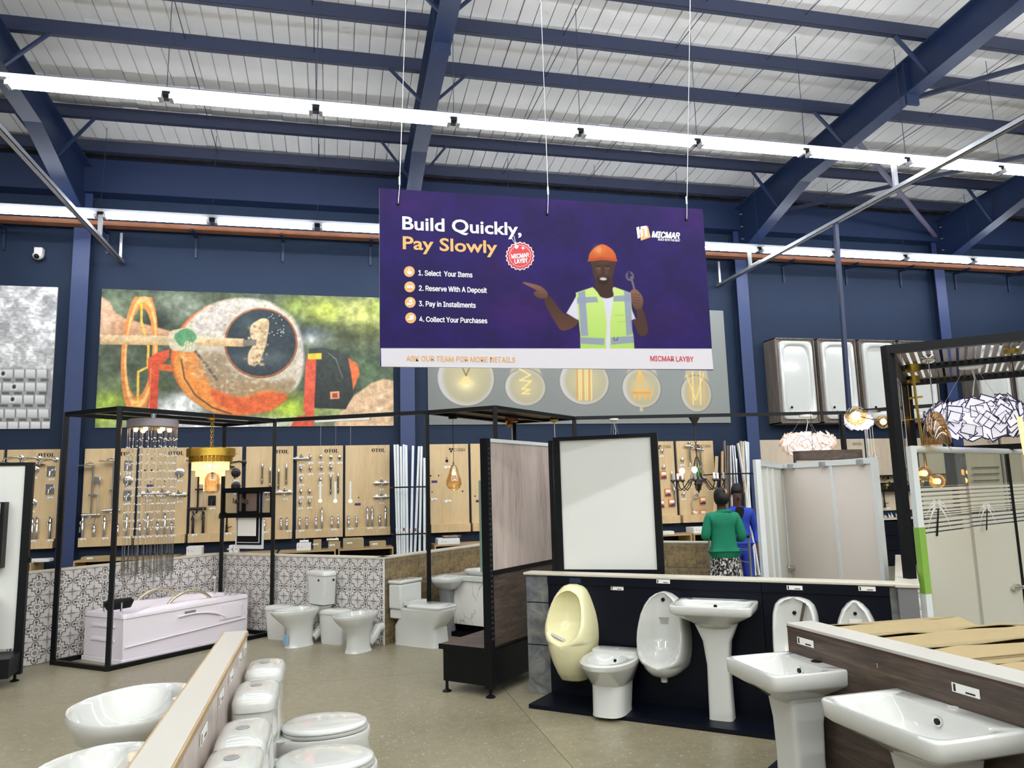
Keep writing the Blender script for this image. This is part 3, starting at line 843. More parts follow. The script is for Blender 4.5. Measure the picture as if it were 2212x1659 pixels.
# ------------------------------------------------------------------ hanging sign
SY = 4.95
tl, tr_, bl, br_ = wy(816, 411, SY), wy(1517, 448, SY), wy(824, 795, SY), wy(1541, 797, SY)
x0, x1, z0, z1 = (tl.x+bl.x)/2, (tr_.x+br_.x)/2, (bl.z+br_.z)/2, (tl.z+tr_.z)/2
sg = thing('hanging_sign', 'large purple printed sign hanging on wires from the roof', 'sign', ((x0+x1)/2, SY, z0))
lx = sg.location.x
MB().box((x0-lx, 0.0, 0), (x1-lx, 0.016, z1-z0)).build('board', M_WHITE, sg)
C = Canvas(SY-0.002, x0, x1, z0, z1, 640, 330, (740, 560), 2.962)
C.a[:] = np.array((34, 18, 92))/255
for c, rx, ry, op in [((1150, 330), 260, 150, .45), ((2050, 380), 200, 120, .3), ((1500, -420), 380, 90, .4), ((2250, -330), 200, 200, .45), ((420, -360), 200, 90, .35), ((1000, 60), 120, 90, .25), ((1650, 520), 300, 80, .25)]:
    C.glow(c, rx, ry, (78, 26, 108), op)
C.glow((560, 200), 300, 160, (24, 16, 86), .6)
C.noise(40, .12); C.noise(12, .06)
SK, SKL = (70, 45, 36), (146, 104, 84)
C.poly([(1290, 252), (1330, 240), (1375, 300), (1425, 352), (1505, 385), (1482, 432), (1405, 457), (1358, 400), (1308, 310)], SK, 1.5, sm=True, col2=(98, 64, 50))
C.poly([(1152, 150), (1172, 148), (1235, 162), (1275, 178), (1312, 215), (1306, 248), (1250, 248), (1222, 215), (1240, 200), (1190, 172)], SKL, 1.3, sm=True, col2=(96, 64, 52))
for y in (205, 222, 238): C.line([(1222, y), (1262, y+2)], 1, (60, 38, 32), 1.2, .7)
C.poly([(1500, 225), (1470, 280), (1432, 345), (1508, 390), (1530, 300)], (226, 226, 238), 1.5)
C.poly([(1838, 290), (1876, 384), (1836, 392)], (214, 214, 228), 1.5)
C.poly([(1858, 390), (1884, 380), (1878, 310), (1918, 315), (1952, 430), (1945, 482), (1900, 484)], (78, 50, 42), 1.5, sm=True)
C.line([(1845, 115), (1856, 150), (1872, 215)], 4, (120, 112, 124)); C.ell((1838, 108), 20, 24, (110, 100, 112), 1.2, ring=4); C.poly([(1822, 84), (1842, 78), (1840, 104), (1830, 108)], (46, 27, 100), 1.5)
C.poly([(1843, 204), (1880, 194), (1922, 248), (1914, 312), (1872, 318), (1846, 262)], SKL, 1.3, sm=True, col2=(98, 66, 54))
for y in (222, 240, 258, 276): C.line([(1856, y), (1900, y+8)], 1, (70, 44, 38), 1.2, .7)
C.poly([(1600, 190), (1740, 180), (1740, 575), (1600, 575)], (226, 226, 240), 1.5)
C.poly([(1625, 120), (1722, 120), (1728, 200), (1738, 232), (1692, 250), (1645, 236), (1615, 190)], (62, 40, 32), 1.5, sm=True)
V = (214, 240, 138)
C.poly([(1492, 214), (1600, 178), (1630, 210), (1672, 275), (1690, 400), (1684, 577), (1522, 577), (1520, 480), (1505, 330)], V, 1.5, col2=(186, 226, 110))
C.poly([(1736, 176), (1842, 214), (1852, 330), (1838, 400), (1860, 480), (1868, 577), (1712, 577), (1712, 400), (1732, 260)], V, 1.5, col2=(186, 226, 110))
R_ = (150, 160, 190)
for q in ([(1506, 214), (1552, 198), (1572, 490), (1526, 492)], [(1500, 244), (1626, 240), (1636, 274), (1500, 284)], [(1800, 200), (1842, 215), (1856, 480), (1816, 490)], [(1734, 236), (1844, 228), (1848, 270), (1732, 270)],
          [(1519, 500), (1676, 505), (1674, 549), (1524, 540)], [(1716, 500), (1862, 490), (1864, 535), (1718, 547)]): C.poly(q, R_, 1.3, .9)
C.line([(1740, 360), (1830, 355)], 1, (170, 190, 110)); C.line([(1760, 400), (1820, 400), (1820, 370)], 1, (150, 170, 110), 1.2, .6)
C.line([(1735, 500), (1738, 518), (1756, 518), (1760, 500)], 1.2, (60, 60, 70))
C.poly([(1596, 0), (1738, 0), (1738, 70), (1726, 115), (1700, 152), (1662, 168), (1630, 150), (1606, 110), (1598, 60)], (72, 46, 37), 1.5, sm=True)
C.glow((1640, 70), 16, 26, (112, 76, 60), .7); C.glow((1690, 80), 12, 22, (112, 76, 60), .6); C.glow((1668, 20), 40, 12, (98, 66, 54), .5)
C.poly([(1630, 118), (1668, 108), (1706, 118), (1700, 150), (1664, 166), (1634, 148)], (36, 22, 18), 5, .8, sm=True)
C.ell((1668, 126), 22, 9, (226, 216, 214), 1.5); C.line([(1646, 116), (1668, 112), (1690, 116)], 1.5, (110, 60, 56))
for x in (1636, 1694): C.line([(x-14, 44), (x+14, 44)], 1.5, (26, 16, 14)); C.ell((x, 58), 10, 4, (190, 180, 176), 1.2, .8); C.ell((x, 58), 4, 4, (20, 12, 10), 1)
C.line([(1664, 60), (1660, 92), (1676, 94)], 1.3, (44, 28, 24), 1.4, .8)
C.poly([(1574, 0), (1580, -36), (1610, -72), (1662, -96), (1714, -72), (1744, -36), (1752, 0), (1752, 14), (1660, 4), (1574, 14)], (226, 118, 52), 1.5, col2=(206, 92, 40), sm=True)
C.glow((1640, -60), 30, 26, (250, 176, 120), .7)
C.poly([(1570, 0), (1660, -14), (1756, 0), (1756, 14), (1660, 4), (1570, 14)], (190, 80, 38), 1.3)
C.line([(1662, -94), (1662, -20)], 1.5, (196, 92, 44), 2, .7)
C.poly([(244, 569), (2362, 572), (2375, 705), (248, 696)], (236, 233, 240), 1.2)
C.a *= .86
C.build('print', sg, 0)
M_TW, M_TO, M_TR = flat('sign_white', '#f2f0f4'), flat('sign_orange', '#e0a763'), flat('sign_red', '#c7333c')
def sgp(px, py): w = wy(px, py, SY); return w.x-lx, w.z-z0
def stext(txt, xa, xb, ytop, ybase, m, bold=0.008, ref='B', rot=0.0, name='lettering', yy=-0.004, grotesk=True):
    (u0, w0), (u1, _), (_, w1) = sgp(xa, ybase), sgp(xb, ybase), sgp(xa, ytop)
    return text_fit(txt, u0, u1, w0, w1, yy, m, sg, bold, name, ref, rot, grotesk)
stext('Build Quickly,', 869, 1126, 467.6, 496, M_TW, 0.02, grotesk=False)
stext('Pay Slowly', 870, 1074, 510.5, 538.5, M_TO, 0.02, grotesk=False)
stext('1. Select  Your Items', 904, 1020, 584, 595, M_TW)
stext('2. Reserve With A Deposit', 905, 1051, 617, 628, M_TW)
stext('3. Pay in Installments', 905, 1027, 650.5, 661.5, M_TW)
stext('4. Collect Your Purchases', 906, 1052, 684, 695, M_TW)
stext('ASK OUR TEAM FOR MORE DETAILS', 878, 1113, 768.5, 779.8, M_TO, 0.006)
stext('MICMAR LAYBY', 1405, 1498, 769, 780, M_TR, 0.006)
def shear(o, k):
    me = o.data; n = len(me.vertices); a = np.empty(n*3); me.vertices.foreach_get('co', a); a = a.reshape(-1, 3)
    a[:, 0] += (a[:, 2]-a[:, 2].min())*k; me.vertices.foreach_set('co', a.ravel()); me.update()
shear(stext('MICMAR', 1408, 1466, 500, 513, M_TW, 0.016), 0.22)
shear(stext('BUILD WITH THE BEST', 1421, 1468, 515.5, 519.8, M_TW, 0.008), 0.2)
def splate(name, pts, m, y=-0.004):
    q = [sgp(*p) for p in pts]
    return MB().prism(q, y, y+0.0015).build(name, m, sg)
splate('logo_square', [(1381, 496), (1399, 489), (1405, 513), (1384, 520)], M_TO)
splate('logo_block', [(1374, 492), (1380, 490), (1382, 514), (1377, 516)], M_TW, -0.006)
splate('logo_block', [(1383, 490), (1396, 488), (1396, 494), (1383, 496)], M_TW, -0.006)
splate('logo_block', [(1382, 497), (1387, 497), (1388, 510), (1384, 514)], M_TW, -0.006)
splate('logo_block', [(1391, 495), (1397, 494), (1398, 512), (1393, 512)], M_TW, -0.006)
def star(c, r0, r1, n): return [(c[0]+(r0 if i % 2 else r1)*math.cos(PI*i/n), c[1]+(r0 if i % 2 else r1)*math.sin(PI*i/n)) for i in range(2*n)]
splate('badge_edge', star((1123, 553.5), 28.5, 31.5, 20), M_TW, -0.004)
splate('badge', star((1123, 553.5), 26.5, 29.5, 20), M_TR, -0.006)
splate('badge_line', star((1123, 553.5), 22.2, 24.5, 20), M_TW, -0.0075)
splate('badge_face', star((1123, 553.5), 21.4, 23.6, 20), M_TR, -0.009)
stext('MICMAR', 1104, 1142, 548, 557, M_TW, 0.012, rot=0.14, yy=-0.011); stext('LAYBY', 1111, 1139, 559, 568.5, M_TW, 0.012, rot=0.14, yy=-0.011)
splate('badge_hole', star((1115, 534), 4.2, 4.2, 8), M_TW, -0.0105)
splate('badge_sparkle', [(1129, 532), (1130.2, 536), (1134, 537), (1130.2, 538), (1129, 542), (1127.8, 538), (1124, 537), (1127.8, 536)], M_TW, -0.0105)
for q in ([(1104, 514), (1105, 514), (1116, 533), (1115, 533)], [(1109, 510), (1110, 510), (1115.5, 532), (1114.5, 532)]): splate('badge_string', q, M_TW, -0.008)
for k, (x, y) in enumerate([(884, 587), (885, 620), (886, 653.5), (887, 687)]):
    splate('icon_disc', star((x, y), 11.6, 11.6, 14), M_TO)
    if k == 0: g = [(x-3, y+6), (x-6, y), (x-4, y-1), (x-2, y+2), (x-2, y-6), (x, y-6), (x, y-1), (x+5, y), (x+5, y+3), (x+3, y+7)]
    elif k == 1: stext('30%', x-7, x+7, y-3, y+3, M_TW, 0.02, ref='3', yy=-0.007); continue
    elif k == 2: g = [(x-7, y+2), (x-3, y+1), (x, y+2), (x+6, y+1), (x+6, y+3), (x+1, y+6), (x-7, y+6)]; splate('icon_coin', star((x+1, y-3), 3.6, 3.6, 8), M_TW, -0.007)
    else: g = [(x-7, y+3), (x-2, y+2), (x-2, y-5), (x+6, y-5), (x+6, y+3), (x, y+5), (x-7, y+5)]
    splate('icon_glyph', g, M_TW, -0.007)
# suspension: wires to the roof, clips
for (xa, ya, xt) in ((860, 440, 877), (1182, 462, 1169), (1482, 474, 1492)):
    u, w = sgp(xa, ya)
    b = MB(); top = wy(xt, 0, SY); b.tube([(u, -0.012, w), (u+0.01, -0.008, z1-z0+0.02), (top.x-lx, 0.01, top.z-z0), (top.x-lx+(0.02 if xt != 877 else 0.05), 0.02, roofz(SY)-z0-0.05)], 0.0028, 5)
    b.build('suspension_wire', M_GALV, sg)
    MB().lathe([(0.011, -0.006), (0.011, 0.002)], (u, -0.008, w), 10, 'y').build('eyelet', M_MBLACK, sg)
    b = MB(); b.cyl((u+0.01, -0.008, z1-z0+0.03), (u+0.01, -0.006, z1-z0+0.09), 0.007, 6); b.build('wire_clamp', M_GALV, sg)
# ------------------------------------------------------------------ oak display boards on the navy wall
BT, BB, LT = 2.485, 0.975, 1.115
M_BK2 = mat('black_fitting', '#0e0e10', 0.3)
M_TAG = M_PAPER
M_PURP = flat('purple_label', '#3c2b62'); M_ORNG = flat('orange_pack', '#d9822b'); M_YEL = flat('yellow_sticker', '#e3c94c')
M_BOXW = mat('white_box', '#e9e8e4', 0.5)
boards = {}
def serif_o(cx, w, h, t, z):
    o = [(cx+w/2*math.cos(2*PI*i/20), z+h/2+h/2*math.sin(2*PI*i/20)) for i in range(21)]
    i_ = [(cx+(w/2-t)*math.cos(2*PI*i/20), z+h/2+(h/2-0.005)*math.sin(2*PI*i/20)) for i in range(21)]
    return o + i_[::-1]
def letters_otol(x1, z, p, y):
    h, w = 0.062, 0.058
    b = MB(); x = x1-0.235
    b.prism(serif_o(x, w, h, 0.019, z), y, y+0.003)
    x += 0.058
    b.prism([(x-0.026, z+h), (x+0.026, z+h), (x+0.027, z+h-0.018), (x+0.020, z+h-0.006), (x+0.008, z+h-0.006), (x+0.008, z+0.004), (x+0.015, z), (x-0.015, z), (x-0.008, z+0.004), (x-0.008, z+h-0.006), (x-0.020, z+h-0.006), (x-0.027, z+h-0.018)], y, y+0.003)
    x += 0.06
    b.prism(serif_o(x, w, h, 0.019, z), y, y+0.003)
    x += 0.04
    b.prism([(x-0.006, z+h), (x+0.022, z+h), (x+0.016, z+h-0.005), (x+0.016, z+0.006), (x+0.034, z+0.006), (x+0.042, z+0.02), (x+0.042, z), (x-0.006, z), (x, z+0.005), (x, z+h-0.005)], y, y+0.003)
    b.build('lettering', M_INK, p)
def board(key, x0, x1, logo, zt=BT, zb=BB, ledge=True, desc='light oak display board', m=None):
    m = m or M_OAK
    t = thing('display_board', desc, 'display board', ((x0+x1)/2, D, zb), 0, 'oak display boards on the wall')
    w = (x1-x0)/2
    MB().box((-w, -0.05, 0), (w, 0, zt-zb)).build('panel', m, t, bevel=0.002)
    if ledge: MB().box((-w, -0.16, 0), (w, -0.05, LT-zb)).build('ledge_box', m, t, bevel=0.002)
    if logo == 'OTOL': letters_otol(w-0.04, zt-zb-0.12, t, -0.0535)
    elif logo:
        sx = {'COBRA': 0.20, 'BRIMIX': 0.22}[logo]
        text_fit(logo, w-0.05-sx, w-0.05, zt-zb-0.13, zt-zb-0.075, -0.0515, M_INK, t, 0.0, ref='B')
        if logo == 'COBRA':
            b = MB(); cx, cz = w-0.05-sx-0.05, zt-zb-0.1
            for k in range(3):
                a = 2*PI*k/3+0.5; b.prism([(cx+0.026*math.cos(a)+0.02*math.cos(q), cz+0.026*math.sin(a)+0.02*math.sin(q)) for q in [2*PI*i/10 for i in range(10)]], -0.053, -0.0505-0.0002*k)
            b.build('logo', M_INK, t)
    boards[key] = t
    return t
BX = [('a', -5.72, -4.95, None), ('A', -4.90, -4.166, 'OTOL'), ('B', -3.819, -3.075, 'OTOL'), ('C', -3.03, -2.30, 'OTOL'), ('D', -2.255, -1.483, 'OTOL'), ('E', -1.42, -0.676, 'OTOL'), ('F', -0.617, 0.132, 'OTOL'), ('G', 0.171, 0.91, 'OTOL')]
names = {}
for i, (k, x0, x1, lg) in enumerate(BX):
    nm = f'{ordn(i)} oak board from the left'
    names[k] = nm
    board(k, x0, x1, lg, desc=f'light oak display board with ledge, {ordn(i)} from the left on the navy wall')
for i, (k, x0, x1) in enumerate([('H', 1.597, 2.276), ('I', 2.318, 3.03), ('J', 3.08, 3.80), ('K', 5.46, 6.187), ('L', 6.244, 7.0)]):
    w_ = ['right of the pale profiles', 'left of brown wood panel', 'between the tall stands', 'right of tall white panel', 'behind the iron chandelier'][i]
    names[k] = 'oak board ' + w_
    board(k, x0, x1, 'COBRA', desc=f'light oak display board {w_}')
M_OAKP = wood('pale_oak', [(0.25, '#b9a790'), (0.5, '#cbbba4'), (0.75, '#d6c9b4')], (9, 9, 0.9))
for i, (k, x0, x1) in enumerate([('M', 7.95, 8.70), ('N', 8.77, 9.52), ('O', 9.57, 10.33), ('P', 10.40, 11.25), ('Q', 11.32, 12.2), ('R', 12.45, 13.60), ('S', 13.68, 14.8)]):
    names[k] = f'pale board {ordn(i)} right of the profiles'
    board(k, x0, x1, 'BRIMIX', zb=0.95 if k in 'RS' else 1.60, ledge=False, desc=f'pale oak display board below the hung bathtubs, {ordn(i)} right of the dark profiles', m=M_OAKP)

# fittings -----------------------------------------------------------
def f_tap(m, h=0.17):
    t = thing('basin_tap', '', 'tap')
    b = MB(); b.lathe([(0.028, 0), (0.028, 0.01), (0.02, 0.015), (0.02, h), (0.016, h+0.006)], n=14); b.build('body', m, t, smooth=40)
    MB().tube([(0, 0, h*0.78), (0, -0.05, h*0.85), (0, -0.11, h*0.8), (0, -0.118, h*0.7)], [0.015, 0.013, 0.012, 0.012], 10).build('spout', m, t, smooth=50)
    MB().bar((0, 0.01, h+0.02), (0, -0.07, h+0.045), 0.022, 0.009).box((-0.018, -0.018, h), (0.018, 0.018, h+0.028)).build('lever', m, t, bevel=0.003)
    return t
def f_tall(m): return f_tap(m, 0.30)
def f_goose(m):
    t = thing('kitchen_tap', '', 'tap')
    MB().lathe([(0.028, 0), (0.028, 0.02), (0.018, 0.03), (0.018, 0.12)], n=12).build('body', m, t, smooth=40)
    MB().tube([(0, 0, 0.1), (0, 0, 0.27)]+[(-0.055+0.055*math.cos(a), -0.03*math.sin(a), 0.27+0.055*math.sin(a)) for a in (0.5, 1.0, 1.57, 2.1, 2.6, 3.14)]+[(-0.11, 0, 0.22)], 0.013, 8).build('spout', m, t, smooth=50)
    MB().bar((0.015, 0, 0.07), (0.08, -0.01, 0.09), 0.012).build('lever', m, t)
    return t
def f_bar(m):
    t = thing('bath_mixer', '', 'mixer')
    MB().cyl((-0.13, -0.05, 0), (0.13, -0.05, 0), 0.02, 12).build('body', m, t, smooth=40)
    b = MB()
    for s in (-1, 1): b.lathe([(0.035, 0), (0.034, -0.012), (0.018, -0.016), (0.018, -0.04)], (s*0.075, 0, 0), 12, 'y')
    b.build('wall_flange', m, t, smooth=40)
    MB().tube([(0, -0.06, -0.01), (0, -0.11, -0.03), (0, -0.13, -0.06)], 0.014, 8).build('spout', m, t, smooth=50)
    MB().box((-0.025, -0.075, 0.015), (0.025, -0.025, 0.05)).bar((0, -0.05, 0.05), (0, -0.12, 0.075), 0.02, 0.008).build('lever', m, t, bevel=0.003)
    return t
def f_plate(m):
    t = thing('concealed_mixer', '', 'mixer')
    MB().lathe([(0.075, 0), (0.074, -0.008), (0.06, -0.012), (0.03, -0.013), (0.03, -0.05), (0.026, -0.055)], n=22, axis='y').build('round_plate', m, t, smooth=40)
    MB().bar((0, -0.045, 0.0), (-0.012, -0.07, -0.1), 0.018, 0.012).build('lever', m, t, bevel=0.003)
    return t
def f_sq(m):
    t = thing('concealed_mixer', '', 'mixer')
    MB().box((-0.06, -0.01, -0.08), (0.06, 0, 0.08)).build('square_plate', m, t, bevel=0.008)
    MB().box((-0.028, -0.05, -0.03), (0.028, -0.008, 0.03)).build('body', m, t, bevel=0.006)
    MB().bar((0, -0.045, 0), (0, -0.06, -0.075), 0.03, 0.012).build('lever', m, t, bevel=0.003)
    return t
def f_knob(m):
    t = thing('stop_valve', '', 'valve')
    MB().lathe([(0.03, 0), (0.028, -0.006), (0.012, -0.008), (0.012, -0.06)], n=12, axis='y').build('stem', m, t, smooth=40)
    MB().lathe([(0.012, -0.03), (0.024, -0.0), (0.02, 0.03), (0.008, 0.045)], (0, -0.055, 0.01), 8).build('handle', m, t)
    MB().cyl((0, -0.05, 0), (0, -0.05, -0.05), 0.011, 8).build('outlet', m, t, smooth=40)
    return t
def f_spout(m):
    t = thing('waste_fitting', '', 'fitting')
    MB().lathe([(0.012, -0.17), (0.016, -0.16), (0.016, 0.05), (0.02, 0.06), (0.02, 0.12), (0.014, 0.16), (0.006, 0.19)], (0, -0.03, 0), 12).build('tube', m, t, smooth=40)
    MB().lathe([(0.024, -0.12), (0.024, -0.1)], (0, -0.03, 0), 10).build('collar', m, t)
    return t
def f_arm(m):
    t = thing('shower_fitting', '', 'shower head')
    MB().tube([(0.12, 0, 0), (0.12, -0.02, 0.0), (0.05, -0.03, 0.02), (-0.08, -0.04, 0.0), (-0.1, -0.04, -0.03)], 0.011, 8).build('arm', m, t, smooth=50)
    MB().lathe([(0.04, 0), (0.04, -0.008), (0.015, -0.012)], (0.12, 0, 0), 14, 'y').build('wall_flange', m, t, smooth=40)
    MB().lathe([(0.012, 0.02), (0.02, 0.0), (0.085, -0.012), (0.085, -0.022)], (-0.1, -0.06, -0.05), 18).build('head', m, t, smooth=40)
    return t
def f_shower(m):
    t = thing('shower_set', '', 'shower')
    MB().cyl((0, -0.05, -0.38), (0, -0.05, 0.36), 0.014, 10).build('riser_rail', m, t, smooth=40)
    MB().tube([(0, -0.05, 0.34), (0, -0.06, 0.40), (-0.02, -0.14, 0.41), (-0.06, -0.18, 0.39)], 0.011, 8).build('arm', m, t, smooth=50)
    MB().box((-0.16, -0.26, 0.36), (0.04, -0.08, 0.375)).build('overhead_rose', m, t, bevel=0.005)
    MB().box((0.03, -0.10, 0.08), (0.12, -0.075, 0.19)).build('hand_shower', m, t, bevel=0.008)
    MB().box((-0.04, -0.09, -0.1), (0.09, -0.05, -0.075)).build('slider', m, t, bevel=0.004)
    MB().tube([(0.075, -0.085, 0.08), (0.085, -0.08, -0.2), (0.09, -0.09, -0.4), (0.06, -0.1, -0.52), (-0.03, -0.1, -0.55), (-0.07, -0.1, -0.46), (-0.03, -0.08, -0.41)], 0.007, 6).build('hose', M_GALV, t, smooth=60)
    MB().cyl((-0.13, -0.06, -0.39), (0.13, -0.06, -0.39), 0.022, 12).build('mixer_body', m, t, smooth=40)
    MB().bar((0, -0.08, -0.42), (0, -0.16, -0.46), 0.03, 0.014).build('lever', m, t, bevel=0.003)
    return t
def f_flush(m):
    t = thing('flush_valve', '', 'valve')
    MB().tube([(0.0, -0.06, 0.16), (0.0, -0.06, -0.1), (0.02, -0.05, -0.16), (-0.01, -0.05, -0.22)], 0.022, 10).build('pipe', m, t, smooth=50)
    MB().cyl((-0.09, -0.06, 0.15), (0.07, -0.06, 0.13), 0.028, 12).build('valve_body', m, t, smooth=40)
    MB().lathe([(0.03, -0.02), (0.034, 0.0), (0.02, 0.02)], (0, -0.06, 0.2), 10).build('cap', m, t, smooth=40)
    return t
def f_hose(m):
    t = thing('bidet_spray', '', 'spray')
    MB().tube([(-0.02, -0.03, -0.2), (-0.07, -0.03, -0.05), (0.0, -0.03, 0.06)]+[(0.03+0.05*math.cos(a), -0.03-0.004*a, 0.09+0.05*math.sin(a)) for a in np.linspace(-2, 9, 22)], 0.008, 6).build('hose', M_GALV, t, smooth=60)
    MB().prism([(-0.06, -0.2), (-0.02, -0.17), (0.04, -0.2), (-0.01, -0.24)], -0.05, -0.02).build('spray_head', M_BOXW, t)
    return t
def f_pack(m):
    t = thing('blister_pack', '', 'pack')
    MB().box((-0.06, -0.02, -0.075), (0.06, 0, 0.075)).build('card', M_ORNG, t, bevel=0.003)
    MB().box((-0.04, -0.024, 0.005), (0.05, -0.019, 0.055)).build('white_label', M_PAPER, t)
    MB().prism([(-0.052, -0.06), (0.055, -0.06), (0.055, -0.035), (0.02, -0.012), (-0.02, -0.03), (-0.052, -0.028)], -0.025, -0.019).build('dark_fitting_print', M_PURP, t)
    return t
MK = dict(tap=(f_tap, 'basin tap'), tall=(f_tall, 'tall basin tap'), goose=(f_goose, 'gooseneck kitchen tap'), bar=(f_bar, 'wall bath mixer'), plate=(f_plate, 'round plate concealed mixer'), sq=(f_sq, 'square plate concealed mixer'),
          knob=(f_knob, 'small angle stop valve'), spout=(f_spout, 'slim tubular waste fitting'), arm=(f_arm, 'shower arm with round head'), shower=(f_shower, 'shower column with hose'), flush=(f_flush, 'exposed flush valve'), hose=(f_hose, 'coiled hose spray'), pack=(f_pack, 'orange packet'))
proto = {}
tag_me = MB().box((-0.05, -0.002, -0.014), (0.05, 0, 0.014)); tag_ink = MB().box((-0.044, -0.0025, -0.011), (-0.036, -0.0015, 0.011)).box((0.0, -0.0025, -0.009), (0.035, -0.0015, -0.004))
_tag = None
def price_tag(p, x, y, z, sc=1.0):
    """small printed price ticket stuck on a thing: one of its parts"""
    global _tag
    if _tag is None:
        a = tag_me.build('price_tag', M_TAG); b = tag_ink.build('print', M_INK, a); _tag = (a.data, b.data)
        bpy.data.objects.remove(b); bpy.data.objects.remove(a)
    a = bpy.data.objects.new('price_tag', _tag[0]); b = bpy.data.objects.new('print', _tag[1])
    for o in (a, b): COL.objects.link(o)
    a.parent = p; b.parent = a; a.location = (x, y, z); a.scale = (sc,)*3
    return a
def fittings(key, items, org, sc, col='chrome'):
    bo = boards[key]; pts = []
    for it in items:
        ty, cx, cy = it[0], org[0]+it[1]/sc, org[1]+it[2]/sc
        c = it[3] if len(it) > 3 else col
        w = wy(cx, cy, D-0.05)
        pts.append([ty, w.x, w.z, c])
    rows = []
    for p in sorted(pts, key=lambda p: -p[2]):
        for r in rows:
            if abs(r[0][2]-p[2]) < 0.10: r.append(p); break
        else: rows.append([p])
    for ri, r in enumerate(rows):
        r.sort(key=lambda p: p[1])
        for ci, (ty, x, z, c) in enumerate(r):
            fn, ds = MK[ty]; kk = (ty, c)
            m = M_CHROME if c == 'chrome' else M_BK2
            stand = ty in ('tap', 'tall', 'goose')
            loc = (x, D-0.105, LT) if stand else (x, D-0.05, z)
            cw = '' if ty == 'pack' else ('chrome ' if c == 'chrome' else 'black ')
            where = 'only one' if len(rows) == 1 and len(r) == 1 else f'row {["one","two","three","four","five","six","seven","eight"][ri]} place {["one","two","three","four","five","six","seven","eight"][ci]},'
            lab = f'{cw}{ds}, {where} {names[key]}'
            if kk not in proto:
                o = fn(m); proto[kk] = o; o.location = loc; o['label'] = lab
            else: o = inst(proto[kk], loc, lab)
            o['group'] = f'fittings on the {names[key]}'
            lx_ = x-bo.location.x
            if ty in ('plate', 'sq'): price_tag(bo, lx_, -0.052, z-bo.location.z-0.125)
            elif ty == 'knob': price_tag(bo, lx_, -0.052, z-bo.location.z-0.09)
            elif ty == 'bar': price_tag(bo, lx_, -0.052, z-bo.location.z-0.11)
            elif stand and ci % 2 == 0: price_tag(bo, lx_+0.03, -0.162, LT-bo.location.z-0.02)
o4, o5, o6, o3 = (0, 900), (380, 900), (1380, 900), (740, 560)
fittings('A', [('arm', 130, 425), ('arm', 310, 430), ('arm', 490, 445), ('plate', 350, 545), ('sq', 525, 560), ('sq', 512, 745), ('plate', 325, 890), ('tall', 343, 1125), ('tall', 392, 1125), ('tall', 525, 1125)], o4, 4.74)
fittings('B', [('shower', 955, 745), ('shower', 1165, 700), ('tall', 855, 1100), ('tap', 975, 1140), ('tall', 1080, 1100), ('sq', 1315, 500), ('plate', 1312, 655), ('sq', 1305, 810), ('tap', 1215, 1130), ('tall', 1305, 1100)], o4, 4.74)
fittings('C', [('bar', 1520, 790), ('bar', 1670, 785), ('plate', 1840, 575), ('bar', 1835, 800), ('tap', 1440, 1130), ('tall', 1520, 1100), ('tap', 1620, 1130), ('tall', 1695, 1100), ('tap', 1765, 1130)], o4, 4.74)
fittings('D', [('shower', 235, 690), ('sq', 370, 860), ('plate', 615, 575), ('arm', 620, 470), ('plate', 615, 712), ('tall', 180, 1100), ('tall', 285, 1100), ('goose', 525, 1100)], o5, 4.74, 'black')
fittings('E', [('spout', 885, 580), ('spout', 965, 625), ('spout', 1052, 635), ('spout', 1132, 590), ('bar', 1115, 775), ('bar', 945, 780), ('tap', 905, 1090), ('tap', 1078, 1090), ('tap', 1138, 1090)], o5, 4.74)
fittings('F', [('bar', 1285, 430), ('knob', 1375, 420), ('knob', 1483, 415), ('knob', 1587, 420), ('knob', 1675, 420), ('knob', 1280, 540), ('knob', 1375, 535), ('knob', 1487, 530), ('knob', 1585, 525), ('knob', 1282, 645), ('knob', 1478, 650), ('spout', 1585, 690), ('spout', 1660, 680),
               ('knob', 1280, 770), ('knob', 1367, 770), ('knob', 1272, 885), ('knob', 1365, 880), ('tap', 1268, 1090), ('tap', 1340, 1090), ('tap', 1435, 1090), ('tall', 1495, 1090), ('tap', 1595, 1090), ('tap', 1660, 1090)], o5, 4.74)
fittings('G', [('bar', 247, 1432), ('bar', 247, 1520), ('tap', 38, 1640), ('tap', 88, 1640), ('tall', 158, 1640), ('tall', 188, 1640), ('tap', 235, 1640), ('tall', 273, 1640)], o3, 2.962)
fittings('K', [('knob', 222, 345), ('knob', 240, 510), ('pack', 242, 582), ('pack', 285, 757), ('pack', 220, 870), ('pack', 322, 860), ('spout', 325, 640), ('spout', 350, 800)], o6, 4.607)
fittings('L', [('flush', 492, 370), ('flush', 597, 400), ('knob', 425, 435), ('knob', 500, 650), ('knob', 437, 775), ('hose', 545, 840), ('pack', 555, 972), ('pack', 635, 967), ('pack', 632, 838), ('pack', 640, 620), ('pack', 415, 590)], o6, 4.607)
fittings('O', [('bar', 60, 560, 'black')], (1800, 900), 3.0)
fittings('P', [('goose', 200, 560, 'black')], (1840, 900), 3.0)
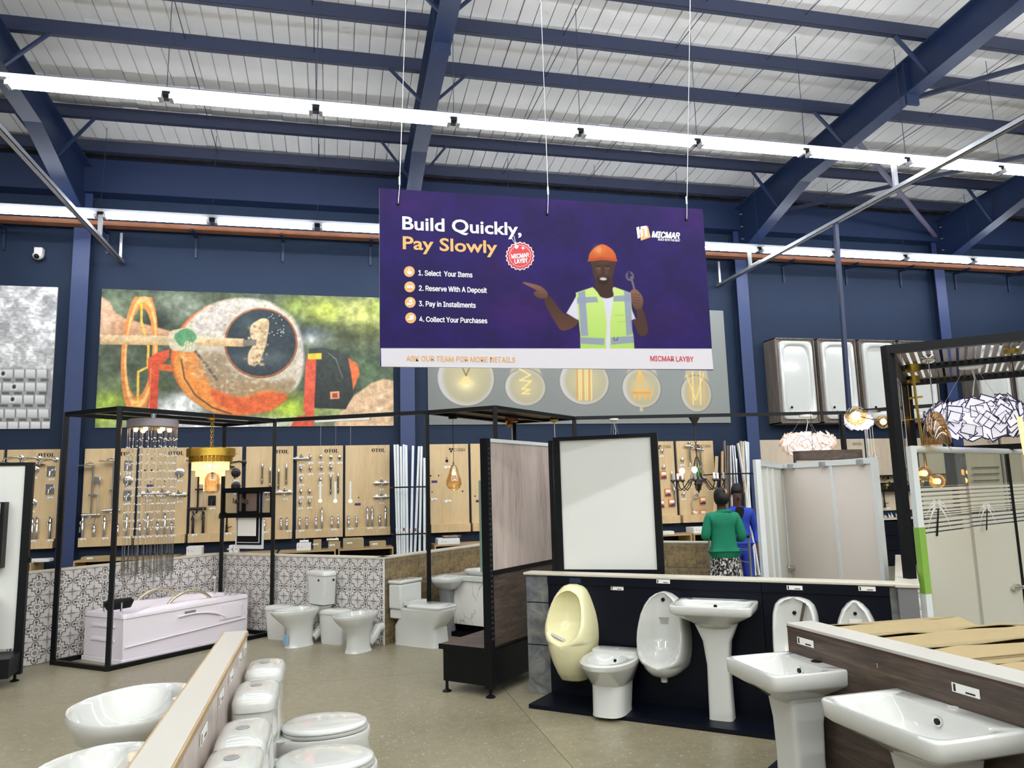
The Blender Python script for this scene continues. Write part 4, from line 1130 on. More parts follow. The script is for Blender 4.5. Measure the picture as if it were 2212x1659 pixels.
# drill holes and stuck labels of the emptier boards
def spots(key, pts, org, sc):
    bo = boards[key]
    for x, y, kind in pts:
        w = wy(org[0]+x/sc, org[1]+y/sc, D-0.05); lx_, lz = w.x-bo.location.x, w.z-bo.location.z
        if kind == 'l': MB().box((lx_-0.05, -0.0525, lz-0.02), (lx_+0.05, -0.05, lz+0.02)).build('purple_label', M_PURP, bo)
        elif kind == 't': price_tag(bo, lx_, -0.052, lz, 1.3)
        else: MB().lathe([(kind, -0.0508), (kind, -0.0495)], (lx_, 0, lz), 10, 'y').build('drill_hole', M_MBLACK, bo)
spots('C', [(1485, 550, .016), (1553, 548, .016), (1618, 548, .016), (1542, 668, .01), (1690, 660, .012), (1538, 707, 'l'), (1555, 432, .01)], o4, 4.74)
spots('G', [(102, 1525, .012), (97, 1568, 'l')], o3, 2.962)
spots('H', [(648, 308, .012), (649, 340, .028), (468, 507, .015), (558, 505, .013), (485, 690, .012), (826, 680, .015), (510, 573, 'l'), (655, 790, 't'), (648, 410, 't'), (500, 770, 't')], (840, 930), 5.184)
spots('I', [(965, 735, .014), (1005, 790, 'l')], (840, 930), 5.184)

# ------------------------------------------------------------------ low shelf units under the boards, boxes on them
M_SHELF = wood('shelf_oak', [(0.3, '#a88b60'), (0.7, '#c6aa7d')], (1.2, 9, 9))
def shelf(i, x0, x1, lab, zt=0.80):
    t = thing('low_shelf', lab, 'shelf', ((x0+x1)/2, D-0.29, 0), 0, 'low shelves along the wall')
    w = (x1-x0)/2
    for nm, a, b in (('top_panel', (-w, -0.26, zt-0.025), (w, 0.26, zt)), ('base_panel', (-w, -0.26, 0.06), (w, 0.26, 0.085)), ('side_panel', (-w, -0.26, 0), (-w+0.022, 0.26, zt-0.025)), ('side_panel', (w-0.022, -0.26, 0), (w, 0.26, zt-0.025)), ('back_panel', (-w, 0.245, 0.08), (w, 0.26, zt-0.02))):
        MB().box(a, b).build(nm, M_SHELF if nm != 'back_panel' else M_MBLACK, t)
    return t
SHX = [(-5.7, -4.3), (-3.75, -2.35), (-2.3, -0.9), (-0.85, 0.02), (0.06, 0.93), (1.6, 3.0), (5.2, 6.2), (6.24, 7.2)]
SHL = ['behind the patterned wall far left', 'behind the crystal lamp', 'behind the black framed mesh panel', 'below the board of small valves', 'left of the pale leaning profiles', 'behind the slate tiled half wall', 'below the boards right of the white panel', 'left of the woman in green']
for i, (x0, x1) in enumerate(SHX): shelf(i, x0, x1, f'low oak shelf unit against the wall {SHL[i]}')
def wbox(lab, xa, xb, yt, Y=12.62, h=0.1, dpt=0.2, m=None, nm='carton', z0=0.8):
    p, q = wy(xa, yt, Y), wy(xb, yt, Y)
    w = (q.x-p.x)/2
    t = thing(nm, lab, 'box', ((p.x+q.x)/2, Y, z0))
    MB().box((-w, -dpt/2, 0), (w, dpt/2, h)).build('body', m or M_CARD, t, bevel=0.004)
    MB().box((-w*0.95, -dpt/2+0.003, h), (w*0.95, dpt/2-0.003, h+0.006)).build('lid', m or M_CARD, t)
    price_tag(t, -w*0.4, -dpt/2-0.001, h*0.6, 0.9)
    return t
wbox('white open box with chrome fitting on low shelf, left of cardboard boxes', 641, 672, 1188, h=0.11, m=M_BOXW)
wbox('small brown cardboard box right of the white box on low shelf', 677, 694, 1182, h=0.15)
wbox('brown cardboard box with silver fitting on top on low shelf', 709, 735, 1186, h=0.11)
wbox('long brown cardboard box on low shelf left of the pale profiles', 741, 785, 1180, h=0.15, dpt=0.3)
wbox('flat brown cardboard box on low shelf nearest the pale profiles', 798, 833, 1180, h=0.09)
wbox('white box on low shelf under the black taps', 405, 438, 1190, h=0.13, m=M_BOXW)
wbox('small white box below the framed picture, left of a pair', 496, 505, 1190, h=0.12, m=M_BOXW)
wbox('small white box below the framed picture, right of a pair', 506, 516, 1190, h=0.12, m=M_BOXW)
wbox('white and blue box on low shelf beyond the slate tiles', 943, 990, 1178, h=0.09, dpt=0.34, m=M_BOXW)
wbox('long white box on low shelf behind the woman', 1490, 1525, 1150, h=0.1, dpt=0.3, m=M_BOXW)
wbox('small white box on low shelf nearest the woman', 1527, 1540, 1148, h=0.09, m=M_BOXW)
wbox('flat white tray on low shelf right of the white panel', 1428, 1452, 1160, h=0.05, m=M_BOXW)
wbox('flat white paper pack on low shelf far left', 60, 110, 1225, h=0.04, m=M_BOXW)
wbox('flat cardboard pack on low shelf behind the crystal lamp', 178, 240, 1222, h=0.04)
p = wy(725, 1180, 12.62)
t = thing('chrome_fitting', 'silver tap fitting lying on a brown box on low shelf', 'tap', (p.x-0.05, 12.62, 0.916))
MB().cyl((-0.09, 0, 0.03), (0.1, -0.02, 0.03), 0.025, 10).build('body', M_CHROME, t, smooth=40); MB().cyl((0.05, 0, 0.03), (0.08, -0.04, 0.07), 0.014, 8).build('outlet', M_CHROME, t, smooth=40)
p = wy(657, 1184, 12.62)
t = thing('chrome_fitting', 'silver tap fitting standing on the white box on low shelf', 'tap', (p.x, 12.62, 0.916))
MB().cyl((-0.07, 0, 0.025), (0.07, 0, 0.025), 0.02, 10).build('body', M_CHROME, t, smooth=40); MB().cyl((0, 0, 0.03), (0, 0, 0.07), 0.014, 8).build('stem', M_CHROME, t, smooth=40)
p = wy(975, 1172, 12.62)
t = thing('clear_packet', 'grey plastic packet lying on the white and blue box', 'packet', (p.x, 12.62, 0.896))
MB().box((-0.16, -0.1, 0), (0.16, 0.1, 0.05)).build('packet', M_SMOKE, t, bevel=0.02)
MB().box((-0.14, -0.08, 0.01), (0.1, 0.08, 0.035)).build('contents', M_GALV, t, bevel=0.01)

# ------------------------------------------------------------------ long profiles leaning in wall racks
def profile(lab, top, bot, Y0, m, grp, w=0.05):
    t0, b0 = wy(*top, Y0+0.12), wy(*bot, Y0-0.12)
    k = 0.10
    d = (b0-t0); b1 = b0 + d*((b0.z-0.02)/(t0.z-b0.z)) if b0.z > 0.05 else b0
    b1.y = Y0-0.14
    t = thing('aluminium_profile', lab, 'profile', b1, 0, grp)
    v = t0-b1
    b = MB(); b.bar((0, 0, 0), v, w, 0.022); b.bar((0.014, 0.012, 0.0), v+Vector((0.014, 0.012, 0)), 0.008, 0.03)
    b.build('channel', m, t)
    MB().bar(v*0.42, v*0.44, w+0.006, 0.03).build('tape_band', M_RUST if random.random() < .25 else m, t)
    return t
P1 = [(60, 160, 98, 1390), (92, 158, 118, 1390), (128, 178, 150, 1392), (162, 158, 172, 1390), (188, 165, 206, 1388), (265, 172, 245, 1388), (332, 178, 290, 1380), (360, 178, 342, 1368), (392, 308, 398, 1356)]
o_, s_ = (840, 930), 5.184
for i, (a, b, c, d) in enumerate(P1):
    profile(f'long white aluminium profile leaning by the second column, {ordn(i)} from the left of nine', (o_[0]+a/s_, o_[1]+b/s_), (o_[0]+c/s_, o_[1]+d/s_), 12.5, M_ALU, 'pale profiles by the second column', 0.055 if i in (1, 5, 7) else 0.04)
o_, s_ = (1380, 900), 4.607
P2 = [(775, 395, 800, 830, 'c'), (830, 345, 862, 900, 'c'), (850, 240, 905, 700, 'd'), (878, 290, 920, 760, 'd'), (905, 290, 960, 700, 'a'), (925, 285, 1000, 1000, 'a'), (945, 290, 1040, 1300, 'a'), (965, 420, 1015, 900, 'a'), (985, 265, 1180, 1470, 'w'), (1012, 245, 1120, 1470, 'c'), (1030, 250, 1095, 1400, 'a'), (1052, 245, 1150, 1470, 'w'), (1068, 250, 1090, 1470, 'w'), (1084, 255, 1105, 1470, 'w')]
mm = dict(c=M_OAK, d=M_CWOOD, a=M_GALV, w=M_ALU); wd = dict(c='light timber', d='dark brown', a='grey metal', w='white aluminium')
for i, (a, b, c, d, k) in enumerate(P2):
    profile(f'long {wd[k]} profile leaning behind the couple, {ordn(i)} from the left of fourteen', (o_[0]+a/s_, o_[1]+b/s_), (o_[0]+c/s_, o_[1]+d/s_), 12.55, mm[k], 'profiles leaning behind the couple', 0.055)
for nm, xa, xb, ys_ in (('by the second column', 854, 918, (1053, 1155)), ('behind the couple', 1562, 1632, (1024, 1122))):
    p, q = wy(xa, ys_[0], 12.3), wy(xb, ys_[0], 12.3)
    t = thing('wall_rack', f'black steel retaining rack for long profiles {nm}', 'rack', ((p.x+q.x)/2, D, 0))
    w = (q.x-p.x)/2
    for y in ys_:
        z = wy(xa, y, 12.3).z
        MB().cyl((-w-0.05, -0.70, z), (w+0.05, -0.70, z), 0.012, 8).build('rail', M_BLACK, t)
        for s in (-1, 1): MB().cyl((s*(w+0.04), -0.7, z), (s*(w+0.04), 0, z), 0.012, 8).build('bracket', M_BLACK, t)

# ------------------------------------------------------------------ bathtubs shown upright in wall cabinets
def tub_cabinet(i, x0, x1, zb=2.78, zt=4.44):
    t = thing('tub_cabinet', f'grey oak wall cabinet holding a bathtub, {ordn(i)} from the left', 'cabinet', ((x0+x1)/2, D, zb), 0, 'tub cabinets high on the wall')
    w = (x1-x0)/2; h = zt-zb
    for nm, a, b in (('side_panel', (-w, -0.40, 0), (-w+0.02, 0, h)), ('side_panel', (w-0.02, -0.40, 0), (w, 0, h)), ('top_panel', (-w, -0.40, h-0.02), (w, 0, h)), ('base_panel', (-w, -0.40, 0), (w, 0, 0.02))):
        MB().box(a, b).build(nm, M_CWOOD, t)
    fw_, fh_ = w*0.83-0.02, 0.09
    MB().box((-w+0.02, -0.36, 0.02), (-fw_+0.01, -0.34, h-0.02)).build('front_strip', M_CWOOD, t); MB().box((fw_+0.01, -0.36, 0.02), (w-0.02, -0.34, h-0.02)).build('front_strip', M_CWOOD, t)
    MB().box((-fw_+0.01, -0.36, 0.02), (fw_+0.01, -0.34, fh_)).build('front_strip', M_CWOOD, t); MB().box((-fw_+0.01, -0.36, h-fh_), (fw_+0.01, -0.34, h-0.02)).build('front_strip', M_CWOOD, t)
    b = thing('bathtub', f'white bathtub standing upright in the wall cabinet, {ordn(i)} from the left', 'bathtub', ((x0+x1)/2+0.01, D-0.36, zb+0.07), 0, 'bathtubs hung on the wall')
    hw, hh = w*0.83, (h-0.13)/2
    def ring(y, sx, sz, e, dz=0.0):
        r = []
        for k in range(40):
            a = 2*PI*k/40; c, s = math.cos(a), math.sin(a)
            r.append((hw*sx*math.copysign(abs(c)**(2/e), c), y, hh+dz+hh*sz*math.copysign(abs(s)**(2/e), s)))
        return r
    m = MB(); m.loft([ring(0, 1, 1, 14), ring(-0.045, 1, 1, 12), ring(-0.055, .985, .99, 12), ring(-0.058, .86, .90, 5, 0.02), ring(-0.05, .84, .885, 5, 0.02), ring(0.04, .78, .82, 4, 0.02), ring(0.22, .66, .70, 3.5, 0.0), ring(0.235, .55, .6, 3.5, 0)])
    m.build('shell', M_CER, b, smooth=50)
    MB().lathe([(0.026, -0.002), (0.026, 0.004)], (-hw*0.55, -0.062+0.0, hh*0.30), 12, 'y').build('overflow_hole' if i else 'waste_hole', M_MBLACK, b)
    for s in (-1, 1):
        MB().lathe([(0.014, -0.006), (0.014, 0.004)], (s*hw*0.8, -0.054, hh*0.1), 10, 'y').build('foot_cap', M_GALV, b)
    if i == 1:
        MB().box((-0.19, 0.18, 0.62), (0.0, 0.184, 0.70)).build('blue_sticker', flat('pale_blue', '#6f9fb8'), b)
        q = MB()
        for r_ in range(6):
            for c_ in range(3): q.box((-0.18+0.06*c_, 0.18, 0.50-0.045*r_), (-0.14+0.06*c_+0.01*(r_ % 2), 0.183, 0.53-0.045*r_))
        q.build('printed_leaflet', M_GALV, b)
cx = wy(1673, 728, 12.6).x
for i in range(4): tub_cabinet(i, cx+0.935*i-0.0, cx+0.935*i+0.86)
for i in range(4, 7):
    xs = [wy(1990, 820, 12.6).x, wy(2112, 830, 12.6).x, wy(2192, 830, 12.6).x][i-4]
    if i > 4: tub_cabinet(i, xs, xs+0.88)
# ------------------------------------------------------------------ half walls
def face(fx, fy): return math.atan2(fx, -fy)          # turn so that local -y looks along (fx, fy)
def frame_of(p0, p1):
    d = Vector((p1[0]-p0[0], p1[1]-p0[1])); return d.length, math.atan2(d.y, d.x)
class Loc:
    """flat frame along a line: s along it, front = in front of it"""
    def __init__(s, p0, p1):
        s.p = Vector((p0[0], p0[1], 0)); s.L, s.a = frame_of(p0, p1)
        s.d = Vector((math.cos(s.a), math.sin(s.a), 0)); s.n = Vector((-s.d.y, s.d.x, 0))
    def at(s, t, front=0.0, z=0.0): return s.p + s.d*t - s.n*front + Vector((0, 0, z))
def half_wall(lab, p0, p1, h, th, tw, thh, tmat, cap_m=None, joint='#8f8a83', stagger=0.0, x_from=0.0, capw=0.02, ends=()):
    F = Loc(p0, p1)
    t = thing('half_wall', lab, 'wall', F.p, F.a)
    MB().box((0, 0.006, 0), (F.L, th-0.006, h-0.001)).build('core', flat('core_'+joint, joint, 0.8), t)
    nx = int(math.ceil((F.L-1e-3)/tw)); nz = int(math.ceil((h-1e-3)/thh)); shared = {}
    g = 0.0025
    for j in range(nz):
        z1 = h-j*thh; z0 = max(0.0, z1-thh)
        off = -stagger*tw*(j % 2)
        for i in range(-1, nx+1):
            a, b = max(0.0, off+i*tw), min(F.L, off+(i+1)*tw)
            if b-a < 0.015 or z1-z0 < 0.012: continue
            ux, uz = off+(i+0.5)*tw, z1-thh/2
            k = (round(a-ux, 4), round(b-ux, 4), round(z0-uz, 4), round(z1-uz, 4))
            if k in shared: o = bpy.data.objects.new('tile', shared[k]); COL.objects.link(o); o.parent = t
            else:
                o = MB().box((k[0]+g, -0.004, k[2]+g), (k[1]-g, 0.006, k[3]-g)).build('tile', tmat, t); shared[k] = o.data
            o.location = (ux, 0, uz)
    for e in ends:
        x0 = -0.009 if e == 0 else F.L
        MB().box((x0, 0.004, 0), (x0+0.009, th-0.004, h)).build('end_trim', cap_m or M_WHITE, t)
    MB().box((-0.012, -0.008-capw*0, h), (F.L+0.012, th+0.008, h+0.022)).build('capping', cap_m or M_WHITE, t, bevel=0.003)
    return t, F
M_CAP = mat('pale_capping', '#cbc6b6', 0.4)
TWH = 0.93
cornerL, cornerT, cornerE = (-3.45, 8.60), (-1.45, 10.50), (0.54, 8.68)
tA, FA = half_wall('low wall of patterned tiles behind the whirlpool bath', cornerL, cornerT, TWH, 0.12, 0.232, 0.232, M_TILE, M_CAP)
tB, FB = half_wall('low wall of patterned tiles behind the three white toilet pieces', cornerT, cornerE, TWH, 0.12, 0.232, 0.232, M_TILE, M_CAP)
tC, FC = half_wall('brown slate tiled low wall behind the one-piece toilet', cornerE, (2.75, 10.82), TWH, 0.12, 0.60, 0.30, M_STONE, M_CAP, '#a5a090', 0.5)
tD, FD = half_wall('brown slate tiled low wall beside the woman in green', (3.1, 10.02), (4.56, 8.69), TWH, 0.12, 0.60, 0.30, M_STONE, M_CAP, '#a5a090', 0.4, ends=(1,))
for a, b in ((0.0, 0.0), (0.02, -0.035)): price_tag(tD, 1.02+a, -0.007, 0.86+b, 1.0)
# steel corner strip of the slate wall
MB().box((-0.006, -0.008, 0), (0.006, 0.004, TWH)).build('corner_strip', M_ALU, tC)

# black partition with sanitary ware
P0, P1 = (1.721, 6.107), (3.62, 4.433)
FK = Loc(P0, P1)
bw = thing('black_partition', 'black panelled low partition with pale top carrying the urinals', 'partition', FK.p, FK.a)
LK = FK.L
MB().box((-0.21, 0.028, 0), (LK+0.12, 0.13, 0.95)).build('core', M_MBLACK, bw)
MB().box((0, 0.0, 0.03), (1.705, 0.028, 0.93)).build('panel', M_BLKP, bw); MB().box((1.709, 0.0, 0.03), (LK, 0.028, 0.93)).build('panel', M_BLKP, bw)
MB().box((0, -0.012, 0.885), (1.705, 0.0, 0.948)).build('top_rail', M_BLKP, bw); MB().box((1.709, -0.012, 0.885), (LK, 0.0, 0.948)).build('top_rail', M_BLKP, bw)
MB().box((-0.225, -0.012, 0.95), (LK+0.14, 0.14, 0.972)).build('capping', M_CAP, bw, bevel=0.006)
for z0, z1 in ((0.0, 0.385), (0.39, 0.725), (0.73, 0.948)):
    MB().box((-0.21, 0.014, z0+0.002), (-0.003, 0.028, z1-0.002)).build('slate_tile', M_SLATE, bw)
    MB().box((LK+0.003, 0.014, z0+0.002), (LK+0.12, 0.028, z1-0.002)).build('slate_tile', M_SLATE, bw)
MB().box((0.20, -0.0135, 0.90), (0.30, -0.012, 0.938)).build('dark_ticket', flat('dark_ticket', '#1c2740'), bw)
for s, z in ((0.605, 0.87), (0.985, 0.935), (1.935, 0.922), (2.40, 0.932)): price_tag(bw, s, -0.002 if z == 0.87 else -0.013, z, 1.05)
# its floor plate
def slab(name, lab, pts, z0, z1, m, cat):
    b = MB(); n = len(pts)
    b.add([(x, y, z0) for x, y in pts]+[(x, y, z1) for x, y in pts], [tuple(range(n-1, -1, -1)), tuple(range(n, 2*n))]+[(i, (i+1) % n, (i+1) % n+n, i+n) for i in range(n)])
    return tag(b.build(name, m), lab, cat)
q0, q1 = FK.at(0.0, 0.0), FK.at(LK+0.1, 0.0)
slab('floor_plate', 'black floor plate under the urinals and bidet', [(q0.x, q0.y), (1.458, 5.831), (2.80, 4.612), (3.45, 4.03), (q1.x, q1.y)], 0.0, 0.03, M_BLKP, 'plinth')
slab('floor_plate', 'black floor plate along the wood-faced right counter', [(2.66, 4.30), (2.437, 4.127), (1.75, 3.40), (1.75, 1.7), (2.2, 1.7), (2.2, 3.5)], 0.0, 0.028, M_BLKP, 'plinth')
# return wall on the right with wavy tile
tE, FE = half_wall('pale topped low wall with wavy white tile under the right lamp frame', (3.74, 4.30), (5.15, 5.96), 0.948, 0.13, 0.6, 0.32, M_WAVE, M_CAP, '#777777')

# ------------------------------------------------------------------ sanitary ware (local: wall at y=0, facing -y)
def rg(z, c, f, b, w, e=2.0, ef=None, n=36):
    return [(y, -x, zz) for x, y, zz in sup(0+c, 0, z, f, b, w, e, n, ef)]
def loft_obj(name, rings, m, parent, smooth=True, **k):
    return MB().loft(rings, **k).build(name, m, parent, smooth=smooth)
def disc(name, c, r, m, parent, n=14, axis='z', h=0.002):
    return MB().lathe([(r, -h), (r, h)], c, n, axis).build(name, m, parent)
def cistern_parts(t, w=0.19, d=0.17, z0=0.41, z1=0.70, lid=0.055, y=0.0, m=None, button=True, taper=0.9, e=6, dome=0.02):
    m = m or M_CER
    loft_obj('cistern', [rg(z0, y+d/2, d/2*taper, d/2, w*taper, e), rg(z0+0.02, y+d/2, d/2*(taper+.03), d/2, w*(taper+.03), e), rg(z1, y+d/2, d/2, d/2, w, e)], m, t, 50)
    zz = z1+0.003
    loft_obj('cistern_lid', [rg(zz, y+d/2, d/2+.008, d/2, w+.008, e), rg(zz+lid*.5, y+d/2, d/2+.008, d/2, w+.008, e), rg(zz+lid*.85, y+d/2, d/2-.004, d/2-.01, w-.006, e), rg(zz+lid, y+d/2, d/2-.03, d/2-.03, w-.035, 4), rg(zz+lid+dome*.3, y+d/2, d/4, d/4, w*.5, 3)], m, t, 60)
    if button: MB().lathe([(0.026, 0), (0.026, 0.004), (0.02, 0.005)], (0, -(y+d/2), zz+lid+dome*.25), 16).build('flush_button', flat('button_grey', '#8f9190', .3), t)
def pan_part(t, h=0.40, base=0.0, L=0.60, y=0.0, m=None, hw=0.18, waist=0.105):
    m = m or M_CER; c = y+L*0.48
    rings = [rg(base, c-.03, L*.27, L*.27, waist+.005, 2.6), rg(base+.05, c-.03, L*.24, L*.24, waist-.012, 2.6), rg(h*.5, c-.03, L*.24, L*.25, waist, 2.4), rg(h*.72, c, L*.36, L*.34, hw*.78, 2.2), rg(h*.88, c, L*.47, L*.42, hw*.96, 2.2), rg(h-.012, c, L*.51, L*.46, hw, 2.2), rg(h, c, L*.5, L*.45, hw*.97, 2.2),
             rg(h-.002, c+.02, L*.40, L*.30, hw*.70, 2.1), rg(h-.05, c+.02, L*.36, L*.26, hw*.62, 2.1), rg(h-.15, c, L*.22, L*.18, hw*.42, 2), rg(h-.2, c-.03, L*.1, L*.1, hw*.22, 2)]
    return loft_obj('pan', rings, m, t, 60)
def seat_part(t, z=0.405, L=0.44, y=0.15, hw=0.185, m=None):
    m = m or M_CER; c = y+L*0.45
    loft_obj('seat_ring', [rg(z, c, L*.55, L*.42, hw, 2.1, n=40), rg(z+.006, c, L*.56, L*.43, hw*1.02, 2.1, n=40), rg(z+.018, c, L*.56, L*.43, hw*1.02, 2.1, n=40)], m, t, 50)
    loft_obj('seat_lid', [rg(z+.021, c, L*.55, L*.43, hw*1.01, 2.1, n=40), rg(z+.026, c, L*.555, L*.435, hw*1.02, 2.1, n=40), rg(z+.036, c, L*.54, L*.42, hw*.99, 2.1, n=40), rg(z+.042, c, L*.48, L*.37, hw*.88, 2.1, n=40), rg(z+.044, c, L*.3, L*.2, hw*.5, 2, n=40)], m, t, 60)
    for s in (-1, 1): MB().cyl((s*.07-.02, -y+.01, z+.02), (s*.07+.02, -y+.01, z+.02), .012, 10).build('hinge', M_CER, t, smooth=40)
def trap(t, h=0.18, y=0.0, m=None):
    MB().tube([(0, -.2, .06), (0, -.12, .12), (0, -.06, h), (0, -.0, h)], [.05, .055, .05, .05], 12).build('outlet_pipe', m or M_CER, t, smooth=50)

# WC group at the patterned wall
fB = FB.a
def at(F, s, front, z=0.0): return F.at(s, front, z)
sE = FB.L
t = thing('toilet', 'white close-coupled toilet with tall cistern at the patterned wall', 'toilet', at(FB, sE-0.80, 0.02), fB-0.28)
pan_part(t, 0.41, 0, 0.62, 0.10); trap(t)
MB().loft([rg(.33, .10, .07, .08, .08, 3), rg(.40, .12, .10, .11, .15, 4), rg(.415, .12, .11, .11, .17, 4)]).build('cistern_shelf', M_CER, t, smooth=50)
cistern_parts(t, .20, .19, .425, .745, .05, taper=.86, button=False)
for x, y_ in ((.10, -.192), (.206, -.06)): disc('drill_hole', (x, y_, .70), .012, M_MBLACK, t, axis='y' if x < .2 else 'x', h=.004)
MB().box((-.04, -.62*.48-.10-.145, .03), (.05, -.62*.48-.10-.135, .14)).build('blue_sticker', flat('sticker_blue', '#8fb4cf'), t)
t = thing('cistern', 'white covered cistern on the floor left of the tall toilet', 'cistern', at(FB, sE-1.43, 0.06), fB)
cistern_parts(t, .17, .19, 0.0, .33, .05, taper=.82, button=False)
t = thing('cistern', 'white covered cistern on the floor between the two toilet pans', 'cistern', at(FB, sE-0.60, 0.03), fB)
cistern_parts(t, .185, .19, 0.0, .325, .05, taper=.82, button=False); disc('drill_hole', (.12, -.19, .27), .013, M_MBLACK, t, axis='y', h=.004)
t = thing('toilet_pan', 'white toilet pan without cistern at the end of the patterned wall', 'toilet', at(FB, sE-0.01, 0.02), fB-0.15)
pan_part(t, 0.40, 0, 0.56, 0.10); trap(t, .2)

def one_piece():
    t = thing('toilet', 'white square one-piece toilet at the brown slate wall', 'toilet', at(FC, 0.22, 0.03), FC.a)
    MB().loft([rg(0, .36, .27, .33, .15, 7), rg(.03, .36, .26, .33, .145, 7), rg(.20, .35, .25, .32, .145, 7), rg(.27, .38, .30, .30, .165, 5), rg(.36, .40, .33, .30, .185, 4), rg(.395, .40, .335, .30, .19, 4), rg(.40, .40, .33, .29, .185, 4)]).build('pan', M_CER, t, smooth=50)
    MB().box((-.165, -.19, .28), (.165, -.005, .385)).build('rear_block', M_CER, t, bevel=.015)
    MB().box((-.185, -.185, .385), (.185, -.005, .655)).build('cistern', M_CER, t, bevel=.02)
    MB().box((-.19, -.19, .658), (.19, -.0, .695)).build('cistern_lid', M_CER, t, bevel=.012)
    MB().lathe([(.03, 0), (.03, .007), (.02, .01)], (0, -.095, .695), 14).build('flush_button', M_CHROME, t)
    m = MB(); m.loft([rg(.402, .47, .255, .25, .185, 4.5), rg(.425, .47, .26, .25, .19, 4.5), rg(.435, .47, .25, .24, .18, 4.5)]); m.box((-.15, -.28, .43), (.15, -.20, .465)); m.build('seat_lid', M_CER, t, smooth=40)
    MB().lathe([(.022, -.004), (.022, .003), (.010, .006)], (.19-.002, -.10, .52), 14, 'x').build('round_hole', M_MBLACK, t)
    return t
one_piece()

# urinals: horizontal sections from below, each with an opening half width
def urinal(name, lab, loc, rz, m, secs, waste=True, n=11):
    """secs: (z, half width, rim depth, opening half width or 0, inner depth)"""
    t = thing(name, lab, 'urinal', loc, rz)
    K = [(z, hw, dr, io or .018, di if io else dr+.002, 3 if io else 2) for z, hw, dr, io, di in (map(float, q.split()) for q in secs.split(','))]; fine = []; rings = []
    for i in range(len(K)-1):
        a, b = K[i], K[i+1]; p_, q_ = K[max(i-1, 0)], K[min(i+2, len(K)-1)]
        for tt in ((0, .25, .5, .75) if b[0]-a[0] > .03 else (0, .5)):
            fine.append([0.5*(2*a[j]+(b[j]-p_[j])*tt+(2*p_[j]-5*a[j]+4*b[j]-q_[j])*tt*tt+(3*a[j]-p_[j]-3*b[j]+q_[j])*tt**3) if j in (1, 2) else a[j]+(b[j]-a[j])*tt for j in range(6)])
    fine.append(K[-1])
    for z, hw, dr, iw, di, pw in fine:
        r = []
        iw = min(iw, hw*.98)
        for k in range(n):
            a = k/(n-1)*PI/2
            r.append((-(math.cos(a)**.8 if k < n-1 else 0)*(hw-iw)-iw, -dr*math.sin(a)**.9, z))
        for k in range(1, n*2-2):
            u = -1+2*k/(n*2-2)
            r.append((iw*u, -(di+(dr-di)*abs(u)**pw), z))
        for k in range(n-1, -1, -1):
            a = k/(n-1)*PI/2
            r.append(((math.cos(a)**.8 if k < n-1 else 0)*(hw-iw)+iw, -dr*math.sin(a)**.9, z))
        rings.append(r)
    MB().loft(rings).build('shell', m, t, smooth=75)
    return t
fK = FK.a
cream = '.165 .10 .14 0 0, .172 .115 .16 0 0, .22 .133 .20 0 0, .30 .160 .245 0 0, .38 .180 .275 0 0, .44 .191 .29 0 0, .462 .194 .292 .02 .288, .47 .195 .29 .045 .27, .485 .196 .286 .075 .225, .51 .197 .275 .105 .165, .545 .197 .26 .128 .115, .60 .193 .235 .142 .075, .68 .178 .20 .138 .055, .75 .156 .168 .122 .05, .80 .137 .147 .10 .055, .83 .122 .135 .07 .07, .845 .113 .128 .035 .10, .852 .108 .125 0 0, .88 .075 .105 0 0, .893 .03 .08 0 0'
u = urinal('urinal', 'cream urinal with oval mouth at the left end of the black partition', at(FK, 0.235, 0.0), fK, M_CREAM, cream)
MB().cyl((-.105, -.235, .53), (.0, -.23, .485), .012, 10).build('metal_rod', M_GALV, u, smooth=40)
white = '.255 .03 .12 0 0, .262 .075 .17 0 0, .285 .115 .22 0 0, .32 .15 .255 0 0, .345 .165 .268 0 0, .352 .168 .27 .02 .266, .36 .171 .269 .05 .245, .375 .175 .265 .085 .19, .40 .181 .255 .118 .13, .44 .187 .238 .143 .085, .52 .192 .21 .158 .055, .60 .19 .18 .158 .045, .70 .172 .14 .142 .04, .77 .143 .11 .115 .04, .82 .105 .09 .078 .042, .848 .062 .07 .035 .05, .858 .03 .058 0 0, .863 .01 .05 0 0'
u = urinal('urinal', 'white bowl urinal with black tap hole between bidet and pedestal basin', at(FK, 0.985, 0.0), fK, M_CER, white)
disc('inlet_hole', (0, -.045, .805), .014, M_MBLACK, u, axis='y', h=.006)
MB().cyl((0, -.12, .225), (0, -.12, .262), .025, 12).build('waste_spigot', M_CER, u, smooth=40)
b = MB()
for k in range(4): b.box((-.04+.004*k, -.0475, .668-.013*k), (.04-.004*k, -.046, .674-.013*k))
b.build('printed_stamp', M_GALV, u)
slop = '.33 .10 .13 0 0, .345 .135 .17 0 0, .42 .148 .19 0 0, .45 .15 .192 .03 .18, .46 .151 .19 .09 .14, .48 .152 .185 .125 .08, .55 .153 .165 .132 .05, .66 .153 .13 .13 .04, .75 .148 .10 .122 .04, .81 .13 .08 .10 .04, .84 .10 .07 .06 .045, .852 .07 .06 .02 .05, .86 .04 .05 0 0'
u = urinal('urinal', 'white square-shouldered urinal with a brown stick in it', at(FK, 1.925, 0.0), fK, M_CER, slop)
disc('inlet_hole', (.0, -.045, .755), .013, M_MBLACK, u, axis='y', h=.006)
o = MB().bar((.035, -.10, .66), (.075, -.07, .83), .022, .01).build('wooden_stick', M_DWOOD); tag(o, 'brown wooden stick leaning in the white square-shouldered urinal', 'stick')
o.location = at(FK, 1.925, 0.0); o.rotation_euler = (0, 0, fK)
